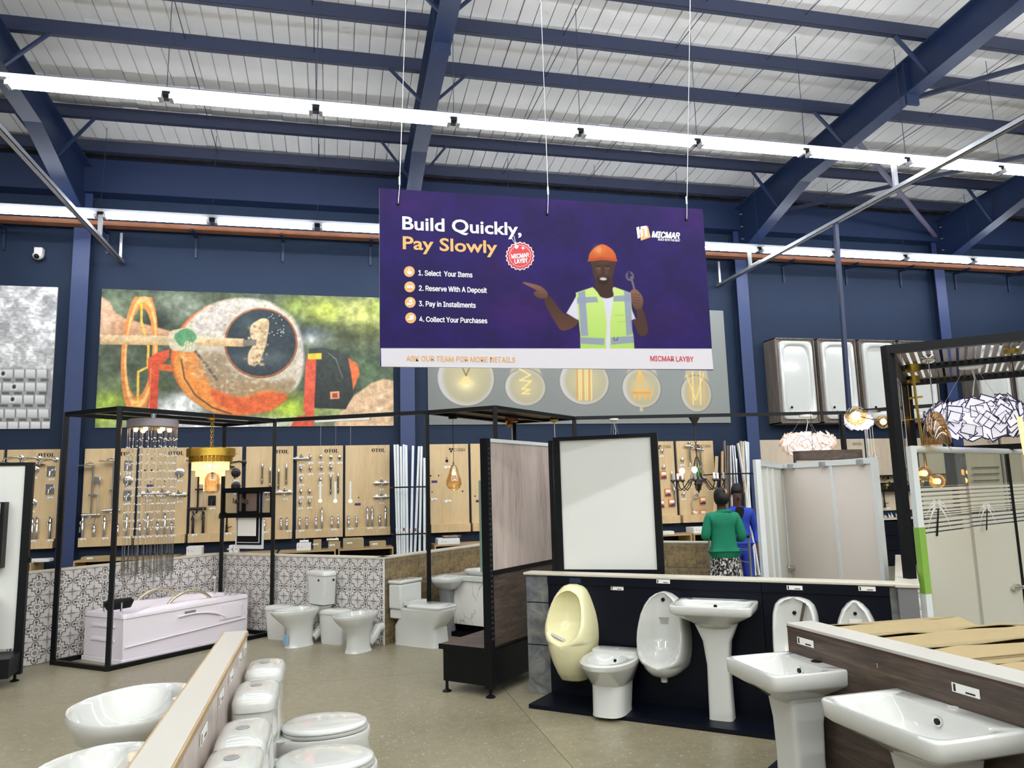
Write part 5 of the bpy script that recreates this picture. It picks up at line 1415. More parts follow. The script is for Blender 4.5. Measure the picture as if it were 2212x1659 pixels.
tri = '.36 .05 .13 0 0, .38 .10 .17 0 0, .43 .128 .195 0 0, .45 .132 .198 .03 .185, .465 .135 .195 .07 .14, .49 .137 .187 .10 .085, .54 .137 .17 .113 .05, .62 .135 .14 .108 .045, .72 .115 .10 .09 .04, .79 .085 .075 .058 .04, .83 .052 .06 .02 .045, .845 .03 .05 0 0, .853 .012 .04 0 0'
u = urinal('urinal', 'white pointed-top urinal nearest the right end of the black partition', at(FK, 2.315, 0.0), fK, M_CER, tri)
disc('inlet_hole', (0, -.045, .77), .011, M_MBLACK, u, axis='y', h=.006)
MB().box((-.04, -.0485, .69), (.04, -.047, .735)).build('sticker', M_BOXW, u)
# bidet
t = thing('bidet', 'white bidet with overhanging bowl standing before the black partition', 'bidet', at(FK, 0.62, 0.03, 0.03), fK+0.06)
MB().loft([rg(0, .27, .19, .20, .125, 3), rg(.015, .27, .187, .20, .122, 3), rg(.19, .25, .165, .22, .128, 3.4), rg(.205, .25, .165, .23, .13, 3.4), rg(.21, .25, .175, .24, .138, 3.2), rg(.335, .30, .285, .295, .195, 3, 2.0), rg(.345, .30, .297, .30, .20, 3.4, 2.0), rg(.375, .30, .30, .30, .20, 5, 2.1), rg(.385, .30, .285, .295, .19, 5, 2.1),
           rg(.383, .34, .20, .14, .14, 2.6, 2.1), rg(.33, .34, .17, .12, .12, 2.4, 2.1), rg(.29, .33, .10, .08, .07, 2), rg(.285, .33, .03, .03, .03, 2)]).build('body', M_CER, t, smooth=38)
MB().loft([rg(.383, .10, .085, .085, .185, 7), rg(.405, .10, .08, .085, .18, 7), rg(.408, .10, .07, .075, .165, 7)]).build('tap_ledge', M_CER, t, smooth=50)
disc('tap_hole', (0, -.10, .409), .017, flat('hole_grey', '#b9bbbd'), t)
MB().lathe([(.012, -.004), (.012, .004)], (.02, -.216, .345), 12, 'y').build('overflow', M_MBLACK, t)

# basins
def basin_part(t, w, d, h, e=7, lip=.05, deck=.11, m=None, under=.16, c0=.5, hole=True, name='basin', ei=5):
    m = m or M_CER; c = d/2
    R = [rg(h-under-.0, d*.45, d*.22, d*.35, w*.20, 3.5), rg(h-under*.75, d*.46, d*.33, d*.41, w*.31, 4), rg(h-lip-.012, c, d*.46, d*.49, w*.465, e), rg(h-lip, c, d*.492, d*.5, w*.49, e), rg(h-.008, c, d*.5, d*.5, w*.5, e), rg(h, c, d*.49, d*.49, w*.488, e)]
    fi, bi = d-.022, deck
    ci, hf = (fi+bi)/2, (fi-bi)/2
    R += [rg(h-.001, ci, hf, hf, w*.455, ei), rg(h-.012, ci, hf*.96, hf*.97, w*.44, ei), rg(h-.07, ci-.01, hf*.72, hf*.86, w*.34, ei*.8), rg(h-.115, ci-.02, hf*.35, hf*.45, w*.17, 3), rg(h-.12, ci-.02, .03, .03, .03, 2)]
    o = MB().loft(R).build(name, m, t, smooth=60)
    return ci, hf
def pedestal(t, h, y, w0, w1, d0, d1, m=None, e=6, flare=0.0):
    m = m or M_CER
    MB().loft([rg(0, y, d0*.5, d0*.5, w0*.5, e), rg(.012, y, d0*.49, d0*.49, w0*.49, e), rg(h*.55, y, d0*.47, d0*.47, w0*.46, e), rg(h*.8, y, (d0*.5+flare*.3), d0*.5, (w0*.48+flare*.35), e), rg(h, y, d1*.5, d1*.5, w1*.5, e)]).build('pedestal', m, t, smooth=40)
pb = at(FK, 1.40, 0.0, 0.03)
t = thing('pedestal_basin', 'white basin on a flared pedestal before the black partition', 'basin', pb, fK+0.04)
basin_part(t, .57, .43, .795, 10, .055, .10)
pedestal(t, .66, .16, .17, .31, .16, .2, e=5, flare=.04)
disc('overflow', (-.01, -.118, .755), .013, M_MBLACK, t, axis='y', h=.004)
price_tag(t, -.14, -.106, .768, .9)
def sq_basin(lab, loc, rz, w, d, h, hole_dark, pw):
    t = thing('pedestal_basin', lab, 'basin', loc, rz)
    basin_part(t, w, d, h, 12, .065, .125, ei=6)
    pedestal(t, h-.13, .17, pw, pw*1.15, .17, .2, e=7)
    disc('tap_hole', (0 if not hole_dark else .03, -.065, h+.0005), .026 if hole_dark else .02, M_MBLACK if hole_dark else flat('hole_pale', '#c9c9c7'), t, 18)
    MB().lathe([(.019, -.004), (.019, .004)], (.0, -.139, h-.042), 16, 'y').build('overflow_ring', M_CHROME, t)
    MB().lathe([(.012, -.005), (.012, .003)], (.0, -.142, h-.042), 12, 'y').build('overflow_hole', M_MBLACK, t)
    return t
RZ2 = face(-1, -0.06)
sq_basin('white square pedestal basin with dark tap hole at the right counter', (2.30, 3.30, 0.028), RZ2-0.06, .44, .42, .785, True, .20)
sq_basin('large white square basin nearest the camera at the right counter', (2.335, 2.50, 0.028), RZ2-0.03, .60, .44, .775, False, .26)

# right counter: dark wood face, white top
ct = thing('display_counter', 'dark wood-faced low counter with white top behind the square basins', 'counter', (2.236, 3.497, 0), math.atan2(-1.30, 0.07)+PI/2)
MB().box((0.0, -2.2, 0.03), (0.016, 0, 0.935)).build('wood_face', M_DWOOD, ct)
MB().box((0.016, -2.2, 0.03), (0.145, 0, 0.935)).build('core', M_WHITE, ct)
MB().box((-0.002, -2.2, 0.935), (0.152, 0.002, 0.955)).build('white_top', M_CTOP, ct, bevel=0.002)
MB().box((-0.0025, -2.2, 0.934), (0.0, 0.0, 0.942)).build('edge_line', flat('red_edge', '#4a2f2a'), ct)
ct.rotation_euler = (0, 0, math.atan2(0.07, 1.30))
def face_tag(p, y, z, sc=1.2):
    a = price_tag(p, -0.002, y, z, sc); a.rotation_euler = (0, 0, -PI/2)
face_tag(ct, -0.14, 0.885); face_tag(ct, -1.05, 0.875)
o = text_mesh('1', 0.0); o.materials.append(M_WHITE); q = bpy.data.objects.new('numeral', o); COL.objects.link(q); q.parent = ct; q.scale = (.032,)*3; q.location = (-0.002, -0.60, 0.865); q.rotation_euler = (PI/2, 0, -PI/2)

# left foreground counter
lc = thing('display_counter', 'narrow white-topped counter between the oval basins and the toilets', 'counter', (-0.535, 4.57, 0), math.atan2(0.036, 2.166))
MB().box((-0.062, -3.2, 0), (-0.046, 0, 0.897)).build('left_panel', M_EDGE, lc)
MB().box((0.046, -3.2, 0), (0.062, 0, 0.897)).build('right_panel', M_GWOOD, lc)
MB().box((-0.046, -3.19, 0.0), (0.046, -0.004, 0.894)).build('core', M_EDGE, lc)
MB().box((-0.066, -3.2, 0.898), (0.066, 0.001, 0.918)).build('edge_board', M_EDGE, lc)
MB().box((-0.058, -3.2, 0.9175), (0.058, 0.0, 0.920)).build('white_top', M_CTOP, lc)
for y, z in ((-0.15, .86), (-0.42, .86), (-0.80, .86), (-1.15, .855), (-1.62, .85)):
    a = price_tag(lc, 0.0635, y, z-.01, 1.5); a.rotation_euler = (0, 0, PI/2)
# toilets at its right side, facing +x
def fg_toilet(y, lab, L=0.66, h=0.40, zc=.70, w=.185, seat=True):
    t = thing('toilet', lab, 'toilet', (-0.462+0.016*(4.57-y), y, 0), face(1, 0))
    MB().loft([rg(0, .33, .27, .20, .12, 2.8), rg(.03, .33, .26, .2, .11, 2.8), rg(.2, .32, .25, .2, .115, 2.6), rg(.30, .36, .30, .24, .16, 2.3), rg(h-.05, .37, L-.38, .27, .185, 2.2), rg(h-.01, .37, L-.37, .27, .19, 2.2), rg(h, .37, L-.375, .265, .185, 2.2)]).build('pan', M_CER, t, smooth=60)
    MB().loft([rg(.30, .11, .10, .10, .10, 4), rg(h-.01, .12, .14, .115, .16, 5), rg(h+.005, .12, .14, .115, .165, 5)]).build('cistern_shelf', M_CER, t, smooth=50)
    cistern_parts(t, w, .19, h+.008, zc, .065, taper=.93, e=4.5, y=.003)
    seat_part(t, h+.004, L*.70, L*.27, .188)
    MB().tube([(0, -.2, .1), (.0, -.1, .16), (0, -.02, .19)], .05, 12).build('outlet_pipe', M_CER, t, smooth=50)
    return t
for i, (y, zc, w) in enumerate([(4.40, .70, .17), (3.83, .715, .19), (3.22, .70, .185), (2.84, .71, .18), (2.46, .70, .18)]):
    fg_toilet(y, f'white close-coupled toilet with domed cistern, {["farthest", "second farthest", "third farthest", "second nearest", "nearest"][i]} along the narrow counter', zc=zc, w=w)
# oval wall basins at its left side, facing -x
def oval_basin(y, w, d, z, lab):
    t = thing('wall_basin', lab, 'basin', (-0.607+0.016*(4.57-y), y, z), face(-1, 0))
    c = d/2; fi, bi = d-.02, .115; ci, hf = (fi+bi)/2, (fi-bi)/2
    MB().loft([rg(-.185, d*.42, d*.20, d*.36, w*.20, 2.4), rg(-.165, d*.44, d*.34, d*.42, w*.31, 2.3), rg(-.11, d*.48, d*.45, d*.47, w*.42, 2.4, 1.75), rg(-.05, c, d*.485, d*.495, w*.475, 2.5, 1.75), rg(-.012, c, d*.5, d*.5, w*.5, 2.6, 1.75), rg(0, c, d*.492, d*.495, w*.49, 2.6, 1.75),
               rg(-.003, ci, hf, hf, w*.45, 3.2, 1.75), rg(-.02, ci, hf*.95, hf*.95, w*.42, 3.0, 1.8), rg(-.08, ci-.01, hf*.75, hf*.85, w*.33, 2.4), rg(-.125, ci-.02, hf*.4, hf*.45, w*.18, 2.2), rg(-.13, ci-.02, .03, .03, .03, 2)]).build('basin', M_CER, t, smooth=60)
    MB().loft([rg(-.30, .12, .08, .11, .09, 3), rg(-.2, .13, .10, .12, .11, 3), rg(-.13, .16, .13, .15, .14, 3)]).build('half_pedestal', M_CER, t, smooth=60)
    MB().lathe([(.022, -.002), (.022, .003)], (0, -.07, .0005), 16).build('tap_hole', flat('hole_p2', '#d6cfc4'), t)
    return t
oval_basin(3.66, .68, .50, .80, 'white oval wall basin, the farther one left of the narrow counter')
oval_basin(2.90, .46, .38, .79, 'white oval wall basin, the nearer one left of the narrow counter')

# wrapped pedestal basin and vanity by the slate wall
c = gz(962, 1262, .80)
t = thing('pedestal_basin', 'white pedestal basin wrapped in plastic beside the marble vanity', 'basin', (1.20, 9.12, 0), FC.a)
basin_part(t, .50, .40, .68, 3.5, .05, .10); pedestal(t, .54, .15, .17, .22, .16, .18, m=mat('wrapped_grey', '#8d8f92', .25), e=4)
vp0, vp1 = Vector((1.30, 9.06, 0)), Vector((1.80, 8.45, 0))
FV = Loc(vp0, vp1)
t = thing('vanity_unit', 'floating white marble vanity with white basin beside brown wood panel', 'vanity', vp0, FV.a)
MB().box((0, 0, .13), (.85, .48, .62)).build('cabinet', M_MARBLE, t, bevel=.003)
MB().box((-.03, -.03, .625), (.88, .50, .685)).build('worktop', M_CER, t, bevel=.006)
MB().loft([[(x+.45, y+.22, z) for x, y, z in rg(zz, 0, f, f, w, 2.4)] for zz, f, w in ((.686, .17, .24), (.73, .20, .30), (.74, .20, .30), (.738, .18, .28), (.70, .12, .2))]).build('basin', M_CER, t, smooth=60)
MB().box((-.06, -.06, 0), (.95, .5, .05)).build('plinth', M_BLACK, t)
MB().box((0.05, .1, .05), (.8, .4, .13)).build('recessed_base', M_MBLACK, t)

# ------------------------------------------------------------------ whirlpool bath
bt = thing('whirlpool_bath', 'pinkish white whirlpool bath with gold handles inside the black frame', 'bathtub', (-2.10, 8.62, 0), math.atan2(1.19, 1.10))
LB, WB, HB = 1.62, 0.70, 0.50
MB().box((0, 0, 0.0), (LB, WB, .05)).build('base', M_ACR, bt, bevel=.004)
MB().box((0.012, 0.012, .05), (LB-.012, WB-.012, HB-.04)).build('skirt', M_ACR, bt, bevel=.006)
def rimz(x, y):
    u = x/LB
    return HB + .055*math.exp(-((u-.30)/.10)**2)*(1 if y > WB*.1 else 1) + .05*math.exp(-((u-.62)/.13)**2)
def rect_ring(ix, iy, z, e=9, lift=1.0, n=64):
    r = []
    for k in range(n):
        a = 2*PI*k/n; c, s = math.cos(a), math.sin(a)
        x = LB/2+(LB/2-ix)*math.copysign(abs(c)**(2/e), c); y = WB/2+(WB/2-iy)*math.copysign(abs(s)**(2/e), s)
        r.append((x, y, z + lift*(rimz(x, y)-HB)))
    return r
MB().loft([rect_ring(0, 0, HB-.045, 30, 0), rect_ring(0, 0, HB-.03, 30, .2), rect_ring(.004, .004, HB, 20, .3), rect_ring(.05, .05, HB+.006, 10, 1), rect_ring(.09, .09, HB+.0, 7, 1), rect_ring(.13, .13, HB-.08, 5, 1), rect_ring(.2, .17, .16, 4, 0), rect_ring(.3, .22, .14, 3, 0)]).build('tub_rim', M_ACR, bt, smooth=55)
b = MB()
b.tube([(LB*(.45+.32*math.cos(a)+.05), -.002, .19+.20*math.sin(a)) for a in np.linspace(.5, 1.9, 12)], .012, 6)
b.tube([(.03, -.002, .17), (.5, -.002, .19), (LB-.05, -.002, .23)], .008, 6)
b.box((LB-.42, -.004, .26), (LB-.12, .01, .42)); b.build('moulding', M_ACR, bt, smooth=50)
b = MB()
for z in (.22, .36): b.box((-.004, .15, z), (.01, .55, z+.02))
b.build('end_moulding', M_ACR, bt)
M_PG = mat('pale_gold', '#ddd2b6', .28, 1.0)
for y in (.07, WB-.07):
    MB().tube([(.56+.55*u, y, HB+.02+.11*math.sin(PI*min(1, u*1.02))**.7) for u in np.linspace(0, 1, 12)], .017, 10).build('hand_rail', M_PG, bt, smooth=60)
MB().loft([[(x+.17, y+.35, z) for x, y, z in rg(zz, 0, f, f, w, 3)] for zz, f, w in ((HB+.02, .05, .13), (HB+.09, .07, .16), (HB+.12, .05, .13))]).build('headrest', M_MBLACK, bt, smooth=60)
for y in (.2, .5): MB().cyl((.10, y, HB-.01), (.10, y, HB+.1), .012, 8).build('headrest_post', M_CHROME, bt, smooth=40)
for x, y in ((LB-.10, .12), (LB-.10, .3), (LB-.10, .22)):
    MB().lathe([(.02, 0), (.02, .03), (.012, .035), (.012, .055), (.022, .06), (.022, .07)], (x, y, HB+.0), 10).build('control_knob', M_CHROME, bt, smooth=40)
MB().tube([(LB-.10, .5, HB), (LB-.10, .5, HB+.16), (LB-.13, .47, HB+.22), (LB-.17, .43, HB+.20)], [.014, .012, .014, .022], 8).build('hand_shower', M_CHROME, bt, smooth=50)
MB().box((.72, -.006, HB-.10), (.86, .0, HB-.075)).build('control_panel', M_GALV, bt)
# ------------------------------------------------------------------ black lamp frames
def vplane(px, py, p0, p1):
    """where a line of sight meets the upright plane through two floor points"""
    d = _ray(px, py); n = (-(p1[1]-p0[1]), p1[0]-p0[0])
    t = (p0[0]*n[0]+p0[1]*n[1])/(d[0]*n[0]+d[1]*n[1])
    return Vector((d[0]*t, d[1]*t, EYE+d[2]*t))
FH = 2.63
M_SLAT = mat('slat_grey', '#a39d97', .4, .3)
def lamp_frame(lab, A, B, C_, Dd, base=True, w=0.045, roof=None, posts='ABCD', inner=None):
    t = thing('lamp_booth', lab, 'display frame', (A[0], A[1], 0))
    q = {k: Vector((p[0]-A[0], p[1]-A[1], 0)) for k, p in zip('ABCD', (A, B, C_, Dd))}
    z = Vector((0, 0, 1))
    for k in posts: MB().bar(q[k], q[k]+z*FH, w).build('post', M_BLACK, t)
    for a, b in ('AB', 'AC', 'BD', 'CD'):
        MB().bar(q[a]+z*(FH-w/2), q[b]+z*(FH-w/2), w).build('top_rail', M_BLACK, t)
        if base: MB().bar(q[a]+z*w/2, q[b]+z*w/2, w).build('base_rail', M_BLACK, t)
    if roof == 'slats':
        n_ = 36
        for i in range(n_):
            u = (i+.5)/n_; p_, r_ = q['A']+(q['C']-q['A'])*u, q['B']+(q['D']-q['B'])*u
            MB().bar(p_+z*(FH-.01), r_+z*(FH-.01), .034, .008).build('roof_slat', M_SLAT, t)
    else:
        MB().add([q['A']+z*(FH-.012), q['B']+z*(FH-.012), q['D']+z*(FH-.012), q['C']+z*(FH-.012)], [(0, 1, 2, 3)]).build('mesh_roof', roof or M_MESH, t)
    m = (q['A']+q['B'])/2, (q['C']+q['D'])/2
    MB().bar(m[0]+z*(FH-w/2), m[1]+z*(FH-w/2), w*.8).build('roof_bar', M_BLACK, t)
    return t
LA, LB_, LC, LD = (-2.17, 8.40), (-2.84, 8.96), (-0.74, 9.80), (-1.41, 10.36)
lf = lamp_frame('tall black steel frame with mesh roof around the whirlpool bath', LA, LB_, LC, LD)
MA, MB_, MC, MD = (1.79, 8.36), (1.07, 8.88), (3.18, 9.69), (2.46, 10.21)
mf = lamp_frame('tall black steel frame with dark roof behind the brown wood panel', MA, MB_, MC, MD, base=False, roof=M_MBLACK)
RA, RB, RC, RD = (3.93, 4.59), (5.47, 6.18), (5.42, 3.25), (6.96, 4.84)
rf = lamp_frame('tall black steel lamp frame on the right with slotted roof and petal lamp', RA, RB, RC, RD, w=0.062, roof='slats')
o_ = Vector((RA[0], RA[1], 0))
MB().bar(Vector((RB[0], RB[1], 1.93))-o_, Vector((RD[0], RD[1], 1.93))-o_, .07, .05).build('cross_bar', M_BLACK, rf)
MB().bar(Vector((RA[0]+.1, RA[1]+.1, FH-.03))-o_, Vector((RB[0]-.1, RB[1]-.1, FH-.03))-o_, .02, .05).build('warm_reflection_bar', M_OAK, rf)  # added tan bar standing for warm light reflected on the rail's inner side
def rail_run(lab, p, q, w=0.045):
    p, q = Vector(p), Vector(q)
    o = MB().bar((0, 0, 0), q-p, w).build('lamp_rail', M_BLACK); o.location = p
    return tag(o, lab, 'rail')
rail_run('black overhead lamp rail between the left and middle frames', (LC[0]+.03, LC[1]-.02, FH-.02), (MB_[0]-.03, MB_[1]+.02, FH-.02))
rail_run('black overhead lamp rail between the middle frame and the dark drop pole', (MC[0]+.03, MC[1]-.01, FH-.02), (7.25, 9.06, FH-.02))
R2A, R2B = (6.9, 9.06), (7.95, 7.95)
rail_run('short black overhead lamp rail beside the small bright petal lamp', (6.95, 9.0, FH-.02), (R2B[0], R2B[1], FH-.02))
e = Vector((6.9, 9.06, FH-.05))
o = MB().bar((0, 0, 0), (0, 0, -.62), .05).build('hanger_post', M_BLACK); o.location = e; tag(o, 'short black square post dropping from the lamp rail to the oval drum lamp', 'post')

# mesh panel and framed pictures on the left frame
fo = Vector((LA[0], LA[1], 0))
def dc(x, y): return vplane(x, y, LD, LC)
a, b2 = dc(481, 1060), dc(590, 1057); c1, c2 = dc(479, 1114), dc(588, 1112)
za, zb_ = (a.z+b2.z)/2, (c1.z+c2.z)/2
mp = thing('mesh_panel', 'black framed mesh panel with two dark hooks on the left lamp frame', 'panel', (a.x, a.y, zb_), math.atan2(LC[1]-LD[1], LC[0]-LD[0]))
Lp = (Vector((b2.x, b2.y))-Vector((a.x, a.y))).length; hp = za-zb_
for z in (0, hp): MB().box((0, -.025, z-.03), (Lp, .025, z+.03)).build('bar', M_BLACK, mp)
for x in (0.0, .36, Lp-.03): MB().box((x, -.02, 0), (x+.035, .02, hp)).build('upright', M_BLACK, mp)
MB().box((.03, -.004, 0), (Lp, .002, hp)).build('mesh_sheet', M_MESHF, mp)
for x in (.27, .43): 
    k = MB(); k.lathe([(.03, -.02), (.03, -.0)], (x, -.01, hp*.55), 12, 'y'); k.tube([(x, -.03, hp*.6), (x, -.07, hp*.5), (x, -.07, hp*.7)], .008, 6); k.build('hook', M_DWOOD, mp, smooth=40)
pn_ = Vector((-math.sin(mp.rotation_euler[2]), math.cos(mp.rotation_euler[2]), 0))*.085
pc = thing('framed_print', 'nested white and black picture frames hanging behind and below the mesh panel', 'picture', Vector((dc(503, 1186).x, dc(503, 1186).y, dc(530, 1186).z))+pn_, mp.rotation_euler[2])
w_, h_ = .47, .72
MB().box((0, -.05, 0), (w_, -.03, h_)).build('outer_frame', M_ALU, pc, bevel=.004)
MB().box((.03, -.055, .05), (w_-.02, -.045, h_)).build('black_frame', M_MBLACK, pc)
MB().box((.045, -.06, .075), (w_-.05, -.05, h_)).build('silver_line', M_ALU, pc)
MB().box((.05, -.064, .085), (w_-.06, -.054, h_)).build('inner_black', M_MBLACK, pc)
MB().box((.055, -.068, .16), (w_-.10, -.058, .44)).build('white_sheet', M_PAPER, pc)
MB().box((.075, -.068, .47), (w_-.10, -.058, .69)).build('pink_sheet', flat('pale_pink', '#d9c3b4'), pc)

# ------------------------------------------------------------------ gondola with the brown wood panel
G0, G1 = (1.24, 6.22), (2.03, 7.01)
FG = Loc(G0, G1)
gt = thing('display_stand', 'tall black-framed stand with brown wood panel and low shelf', 'display stand', FG.p, FG.a)
LG = FG.L; HG = 2.10
for x in (0, LG): MB().box((x-.028, -.035, .07), (x+.028, .035, HG)).build('upright', M_BLACK, gt)
b = MB()
for x in (0, LG):
    for k in range(38): b.box((x-.012, -.0365, .45+k*.042), (x-.004, -.035, .47+k*.042)); b.box((x+.004, -.0365, .45+k*.042), (x+.012, -.035, .47+k*.042))
b.build('upright_slots', flat('slot_grey', '#3c4046'), gt)['kind'] = 'stuff'
MB().box((.028, -.02, 1.0), (LG-.028, .02, HG-.03)).build('upper_panel', M_GWOOD, gt)
MB().box((.028, -.02, .39), (LG-.028, .02, .97)).build('lower_panel', M_DWOOD, gt)
MB().box((.0, -.03, HG-.03), (LG, .03, HG)).build('top_rail', M_ALU, gt)
MB().box((.0, -.034, .965), (LG, .034, 1.0)).build('middle_rail', M_BLACK, gt)
MB().box((-.02, -.03, .09), (LG+.02, .46, .355)).build('base_box', M_BLACK, gt)
MB().box((-.03, .02, .355), (LG+.03, .50, .385)).build('base_shelf', M_DWOOD, gt, bevel=.003)
MB().box((-.031, .02, .345), (-.02, .50, .387)).build('shelf_edge', M_BLACK, gt)
for x in (0, LG):
    for y in (.0, .44): MB().lathe([(.04, 0), (.04, .008), (.014, .022), (.012, .09)], (x, y, 0), 12).build('levelling_foot', M_BLACK, gt)
c = gz(1044, 1300, 1.1)
c = dp(1043.5, 1100, 6.45)
o = MB().box((-.035, -.004, -.45), (.035, .004, .33)).build('glass_sheet', thin_glass('green_glass', '#c6dcd2', .2, .55)); o.location = (c.x, c.y, 1.42); o.rotation_euler = (0, 0, -.1)
tag(o, 'pale green frosted glass sheet edge beside the brown wood panel', 'glass')
o.parent = None

# tall white board in black frame behind the black partition
W0, W1 = (1.875, 6.215), (2.60, 5.805)
FWb = Loc(W0, W1)
wt = thing('display_stand', 'tall black-framed stand with a plain white panel', 'display stand', FWb.p, FWb.a)
LW = FWb.L
for x in (0, LW): MB().box((x-.028, -.035, .02), (x+.028, .035, 2.10)).build('upright', M_BLACK, wt)
MB().box((-.075, -.02, .02), (-.04, .035, 2.075)).build('rear_upright', M_BLACK, wt)
MB().box((.028, -.02, .985), (LW-.028, .01, 2.07)).build('white_panel', M_BOARD, wt)
MB().box((0, -.034, 2.068), (LW, .034, 2.10)).build('top_rail', M_BLACK, wt)
MB().box((0, -.034, .945), (LW, .034, .985)).build('bottom_rail', M_BLACK, wt)
MB().box((0.028, -.02, .06), (LW-.028, .01, .94)).build('lower_panel', M_BOARD, wt)
for x in (0, LW): MB().lathe([(.04, 0), (.04, .008), (.014, .02)], (x, 0, 0), 12).build('levelling_foot', M_BLACK, wt)

# left edge: black stand with white board, black cabinet and basin
lt = thing('display_stand', 'black-framed stand with white panel at the left edge', 'display stand', (-2.92, 8.29, 0), math.radians(186))
# local x runs to the left, local -y is the far side, +y faces the camera
MB().box((-.03, -.035, .06), (.04, .035, 2.06)).build('upright', M_BLACK, lt)
MB().box((1.3, -.035, .06), (1.37, .035, 2.06)).build('upright', M_BLACK, lt)
MB().box((.04, -.01, .30), (1.3, .02, 2.03)).build('white_panel', M_BOARD, lt)
MB().box((0, -.034, 2.03), (1.35, .034, 2.06)).build('top_rail', M_BLACK, lt)
MB().box((-.02, -.03, .10), (1.38, .40, .27)).build('base_box', M_BLACK, lt)
for x in (0.02, 1.33): MB().lathe([(.04, 0), (.04, .008), (.014, .02), (.012, .1)], (x, .02, 0), 12).build('levelling_foot', M_BLACK, lt)
MB().box((-.05, -.02, 1.09), (-.03, .02, 1.14)).build('bracket', M_BLACK, lt)
def ltp(x, y, z): return lt.matrix_basis @ Vector((x, y, z))
o = thing('mirror_cabinet', 'black open cabinet hung on the white panel at the left edge', 'cabinet', ltp(.16, .02, 1.06), math.radians(186))
MB().box((0, 0, 0), (.55, .14, .02)).box((0, 0, .60), (.55, .14, .62)).box((0, 0, .02), (.02, .14, .60)).box((.53, 0, .02), (.55, .14, .60)).box((.02, 0, .02), (.53, .01, .60)).build('case', M_MBLACK, o)
for z in (.2, .4): MB().box((.02, .01, z), (.53, .13, z+.012)).build('shelf', M_BLACK, o)
MB().box((.02, .13, .02), (.22, .145, .60)).build('door', M_BLACK, o)
for x in (.03, .09):
    for z in (.02, .50): MB().box((x, .145, z), (x+.025, .155, z+.11)).build('protective_strip', M_CAP, o)
o = thing('vanity_unit', 'black vanity with white basin at the left edge', 'vanity', ltp(.26, .02, .30), math.radians(186))
MB().box((0, 0, 0), (.8, .40, .46)).build('cabinet', M_BLKP, o)
MB().box((-.06, 0, .46), (.85, .43, .52)).build('basin_top', M_CER, o, bevel=.015)
MB().loft([[(x+.4, -y+.02, z) for x, y, z in rg(zz, .2, f, f, w, 4)] for zz, f, w in ((.52, .14, .26), (.535, .15, .27), (.53, .13, .25), (.52, .12, .24))]).build('basin_rim', M_CER, o, smooth=50)

# round mirror glimpsed between the two tall stands
c = wy(1176, 1108, 12.95)
t = thing('round_mirror', 'round white-rimmed mirror on the wall between the two tall stands', 'mirror', (c.x-.1, D, c.z))
MB().lathe([(.30, 0), (.30, -.03), (.27, -.035), (.265, -.02)], n=32, axis='y').build('rim', M_WHITE, t, smooth=40)
MB().lathe([(.265, -.018), (.265, -.022)], n=32, axis='y').build('glass', M_GALV, t)
c = wy(1186, 1060, 12.9)
t = thing('wall_shelf', 'small lit black shelf with glass vase between the two tall stands', 'shelf', (c.x, D, c.z-.16))
MB().box((-.3, -.2, 0), (.3, 0, .03)).box((-.3, -.2, .50), (.3, 0, .53)).build('shelf_board', M_BLACK, t); MB().box((-.3, -.02, .03), (.3, 0, .5)).build('mesh_back', M_MESHF, t); MB().box((-.29, -.2, .03), (.29, -.18, .05)).build('lit_strip', M_WARM, t)
o = MB().lathe([(.05, 0), (.09, .08), (.10, .16), (.06, .26), (.075, .30)], n=16).build('glass_vase', M_AMBER, None, smooth=True); o.location = (c.x+.02, D-.11, c.z-.13); tag(o, 'amber glass vase on the small lit shelf', 'vase')

# ------------------------------------------------------------------ hanging lamps
def cord(t, p, q, r=.004, m=None, sag=0.0, name='cord'):
    p, q = Vector(p), Vector(q)
    pts = [p+(q-p)*u+Vector((sag*math.sin(2*PI*u), sag*.4*math.sin(PI*u), 0)) for u in (0, .25, .5, .75, 1)] if sag else [p, q]
    return MB().tube(pts, r, 6).build(name, m or M_BLACK, t, smooth=60)
def ceil_at(x, y, z=2.6): return gz(x, y, z)
# 1 raindrop crystal lamp
c = dp(331, 905, 8.3)
t = thing('crystal_lamp', 'round raindrop crystal ceiling lamp with long beaded strings', 'lamp', (c.x, c.y, 2.54))
MB().cyl((0, 0, 0), (0, 0, .08), .03, 10).build('ceiling_stem', M_GALV, t)
MB().lathe([(.245, 0), (.262, -.01), (.262, -.085), (.25, -.095)], n=32).build('canopy', flat('mauve_grey', '#8f878c'), t, smooth=40)
for k in range(6):
    a = 2*PI*k/6+.3; p = (.17*math.cos(a), .17*math.sin(a))
    MB().ball((p[0], p[1], -.11), .025, 10, 6).build('bulb', M_WARM, t, smooth=True)
st, bd = MB(), MB(); rr = random.Random(3)
for k in range(54):
    a = 2*PI*k/54*1.0; r = .25 if k % 2 else .245*rr.random()**.5
    x, y = r*math.cos(a), r*math.sin(a)
    st.cyl((x, y, -.085), (x, y, -1.46), .0012, 4)
    for j in range(13):
        if rr.random() < .75: bd.ball((x, y, -.21-j*.088-rr.random()*.012), .0085, 6, 4)
    MB().cyl((x, y, -1.46), (x, y, -1.62-rr.random()*.12), .011, 6).build('glass_tube', M_CRYST, t, smooth=40)
st.build('strings', M_GALV, t)['kind'] = 'stuff'; bd.build('beads', M_BEAD, t, smooth=True)['kind'] = 'stuff'
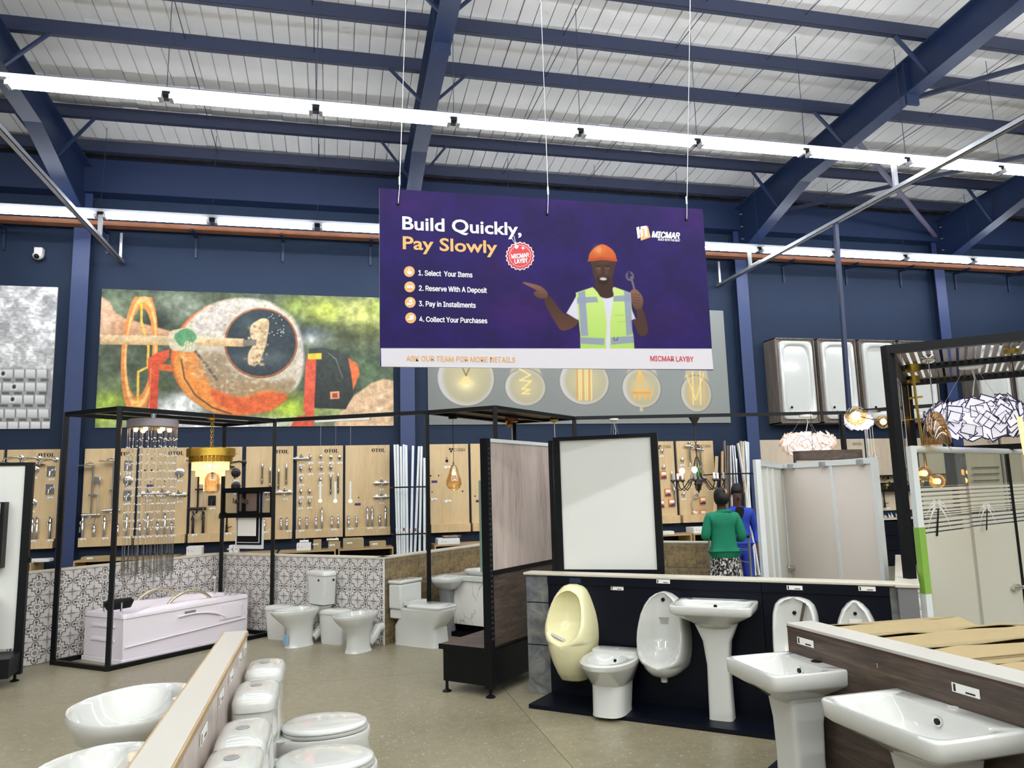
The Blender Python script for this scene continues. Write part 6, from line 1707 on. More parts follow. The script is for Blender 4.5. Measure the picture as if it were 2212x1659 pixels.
# 2 gold tiered chandelier
c = dp(458, 905, 8.75)
t = thing('gold_chandelier', 'round gold chandelier with glowing crystal tiers', 'lamp', (c.x, c.y, 2.61))
MB().lathe([(.06, 0), (.06, -.02), (.03, -.04)], n=16).build('ceiling_rose', M_BRASS, t, smooth=40)
for k in range(11):
    z = -.05-k*.031; b = MB(); b.tube([(.012*math.cos(q)*(1 if k % 2 else .1), .012*math.cos(q)*(.1 if k % 2 else 1), z-.02+.022*math.sin(q)) for q in np.linspace(0, 2*PI, 9)], .003, 5); b.build('chain_link', M_BRASS, t)
MB().lathe([(.262, -.375), (.268, -.38), (.268, -.465), (.262, -.47)], n=36, caps=False).lathe([(.25, -.47), (.25, -.375)], n=36, caps=False).build('hammered_band', M_GOLD, t, smooth=40)
for k in range(34):
    a = 2*PI*k/34
    MB().bar((.235*math.cos(a), .235*math.sin(a), -.465), (.235*math.cos(a), .235*math.sin(a), -.535), .03, .012, (math.cos(a), math.sin(a), 0)).build('gold_rod', M_BRASS, t)
for k, (r, z0, z1, n) in enumerate([(.20, -.53, -.63, 34), (.155, -.60, -.70, 28), (.11, -.67, -.79, 20), (.065, -.75, -.87, 12)]):
    b = MB()
    for i in range(n):
        a = 2*PI*i/n
        for j in range(2):
            h = (z1-z0)/2; b.bar((r*math.cos(a), r*math.sin(a), z0+h*j), (r*math.cos(a), r*math.sin(a), z0+h*(j+1)-.004*-1), 2*PI*r/n*.8, .012, (math.cos(a), math.sin(a), 0))
    b.build('crystal_tier', M_FIL, t)['kind'] = 'stuff'
MB().ball((0, 0, -.60), .05, 10, 6).build('bulb', M_WARM, t, smooth=True)
# 3 smoky jar pendant
c = dp(459, 1020, 8.45)
t = thing('glass_pendant', 'small smoky glass jar pendant before the gold chandelier', 'lamp', (c.x, c.y, 2.61))
cord(t, (0, 0, 0), (0, 0, c.z-2.61), .002, M_BRASS)
z = c.z-2.61
MB().lathe([(.02, .0), (.06, -.02), (.08, -.07), (.082, -.20), (.06, -.235), (.02, -.24)], (0, 0, z), 20, caps=False).build('glass_jar', M_SMOKE, t, smooth=True)
MB().lathe([(.014, 0), (.014, -.08)], (0, 0, z), 10).build('lamp_holder', M_BRASS, t)
# 4 linear pendant with three tubes
p, q = gz(682, 904, 2.60), gz(800, 898, 2.60)
p = Vector((-.60+.28, 9.66, 2.595)); q = Vector((.30, 9.33, 2.595))
p, q = vplane(682, 903, (LC[0], LC[1]), (MB_[0], MB_[1])), vplane(800, 899, (LC[0], LC[1]), (MB_[0], MB_[1]))
t = thing('linear_pendant', 'white bar pendant with three slim tube drops beside left lamp frame', 'lamp', (p.x, p.y, FH-.05))
MB().bar((0, 0, -.012), (q.x-p.x, q.y-p.y, -.012), .05, .024).build('ceiling_bar', M_WHITE, t)
for x in (692, 724.5, 757):
    v = vplane(x, 1040, LC, MB_); v = Vector((v.x-p.x, v.y-p.y, v.z-(FH-.05)))
    cord(t, (v.x, v.y, -.02), v, .0015, M_GALV, name='suspension_wire')
    MB().cyl(v, v+Vector((0, 0, -.22)), .016, 10).build('tube', M_WHITE, t, smooth=40)
    MB().ball(v+Vector((0, 0, -.235)), .021, 10, 6).build('lit_tip', M_WARM, t, smooth=True)
# 5 amber teardrop
c = dp(978, 893, 9.2)
t = thing('amber_pendant', 'amber glass teardrop pendant on a black cord in the middle frame', 'lamp', (c.x, c.y, 2.60))
MB().lathe([(.055, 0), (.055, -.05), (.01, -.055)], n=16).build('ceiling_rose', M_MBLACK, t, smooth=40)
cord(t, (0, 0, -.05), (0, 0, -.60), .003)
MB().lathe([(.012, -.58), (.012, -.66)], n=10).build('lamp_holder', M_CHROME, t)
MB().lathe([(.03, -.62), (.045, -.66), (.06, -.72), (.09, -.80), (.095, -.85), (.07, -.90), (.02, -.925)], n=24, caps=False).build('glass_drop', M_AMBER, t, smooth=True)
MB().ball((0, 0, -.72), .024, 10, 6).build('bulb', M_WARM, t, smooth=True)
# 6, 7 rod pendants in the middle frame
for x, y, m, lab, zz in ((1105, 905, M_COPPER, 'copper rod pendant in the middle frame above the brown wood panel', 1.95), (1197, 906, M_BRASS, 'brass knob pendant hanging right of the brown wood panel', 1.9)):
    c = gz(x, y, 2.585)
    t = thing('rod_pendant', lab, 'lamp', (c.x, c.y, 2.61))
    MB().lathe([(.085, 0), (.085, -.06), (.06, -.07)] if m is M_COPPER else [(.05, 0), (.06, -.03), (.04, -.06)], n=20).build('ceiling_rose', m, t, smooth=40)
    if m is M_COPPER: MB().ball((-.03, 0, -.1), .04, 10, 6).build('side_lamp', m, t, smooth=True)
    cord(t, (0, 0, -.06), (0, 0, zz-2.61), .008, M_GALV, name='rod')
    MB().lathe([(.02, 0), (.08, -.08), (.09, -.16)], (0, 0, zz-2.61), 16).build('shade', m, t, smooth=40)
# 8 white rose, bowl behind the white panel
c = vplane(1325, 897, MC, (7.25, 9.06))
t = thing('bowl_pendant', 'white pendant on thin wires behind the tall white panel', 'lamp', (c.x, c.y, 2.59))
MB().lathe([(.07, 0), (.07, -.02), (.03, -.04)], n=16).build('ceiling_rose', M_WHITE, t, smooth=40)
for k in range(3):
    a = 2*PI*k/3; cord(t, (.02*math.cos(a), .02*math.sin(a), -.02), (.16*math.cos(a), .16*math.sin(a), -.62), .0015, M_GALV, name='suspension_wire')
cord(t, (0, 0, -.02), (.0, 0, -.62), .004, M_WHITE, .03)
MB().lathe([(.18, -.62), (.19, -.66), (.12, -.74), (.02, -.77)], n=24).build('bowl', M_WHITE, t, smooth=40)
# 9 black iron chandelier
c = vplane(1499, 893, MC, (7.25, 9.06))
t = thing('iron_chandelier', 'black iron chandelier with curved arms and candle sleeves', 'lamp', (c.x, c.y, 2.59))
M_IRON = mat('dark_iron', '#3b3634', .4, .6)
MB().lathe([(.075, 0), (.07, -.02), (.05, -.05), (.02, -.11), (.015, -.13)], n=18).build('ceiling_rose', M_IRON, t, smooth=40)
for k in range(9):
    z = -.14-k*.035; b = MB(); b.tube([(.016*math.cos(q)*(1 if k % 2 else .2), .016*math.cos(q)*(.2 if k % 2 else 1), z-.02+.026*math.sin(q)) for q in np.linspace(0, 2*PI, 9)], .004, 5); b.build('chain_link', M_IRON, t)
b = MB(); b.cyl((0, 0, -.44), (0, 0, -.86), .008, 8)
for s in (-1, 1): b.tube([(0, 0, -.46)]+[(s*(.05+.035*math.cos(q)), 0, -.42+.035*math.sin(q)) for q in np.linspace(-2.5, 3, 10)], .004, 5)
b.build('stem', M_IRON, t)
MB().lathe([(.012, -.84), (.05, -.90), (.06, -.92), (.05, -.93), (.0, -1.05)], n=12).build('hub', M_IRON, t, smooth=40)
MB().lathe([(.02, -.68), (.04, -.76), (.03, -.82)], n=10).build('green_cover', flat('green_plastic', '#3fae4a'), t, smooth=40)
for k in range(8):
    a = 2*PI*k/8+.2; ca, sa = math.cos(a), math.sin(a)
    MB().tube([(r*ca, r*sa, z) for r, z in ((.02, -.70), (.06, -.84), (.12, -.86), (.18, -.95), (.24, -1.0), (.31, -.97), (.34, -.88))], .0075, 7).build('arm', M_IRON, t, smooth=60)
    MB().cyl((.015*ca, .015*sa, -.55), (.11*ca, .11*sa, -.86), .004, 5).build('upper_strut', M_IRON, t)
    MB().lathe([(.012, -.89), (.035, -.87), (.03, -.85)], (.34*ca, .34*sa, 0), 10).build('cup', M_IRON, t, smooth=40)
    MB().cyl((.34*ca, .34*sa, -.86), (.34*ca, .34*sa, -.77), .016, 10).build('candle_sleeve', M_GALV if k % 2 else M_PAPER, t, smooth=40)
    if k in (2, 5): MB().ball((.34*ca, .34*sa, -.73), .035, 12, 8, 1.2).build('bulb', M_COOL, t, smooth=True)
t.scale = (1, 1, 1)
# 10.. petal lamps
def petal_lamp(name, lab, c, r, h, n, edge, body, drop, es_, seed, wires=3, rz=0.0):
    t = thing(name, lab, 'lamp', (c.x, c.y, c.z), rz)
    rr = random.Random(seed); m1 = mat('petal_'+edge, body, .4, emit=body, es=es_); m2 = flat('petal_edge_'+edge, edge, .4)
    me = None; s = .052
    pts = [(-1, -1), (1, -.85), (.9, 1), (-.95, .9)]; b = MB()
    o_ = [(x*s, y*s) for x, y in pts]; i_ = [(x*s*.87, y*s*.87) for x, y in pts]
    zz = lambda x, y: (x*x+y*y)*4
    V = [(x, y, zz(x, y)) for x, y in o_]+[(x, y, zz(x, y)) for x, y in i_]
    V += [(x, y, z-.004) for x, y, z in V]
    F = [(0, 1, 5, 4), (1, 2, 6, 5), (2, 3, 7, 6), (3, 0, 4, 7)]
    b.cur = 1; b.add(V, F+[tuple(i+8 for i in f[::-1]) for f in F]+[(0, 8, 9, 1), (1, 9, 10, 2), (2, 10, 11, 3), (3, 11, 8, 0)])
    b.cur = 0; b.add(V, [(4, 5, 6, 7), (15, 14, 13, 12)])
    for k in range(n):
        a = 2*PI*rr.random() if k > n*.6 else 2*PI*(k+rr.random()*.5)/(n*.6)
        z = (rr.random()-.5)*h; q = r*(1-.25*(abs(z)/(h/2))**2)*(.93+.1*rr.random())
        if me is None: o = b.build('petal', [m1, m2], t, fix=False); me = o.data
        else: o = bpy.data.objects.new('petal', me); COL.objects.link(o); o.parent = t
        d = Vector((math.cos(a), math.sin(a), z/h*1.6+(rr.random()-.5)*.7)).normalized()
        o.rotation_mode = 'QUATERNION'; o.rotation_quaternion = d.to_track_quat('Z', 'Y') @ Quaternion((0, 0, 1), rr.random()*6.28)
        o.location = (q*math.cos(a), q*math.sin(a), z); sc = .8+.45*rr.random(); o.scale = (sc,)*3
    MB().lathe([(r*.8, -h*.42), (r*.86, 0), (r*.8, h*.42)], n=28, caps=False).build('inner_drum', mat('drum_'+edge, body, .5, emit=body, es=es_*1.3), t, smooth=True)
    MB().lathe([(.09, 0), (.09, -.03), (.08, -.035)], (0, 0, drop), 18).build('ceiling_plate', M_WHITE, t, smooth=40)
    for k in range(wires):
        a = 2*PI*k/wires+.5; cord(t, (.04*math.cos(a), .04*math.sin(a), drop-.02), (r*.75*math.cos(a), r*.75*math.sin(a), h*.3), .0015, M_GALV, name='suspension_wire')
    cord(t, (0, 0, drop-.02), (.02, 0, h*.2), .005, M_WHITE, .03)
    return t
c = dp(1745, 957, 10.35)
petal_lamp('petal_lamp', 'pale petal lamp with amber edges above the frosted shower enclosure', c, .34, .22, 110, '#d6b79c', '#f3e9e4', 2.585-c.z, .5, 5)
c = dp(2110, 905, 6.2)
petal_lamp('petal_lamp', 'large white petal lamp with dark edges in the right lamp frame', c, .36, .24, 150, '#3a3350', '#e2e0ee', 2.60-c.z, .55, 8)
c = vplane(1856, 910, R2A, R2B)
t = petal_lamp('petal_lamp', 'small bright white petal lamp behind an amber globe', c, .155, .13, 60, '#cfcfe0', '#f2f0fa', 2.60-c.z, 1.6, 9)
# amber globe branch lamp
c = dp(1908, 911, 7.4)
t = thing('globe_lamp', 'brass branch lamp with two amber glass globes left of the right frame', 'lamp', (c.x, c.y, c.z))
for p, r, em in ((dp(1849, 898, 7.3), .10, 1), (c, .072, 1)):
    v = p-c; b = MB(); b.ball(v, r, 20, 12, .95); b.build('glass_globe', M_AMBER, t, smooth=True)
    MB().ball(v, r*.42, 12, 8).build('bulb', M_WARM, t, smooth=True)
v = dp(1849, 898, 7.3)-c; w_ = dp(1975, 906, 7.2)-c
MB().tube([v, (0, 0, 0), w_], .005, 6).build('branch', M_BRASS, t)
MB().cyl(w_*.9, (w_.x*.9, w_.y*.9, 2.61-c.z), .004, 6).build('rod', M_BRASS, t)
# cord cluster pendants
for (xs, ytop, yb, lab, dpt) in (((1876, 1879, 1882, 1885, 1889), 895, (1012, 985, 1047, 990, 975), 'cluster of fine white cords with glass drops left of the right frame', 10.2), ((1944, 1950, 1957, 1962), 890, (985, 1003, 1010, 980), 'cluster of fine white cords with glass drops inside the right frame', 7.0)):
    c = dp(xs[2], ytop, dpt)
    t = thing('cord_pendant', lab, 'lamp', (c.x, c.y, 2.60))
    MB().lathe([(.12, 0), (.12, -.03)], n=20).build('ceiling_plate', M_CHROME, t)
    for x, y in zip(xs, yb):
        e = dp(x, y, dpt)-Vector((c.x, c.y, 2.60))
        cord(t, (e.x, e.y, -.03), e, .003, M_WHITE)
        MB().lathe([(.006, 0), (.02, -.04), (.045, -.10), (.03, -.15), (.005, -.16)], e, 14, caps=False).build('glass_drop', M_CRYST, t, smooth=True)
        if y in (1012, 1047): MB().ball(e+Vector((0, 0, -.1)), .034, 10, 6).build('bulb', M_WARM, t, smooth=True)
# oval dark drum lamp
c = dp(1788, 983, 9.9)
t = thing('oval_drum_lamp', 'long dark oval drum lamp above the frosted shower enclosure', 'lamp', (c.x, c.y, c.z), math.radians(-8))
MB().loft([sup(0, 0, z, w, w, .16, 3, 40) for z, w in ((-.06, .46), (.06, .46))], cap0=False, cap1=False).loft([sup(0, 0, z, w, w, .15, 3, 40) for z, w in ((.06, .45), (-.06, .45))], cap0=False, cap1=False).build('drum', M_DWOOD, t, smooth=40)
MB().loft([sup(0, 0, z, .45, .45, .15, 3, 40) for z in (-.05, -.045)]).build('diffuser', M_SMOKE, t)
for x in (.2, -.2): cord(t, (x, 0, .06), (x*.95, 0, 2.60-c.z), .003, M_BLACK)
# amber glass bell
c = dp(1998, 757, 5.8); e = dp(2018, 895, 5.8)
t = thing('glass_pendant', 'amber glass bell pendant on a steel rod in the right lamp frame', 'lamp', (e.x, e.y, 2.60))
MB().ball((0, 0, -.01), .055, 14, 8, .7).build('ceiling_rose', M_CHROME, t, smooth=True)
cord(t, (0, 0, -.03), (0, 0, e.z-2.60), .005, M_GALV, name='rod')
MB().lathe([(.02, .02), (.05, 0), (.07, -.05), (.09, -.13), (.10, -.22), (.10, -.235)], (0, 0, e.z-2.60), 24, caps=False).build('glass_bell', thin_glass('topaz_glass', '#d9b878', .5), t, smooth=True)
b = MB()
for k in range(7): b.tube([((.03+.01*k)*math.cos(q)*1.0, (.03+.01*k)*math.sin(q), e.z-2.60-.20+.014*k*math.sin(q*2+.5)) for q in np.linspace(0, 2*PI, 14)], .003, 5)
b.build('swirl_rings', M_CRYST, t, smooth=True)
# brass arm lamp with amber bubbles
c = dp(1969, 773, 6.2)
t = thing('brass_lamp', 'brass rod lamp with glowing amber bubble glasses in the right frame', 'lamp', (c.x, c.y, 2.60))
for y_, x_ in ((773, 1969), (806, 1972)):
    p = dp(x_, y_, 6.2 if y_ == 773 else 6.9)-Vector((c.x, c.y, 2.60)); MB().lathe([(.055, .03), (.055, -.03)], (p.x, p.y, -.03), 18).build('ceiling_rose', M_BRASS, t, smooth=40)
e = dp(2003, 1035, 6.4)-Vector((c.x, c.y, 2.60)); k1 = dp(1978, 860, 6.3)-Vector((c.x, c.y, 2.60))
MB().tube([(0, 0, -.03), k1, (e.x, e.y, e.z+.1)], .011, 8).build('rod', M_BRASS, t, smooth=60)
MB().tube([k1+Vector((-.05, .02, .0)), k1+Vector((.05, -.02, .01))], .01, 6).build('cross_rod', M_BRASS, t)
MB().lathe([(.07, 0), (.07, -.025)], (e.x, e.y, e.z+.03), 18).build('hub', M_BRASS, t)
for k in range(5):
    a = 2*PI*k/5; v = Vector((e.x+.085*math.cos(a), e.y+.085*math.sin(a), e.z+(.05 if k % 2 else -.02)))
    MB().ball(v, .062, 14, 8).build('glass_bubble', M_AMBER, t, smooth=True); MB().ball(v, .027, 10, 6).build('bulb', M_WARM, t, smooth=True)
c = dp(2206, 935, 5.5)
t = thing('tube_pendant', 'warm lit tube pendant at the right edge', 'lamp', (c.x, c.y, 2.60))
cord(t, (0, 0, 0), (0, 0, c.z-2.60+.12), .003); MB().cyl((0, 0, c.z-2.60+.12), (0.02, 0, c.z-2.60-.16), .018, 10).build('lit_tube', M_FIL, t, smooth=40)
MB().lathe([(.05, 0), (.05, -.03)], n=16).build('ceiling_rose', M_BRASS, t)

# ------------------------------------------------------------------ shower enclosures
M_FROST = mat('frosted_bronze', '#e6dcd4', .32, spec=.5); M_FROST.node_tree.nodes['Principled BSDF'].inputs['Transmission Weight'].default_value = .0
M_FRW = mat('frosted_white', '#e4e6dd', .35)
SF, SG, SL = (4.47, 6.87), (4.46, 5.49), (3.33, 5.46)
SH = 1.85
se = thing('shower_enclosure', 'frosted sliding shower enclosure with pale frame behind the black partition', 'shower', (SF[0], SF[1], 0))
def seg(t, a, b, w, h, z, name, m, org=SF):
    return MB().bar((a[0]-org[0], a[1]-org[1], z), (b[0]-org[0], b[1]-org[1], z), w, h).build(name, m, t)
def post(t, a, w, name, m, z0=.0, z1=SH, org=SF, d=None):
    return MB().bar((a[0]-org[0], a[1]-org[1], z0), (a[0]-org[0], a[1]-org[1], z1), w, d or w).build(name, m, t)
def pane(t, a, b, z0, z1, name, m, th=.008, org=SF):
    return MB().bar((a[0]-org[0], a[1]-org[1], (z0+z1)/2), (b[0]-org[0], b[1]-org[1], (z0+z1)/2), th, z1-z0).build(name, m, t)
def lerp(a, b, u): return (a[0]+(b[0]-a[0])*u, a[1]+(b[1]-a[1])*u)
def mid_px(x, p0, p1):
    v = vplane(x, 1100, p0, p1); return (v.x, v.y)
for a, b in ((SF, SG), (SF, SL)):
    seg(se, a, b, .045, .05, SH-.025, 'top_rail', M_ALU); seg(se, a, b, .06, .04, .02, 'bottom_rail', M_ALU)
for a in (SF, SG, SL): post(se, a, .045, 'corner_post', M_ALU)
mm_ = mid_px(1806, SF, SG)
pane(se, lerp(SF, SG, .02), mm_, .05, SH-.05, 'frosted_door', M_FROST); pane(se, mm_, lerp(SF, SG, .98), .05, SH-.05, 'frosted_panel', M_FROST)
post(se, mm_, .035, 'stile', M_ALU)
m2 = mid_px(1660, SF, SL); m3 = mid_px(1672, SF, SL)
pane(se, SL, m2, .05, SH-.05, 'side_panel', M_FRW); pane(se, m2, lerp(SL, SF, .98), .05, SH-.05, 'side_door', M_FRW)
post(se, m2, .03, 'stile', M_ALU); post(se, m3, .03, 'stile', M_ALU)
for u in (.15, .52, .9): 
    p = lerp(SF, SG, u); MB().box((p[0]-SF[0]-.05, p[1]-SF[1]-.03, SH-.06), (p[0]-SF[0]-.0, p[1]-SF[1]+.03, SH-.01)).build('roller', M_GALV, se)
v = vplane(1717, 1226, SF, SG)-Vector((SF[0], SF[1], 0))
b = MB(); b.cyl(v+Vector((-.06, 0, 0)), v+Vector((-.01, 0, 0)), .022, 10); b.ball(v+Vector((-.07, 0, 0)), .028, 10, 6); b.build('knob', M_CHROME, se, smooth=50)
MB().lathe([(.03, -.004), (.03, .004)], vplane(1700, 1226, SF, SL)-Vector((SF[0], SF[1], 0)), 12, 'x').build('knob_plate', M_CHROME, se)

S0, S1 = (4.26, 4.83), (6.30, 5.77)
SZ = 1.885
def etched():
    m, t, b = base_mat('etched_glass'); t.n.remove(b)
    out = t.n['Material Output']
    x, y, z = t.xyz(t.coord('Object'))
    zf, zs, zb = 1.24, 1.60, 1.36
    stripe = ((z*(1/.034)).fract()).lt(.66)
    band = z.gt(zb)*z.lt(zb+.05)
    f = z.lt(zf).max(stripe*z.lt(zs)*(1-band)).max(band*((z*(1/.017)).fract()).gt(.45))
    tr = t.new('ShaderNodeBsdfTransparent'); tr.inputs[0].default_value = c4('#eef4ee')
    gl = t.new('ShaderNodeBsdfGlossy'); gl.inputs['Roughness'].default_value = .03
    m1 = t.new('ShaderNodeMixShader'); m1.inputs[0].default_value = .12
    t.l.new(tr.outputs[0], m1.inputs[1]); t.l.new(gl.outputs[0], m1.inputs[2])
    df = t.new('ShaderNodeBsdfDiffuse'); df.inputs[0].default_value = c4('#eceade')
    tl = t.new('ShaderNodeBsdfTranslucent'); tl.inputs[0].default_value = c4('#eceade')
    m2 = t.new('ShaderNodeMixShader'); m2.inputs[0].default_value = .5
    t.l.new(df.outputs[0], m2.inputs[1]); t.l.new(tl.outputs[0], m2.inputs[2])
    m3 = t.new('ShaderNodeMixShader'); t.set(m3.inputs[0], f*.86+.04)
    t.l.new(m1.outputs[0], m3.inputs[1]); t.l.new(m2.outputs[0], m3.inputs[2]); t.l.new(m3.outputs[0], out.inputs[0])
    return m
M_ETCH = etched()
ss = thing('shower_screen', 'etched glass shower screen with palm pattern inside right lamp frame', 'shower', (S0[0], S0[1], 0))
MB().cyl((0, 0, SZ), (S1[0]-S0[0], S1[1]-S0[1], SZ), .026, 14).build('top_rail', M_ALU, ss, smooth=40)
M_TAPE = mat('green_film', '#86b24a', .4)
post(ss, S0, .05, 'upright', M_ALU, 0, SZ+.02, S0)
MB().box((-.028, -.028, .82), (.028, .028, 1.30)).build('green_film', M_TAPE, ss)
mu_ = mid_px(2188, S0, S1); mg = mid_px(2092, S0, S1)
pane(ss, lerp(S0, S1, .02), mg, .05, SZ-.02, 'glass_panel', M_ETCH, .008, S0); 
mg2 = (mg[0]-.02, mg[1]+.05)
pane(ss, mg2, mu_, .05, SZ-.02, 'glass_door', M_ETCH, .008, S0)
pane(ss, (mu_[0]+.03, mu_[1]+.02), S1, .05, SZ-.02, 'glass_panel', M_ETCH, .008, S0)
post(ss, mu_, .028, 'seal_strip', M_MBLACK, .05, SZ, S0); post(ss, (mg[0], mg[1]), .03, 'stile', M_CRYST, .05, SZ, S0)
v = vplane(2192, 1268, S0, S1)-Vector((S0[0], S0[1], 0))
b = MB(); b.cyl(v+Vector((-.07, -.05, 0)), v+Vector((.08, -.02, 0)), .016, 10); b.cyl(v+Vector((0, -.04, 0)), v+Vector((0, .03, 0)), .03, 12); b.build('handle', M_CHROME, ss, smooth=50)
# palms etched in the glass
def palm(px, py, k, m):
    v = vplane(px, py, S0, S1)-Vector((S0[0], S0[1], 0)); d = Vector((S1[0]-S0[0], S1[1]-S0[1], 0)).normalized(); nrm = Vector((d.y, -d.x, 0))*.009
    b = MB()
    P = lambda u, w: v+d*u*k+Vector((0, 0, w*k))+nrm
    def strip(p):
        V = [q for a in p for q in (P(a[0], a[1]-a[2]), P(a[0], a[1]+a[2]))]
        b.add(V+[q-nrm*.3 for q in V], [(2*i, 2*i+1, 2*i+3, 2*i+2) for i in range(len(p)-1)])
    for a in np.linspace(-.5, 3.64, 11):
        L = .34+.16*abs(math.sin(a*3)); up = .16*math.sin(a)
        strip([(L*u*math.cos(a), up*u*1.8-(.20+.08*math.cos(a)**2)*u*u, .019*(1-u)+.003) for u in np.linspace(0, 1, 8)])
    return b, P, strip
for px, py, k in ((2022, 1092, .50), (2128, 1095, .42)):
    b, P, strip = palm(px, py, k, None); b.build('palm_crown', M_PAPER if py < 1150 else M_MBLACK, ss, fix=False)
    b, P, strip = palm(px, py, k, None); b.v, b.f, b.mi = [], [], []
    V = [P(.0, -.05), P(.05, -.05), P(-.08, -.46), P(-.16, -.46)]
    if py < 1150: b.add(V, [(0, 1, 2, 3)]); b.build('palm_trunk', M_MBLACK, ss, fix=False)

# pale lower boards, shelf and rails seen behind the right frame
lowb = board('T', 10.35, 12.3, None, 1.42, 1.05, False, 'pale lower display board behind the right lamp frame, left one', M_OAKP)
for i, y in enumerate((1010, 1024, 1038, 1053, 1067)):
    c = wy(2125, y, D-.05)
    t = thing('towel_rail', f'chrome towel rail behind the etched glass, {ordn(i)} from the top', 'rail', (c.x+.0, D-.05, c.z), 0, 'towel rails behind the etched glass')
    MB().cyl((-.32, -.06, 0), (.32, -.06, 0), .014, 8).build('bar', M_CHROME, t, smooth=40)
    for s in (-1, 1): MB().cyl((s*.30, -.07, 0), (s*.30, 0, 0), .022, 10).build('mount', M_CHROME, t, smooth=40)
t = thing('wall_shelf', 'black mesh-backed wall shelf behind the right lamp frame', 'shelf', (11.3, D, 1.42))
MB().box((-.95, -.25, 0), (1.0, 0, .03)).build('shelf_board', M_BLACK, t); MB().box((-.95, -.25, .30), (1.0, 0, .33)).build('shelf_board', M_BLACK, t); MB().box((-.95, -.02, .03), (1.0, -.01, .3)).build('mesh_back', M_MESHF, t)
rr = random.Random(4)
o = thing('gold_ornament', 'crumpled gold leaf ornament on the black mesh wall shelf', 'ornament', (wy(1905, 1050, D-.15).x, D-.14, 1.45))
for k in range(24):
    a = Vector((rr.uniform(-.16, .16), rr.uniform(-.08, .08), rr.uniform(.0, .24)))
    MB().bar(a, a+Vector((rr.uniform(-.07, .07), rr.uniform(-.04, .04), rr.uniform(.02, .06))), .04, .004).build('gold_leaf', M_GOLD, o)
t = thing('wall_shelf', 'pale wall shelf with white crumpled wrap behind the right frame', 'shelf', (11.3, D, .88))
MB().box((-.95, -.3, 0), (1.0, 0, .03)).build('shelf_board', M_OAKP, t)
o = MB(); 
for k in range(14):
    a = Vector((rr.uniform(-.2, .2), rr.uniform(-.08, .08), .0)); o.add([a, a+Vector((.08, .02, 0)), a+Vector((.04, .05, rr.uniform(.05, .12))), a+Vector((.02, -.04, .03))], [(0, 1, 2), (0, 2, 3), (0, 3, 1), (1, 3, 2)])
o = o.build('plastic_wrap', M_PAPER); o.location = (wy(1935, 1128, D-.15).x, D-.15, .91); tag(o, 'white crumpled plastic wrap on the pale wall shelf', 'wrap')
t = thing('base_cabinet', 'dark navy panelled base cabinet below the pale wall shelf', 'cabinet', (11.3, D-.02, 0))
for k in range(3): MB().box((-.95, -.28, .02+.28*k), (1.0, 0, .29+.28*k)).build('drawer', M_BLKP, t)

# ------------------------------------------------------------------ cartons behind the right counter
rr = random.Random(11)
ys_ = [(3.66, 3.97, 2.58, 3.55), (3.29, 3.64, 2.56, 3.72), (2.97, 3.27, 2.54, 3.60), (2.66, 2.95, 2.53, 3.6), (2.33, 2.64, 2.52, 3.5), (1.98, 2.31, 2.52, 3.5)]
for i, (y0, y1, x0, x1) in enumerate(ys_):
    hgt = [.835, .84, .85, .84, .85, .84][i]
    t = thing('carton', f'long brown carton behind the right counter, {ordn(i)} from the far end', 'carton', ((x0+x1)/2, (y0+y1)/2, 0), rr.uniform(-.05, .02), 'cartons behind the right counter')
    w, d = (x1-x0)/2, (y1-y0)/2
    MB().box((-w, -d, 0), (w, d, hgt-.012)).build('body', M_CARD, t)
    for s in (-1, 1):
        b = MB(); n = 7; V = []
        for k in range(n):
            x = -w+2*w*k/(n-1); lift = .012+rr.random()*.016
            V += [(x, s*(d-.002), hgt-.010), (x, s*(.012+.012*rr.random()), hgt-.008+lift)]
        V2 = [(x, y, z+.004) for x, y, z in V]; m_ = len(V)
        F = []
        for k in range(n-1):
            q = (2*k, 2*k+1, 2*k+3, 2*k+2); F += [q, tuple(i_+m_ for i_ in q[::-1]), (2*k, 2*k+2, 2*k+2+m_, 2*k+m_), (2*k+1, 2*k+1+m_, 2*k+3+m_, 2*k+3)]
        F += [(0, m_, m_+1, 1), (m_-2, m_-1, 2*m_-1, 2*m_-2)]
        b.add(V+V2, F).build('flap', M_CARD, t)

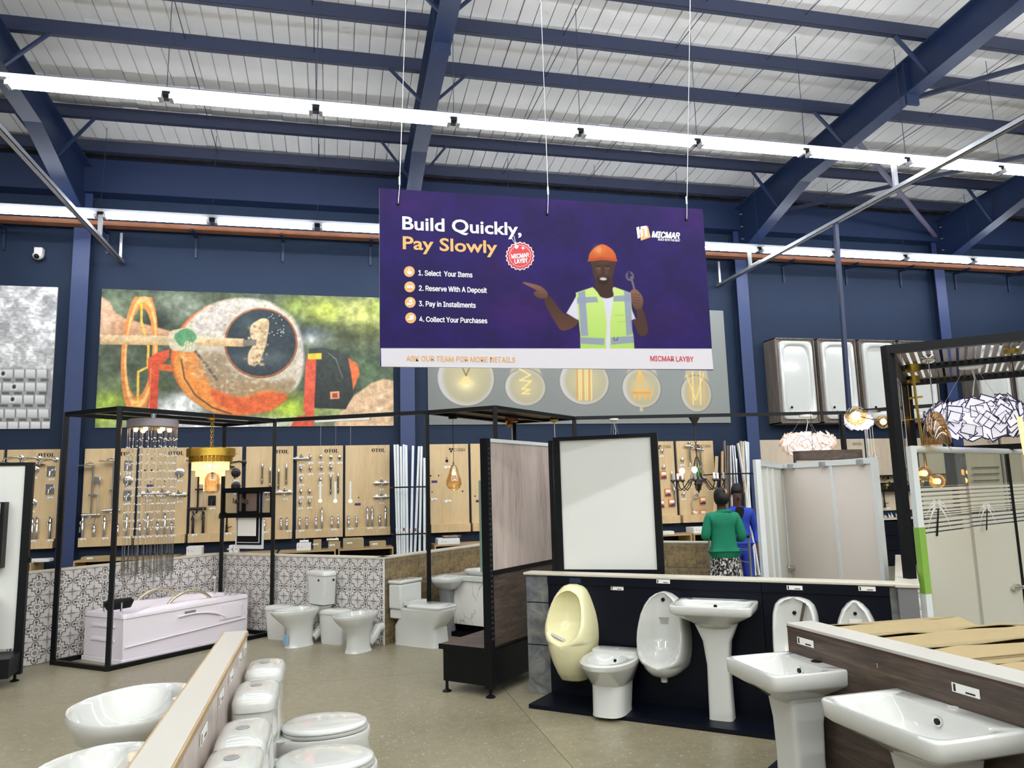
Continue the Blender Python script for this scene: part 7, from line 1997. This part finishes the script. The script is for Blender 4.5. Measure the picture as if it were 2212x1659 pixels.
# ------------------------------------------------------------------ the two people and their trolley
def skin(name, J, E, m, parent=None, sub=2, root=None, flat_=None):
    me = bpy.data.meshes.new(name); ks = list(J)
    me.from_pydata([J[k][:3] for k in ks], [(ks.index(a), ks.index(b)) for a, b in E], [])
    o = bpy.data.objects.new(name, me); COL.objects.link(o); o.parent = parent
    md = o.modifiers.new('skin', 'SKIN'); md.use_smooth_shade = True; md.branch_smoothing = .4
    for i, k in enumerate(ks):
        r = J[k][3]; sv = me.skin_vertices[0].data[i]; sv.radius = r if isinstance(r, tuple) else (r, r); sv.use_root = (k == root) if root else i == 0
    s = o.modifiers.new('subsurf', 'SUBSURF'); s.levels = s.render_levels = sub
    me.materials.append(m); return o
def person(lab, loc, rz, H, hair_kind, arms, skinm, lean=0.0):
    """local: faces -y; the body is one continuous skinned surface"""
    k = H/1.70
    J = {'pelvis': (0, 0, .93, (.15, .105)), 'waist': (0, .0, 1.06, (.125, .09)), 'chest': (0, .01, 1.24, (.155, .105)), 'neck0': (0, .015, 1.41, (.075, .065)), 'neck': (0, .0, 1.47, .052), 'jaw': (0, -.02, 1.54, (.062, .07)), 'head': (0, -.008, 1.61, (.074, .088)), 'crown': (0, .0, 1.675, (.055, .065))}
    E = [('pelvis', 'waist'), ('waist', 'chest'), ('chest', 'neck0'), ('neck0', 'neck'), ('neck', 'jaw'), ('jaw', 'head'), ('head', 'crown')]
    for s, n in ((-1, 'r'), (1, 'l')):
        a = arms[n]
        J.update({f'sh{n}': (s*.165, .01, 1.375, .06), f'el{n}': (*a[0], .043), f'wr{n}': (*a[1], .028), f'pa{n}': (*a[2], (.038, .018)), f'hip{n}': (s*.085, 0, .88, .095), f'kn{n}': (s*.095, -.01, .49, .06), f'an{n}': (s*.10, .02, .09, .038), f'to{n}': (s*.115, -.12, .035, (.04, .025))})
        E += [('chest', f'sh{n}'), (f'sh{n}', f'el{n}'), (f'el{n}', f'wr{n}'), (f'wr{n}', f'pa{n}'), ('pelvis', f'hip{n}'), (f'hip{n}', f'kn{n}'), (f'kn{n}', f'an{n}'), (f'an{n}', f'to{n}')]
        w, p = Vector(a[1]), Vector(a[2]); d = (p-w).normalized(); sd = d.cross(Vector((0, 1, 0.2))).normalized()
        for f in range(4):
            q = p+sd*(.021-.014*f)+d*.028; ln = (.05, .058, .054, .042)[f]
            J[f'f{n}{f}a'] = (*q, .0095); J[f'f{n}{f}b'] = (*(q+d*ln*.6+Vector((0, -.008, 0))), .0085); J[f'f{n}{f}c'] = (*(q+d*ln+Vector((0, -.026, 0))), .007)
            E += [(f'pa{n}', f'f{n}{f}a'), (f'f{n}{f}a', f'f{n}{f}b'), (f'f{n}{f}b', f'f{n}{f}c')]
        q = w+(p-w)*.45+sd*.028*(1); J[f't{n}a'] = (*q, .011); J[f't{n}b'] = (*(q+sd*.018+d*.035+Vector((0, -.015, 0))), .009); E += [(f'wr{n}', f't{n}a'), (f't{n}a', f't{n}b')]
    o = skin('person', J, E, skinm, None, 2, 'pelvis')
    o.location = loc; o.rotation_euler = (0, 0, rz); o.scale = (k, k, k)
    tag(o, lab, 'person')
    # face
    fx = -.092
    MB().loft([[(x, y, z) for x, y in ((-.010*w, fx+.012), (0, fx-.018*w), (.010*w, fx+.012))] for z, w in ((1.565, 1.3), (1.58, 1.5), (1.605, .8), (1.625, .4))]).build('nose', skinm, o, smooth=True)
    for s in (-1, 1):
        MB().ball((s*.031, fx+.012, 1.622), .0105, 10, 6, .6).build('eye', flat('eye_white', '#b9b0a8'), o, smooth=True)
        MB().ball((s*.031, fx+.003, 1.622), .0062, 8, 5).build('iris', M_INK, o, smooth=True)
        MB().bar((s*.014, fx-.004, 1.643), (s*.05, fx+.008, 1.646), .010, .006).build('eyebrow', M_HAIR, o)
        MB().loft([[(s*(.074+dx), y, z) for y, z in ((.0, 1.585), (.02, 1.60), (.026, 1.63), (.012, 1.645), (-.006, 1.625))] for dx in (0, .012)]).build('ear', skinm, o, smooth=True)
    MB().loft([[(.026*math.cos(q)*w, fx-.002*w+.012, 1.545+.009*math.sin(q)*w) for q in np.linspace(0, 2*PI, 12, endpoint=False)] for w in (1, .6)]).build('mouth', flat('lips', '#4a2924'), o, smooth=True)
    if hair_kind == 'short':
        MB().loft([[(.079*r*math.cos(q), .004+.094*r*math.sin(q), z+(.03 if math.sin(q) < -.3 else 0)) for q in np.linspace(0, 2*PI, 20, endpoint=False)] for z, r in ((1.61, .99), (1.65, 1.02), (1.69, .93), (1.725, .72), (1.742, .35))]).build('hair', M_HAIR, o, smooth=True)
    else:
        MB().loft([[(.088*r*math.cos(q), .015+.103*r*math.sin(q), z+(.055*(1-r*.3) if math.sin(q) < -.35 and z < 1.64 else 0)) for q in np.linspace(0, 2*PI, 20, endpoint=False)] for z, r in ((1.535, .80), (1.57, .98), (1.62, 1.06), (1.67, 1.02), (1.71, .85), (1.735, .55), (1.745, .2))]).build('hair', M_HAIR, o, smooth=True)
        MB().ball((-.01, .13, 1.61), .075, 14, 10, 1.0).build('hair_bun', M_HAIR, o, smooth=True)
        MB().tube([(-.04, .09, 1.72), (-.045, .13, 1.70), (-.04, .17, 1.665)], [.008, .014, .008], 8).build('orange_hair_clip', flat('clip', '#c98650'), o, smooth=True)
    return o
def shirt(o, m, arms, grow, hem=.80, wide=(.19, .135), sleeves=1.0, bottom_r=None):
    J = {'hem': (0, .005, hem, wide), 'hip': (0, .005, .95, (wide[0]-.0, wide[1]-.005)), 'waist': (0, .005, 1.08, (.155+grow*.5, .118)), 'chest': (0, .012, 1.25, (.185+grow*.3, .138)), 'chest2': (0, .016, 1.35, (.17+grow*.3, .125)), 'col': (0, .018, 1.425, (.115, .10)), 'col2': (0, .008, 1.468, (.07, .074))}
    E = [('hem', 'hip'), ('hip', 'waist'), ('waist', 'chest'), ('chest', 'chest2'), ('chest2', 'col'), ('col', 'col2')]
    for s, n in ((-1, 'r'), (1, 'l')):
        a = arms[n]; el, wr = Vector(a[0]), Vector(a[1]); e2 = el+(wr-el)*.86
        J.update({f'sh{n}': (s*.168, .012, 1.375, .078+grow*.2), f'el{n}': (*el, .062)}); E += [('chest2', f'sh{n}'), (f'sh{n}', f'el{n}')]
        if sleeves > .5: J[f'cu{n}'] = (*e2, .043); E.append((f'el{n}', f'cu{n}'))
    return skin('shirt', J, E, m, o, 2, 'waist')
armsW = {'r': ((-.235, .04, 1.10), (-.19, -.16, 1.08), (-.15, -.22, 1.12)), 'l': ((.235, .03, 1.10), (.16, -.19, 1.16), (.12, -.24, 1.22))}
M_GREEN = mat('green_cotton', '#178463', .8, bump=.3, bs=120)
M_BLUE = mat('blue_overall', '#2240a8', .75)
wl = dp(1562, 1150, 8.85)
wo = person('woman in green shirt and patterned skirt, seen from behind', (wl.x, wl.y, 0), math.radians(180-18), 1.58, 'bun', armsW, mat('skin_w', '#4a3024', .5))
shirt(wo, M_GREEN, armsW, .03, .80, (.20, .145))
def skirt_mat():
    m, t, b = base_mat('patterned_skirt')
    v = t.coord('Object', (26, 26, 15)); n = t.noise(v, 1.0, 3, .6, 2.2)
    t.set(b.inputs['Base Color'], t.mix(n.gt(.53), c4('#131316'), c4('#dcdad4'))); b.inputs['Roughness'].default_value = .8
    return m
MB().loft([[(w*math.cos(q)*(1+.03*math.sin(7*q)), .0+d*math.sin(q)*(1+.03*math.sin(7*q)), z) for q in np.linspace(0, 2*PI, 42, endpoint=False)] for z, w, d in ((.12, .24, .20), (.4, .225, .18), (.7, .20, .15), (.95, .16, .115), (1.02, .14, .10))]).build('skirt', skirt_mat(), wo, smooth=True)
for s in (-1, 1): MB().loft([rgx for rgx in [[(s*.112+x, y-.05, z) for x, y, z in sup(0, 0, zz, w, w, d, 2.4, 20)] for zz, w, d in ((0, .05, .135), (.03, .052, .138), (.07, .042, .11), (.10, .03, .05))]]).build('shoe', M_MBLACK, wo, smooth=True)
ph = MB().box((-.035, -.005, -.07), (.035, .005, .07)).build('phone', M_MBLACK, None, bevel=.004)
pp = wo.matrix_basis @ Vector((.10, -.285, 1.30)); ph.location = pp; ph.rotation_euler = (-.4, 0, math.radians(162)); tag(ph, 'black phone held up by the woman in green', 'phone')
ml = dp(1597, 1150, 9.75)
armsM = {'r': ((-.25, .06, 1.12), (-.22, -.10, .90), (-.21, -.16, .83)), 'l': ((.25, .06, 1.12), (.22, -.10, .90), (.21, -.16, .83))}
mo = person('man in blue work jacket facing the camera behind the woman', (ml.x, ml.y, 0), math.radians(-18), 1.60, 'short', armsM, mat('skin_m', '#54372b', .5))
shirt(mo, M_BLUE, armsM, .02, .82, (.18, .125))
MB().loft([[(x, -.118-.012*math.sin((z-1.0)*5), z) for x in (-w, 0, w)] for z, w in ((1.27, .012), (1.34, .045), (1.40, .062), (1.445, .05))], close=False, cap0=False, cap1=False).build('dark_undershirt', M_MBLACK, mo)
J = {'p': (0, 0, .92, (.165, .12)), 'q': (0, 0, 1.0, (.16, .115))}; E = [('p', 'q')]
for s, n in ((-1, 'r'), (1, 'l')):
    J.update({f'h{n}': (s*.09, 0, .84, .105), f'k{n}': (s*.097, -.01, .48, .078), f'a{n}': (s*.10, .02, .08, .065)}); E += [('p', f'h{n}'), (f'h{n}', f'k{n}'), (f'k{n}', f'a{n}')]
skin('trousers', J, E, M_BLUE, mo, 2, 'p')
for s in (-1, 1): MB().loft([[(s*.112+x, y-.05, z) for x, y, z in sup(0, 0, zz, w, w, d, 2.4, 20)] for zz, w, d in ((0, .05, .14), (.03, .052, .143), (.07, .042, .115), (.11, .035, .055))]).build('shoe', M_MBLACK, mo, smooth=True)
# trolley
c0 = dp(1531, 1170, 9.15); c1 = dp(1617, 1160, 9.15)
tq = thing('shop_trolley', 'grey steel shop trolley with black handle beside the woman', 'trolley', (c0.x, c0.y, 0), math.atan2(c1.y-c0.y, c1.x-c0.x))
wT = (Vector((c1.x, c1.y))-Vector((c0.x, c0.y))).length
for x in (0, wT):
    MB().tube([(x, 0, .08), (x, 0, .95), (x, -.04, 1.02)], .014, 8).build('upright', M_GALV, tq, smooth=50)
    MB().tube([(x, 0, .1), (x, .3, .1)], .014, 8).build('base_tube', M_GALV, tq, smooth=50)
    for y in (0, .3): MB().lathe([(.05, -.012), (.05, .012)], (x, y, .05), 14, 'x').build('wheel', M_MBLACK, tq)
MB().cyl((-.0, -.04, 1.02), (wT, -.04, 1.02), .018, 10).build('handle', M_MBLACK, tq, smooth=40)
for z in (.3, .5, .7, .85): MB().tube([(0, 0, z), (.04, .3, z), (wT-.04, .3, z), (wT, 0, z)], .006, 6).build('basket_wire', M_GALV, tq)
MB().box((.02, .02, .27), (wT-.02, .3, .285)).build('basket_floor', M_GALV, tq)
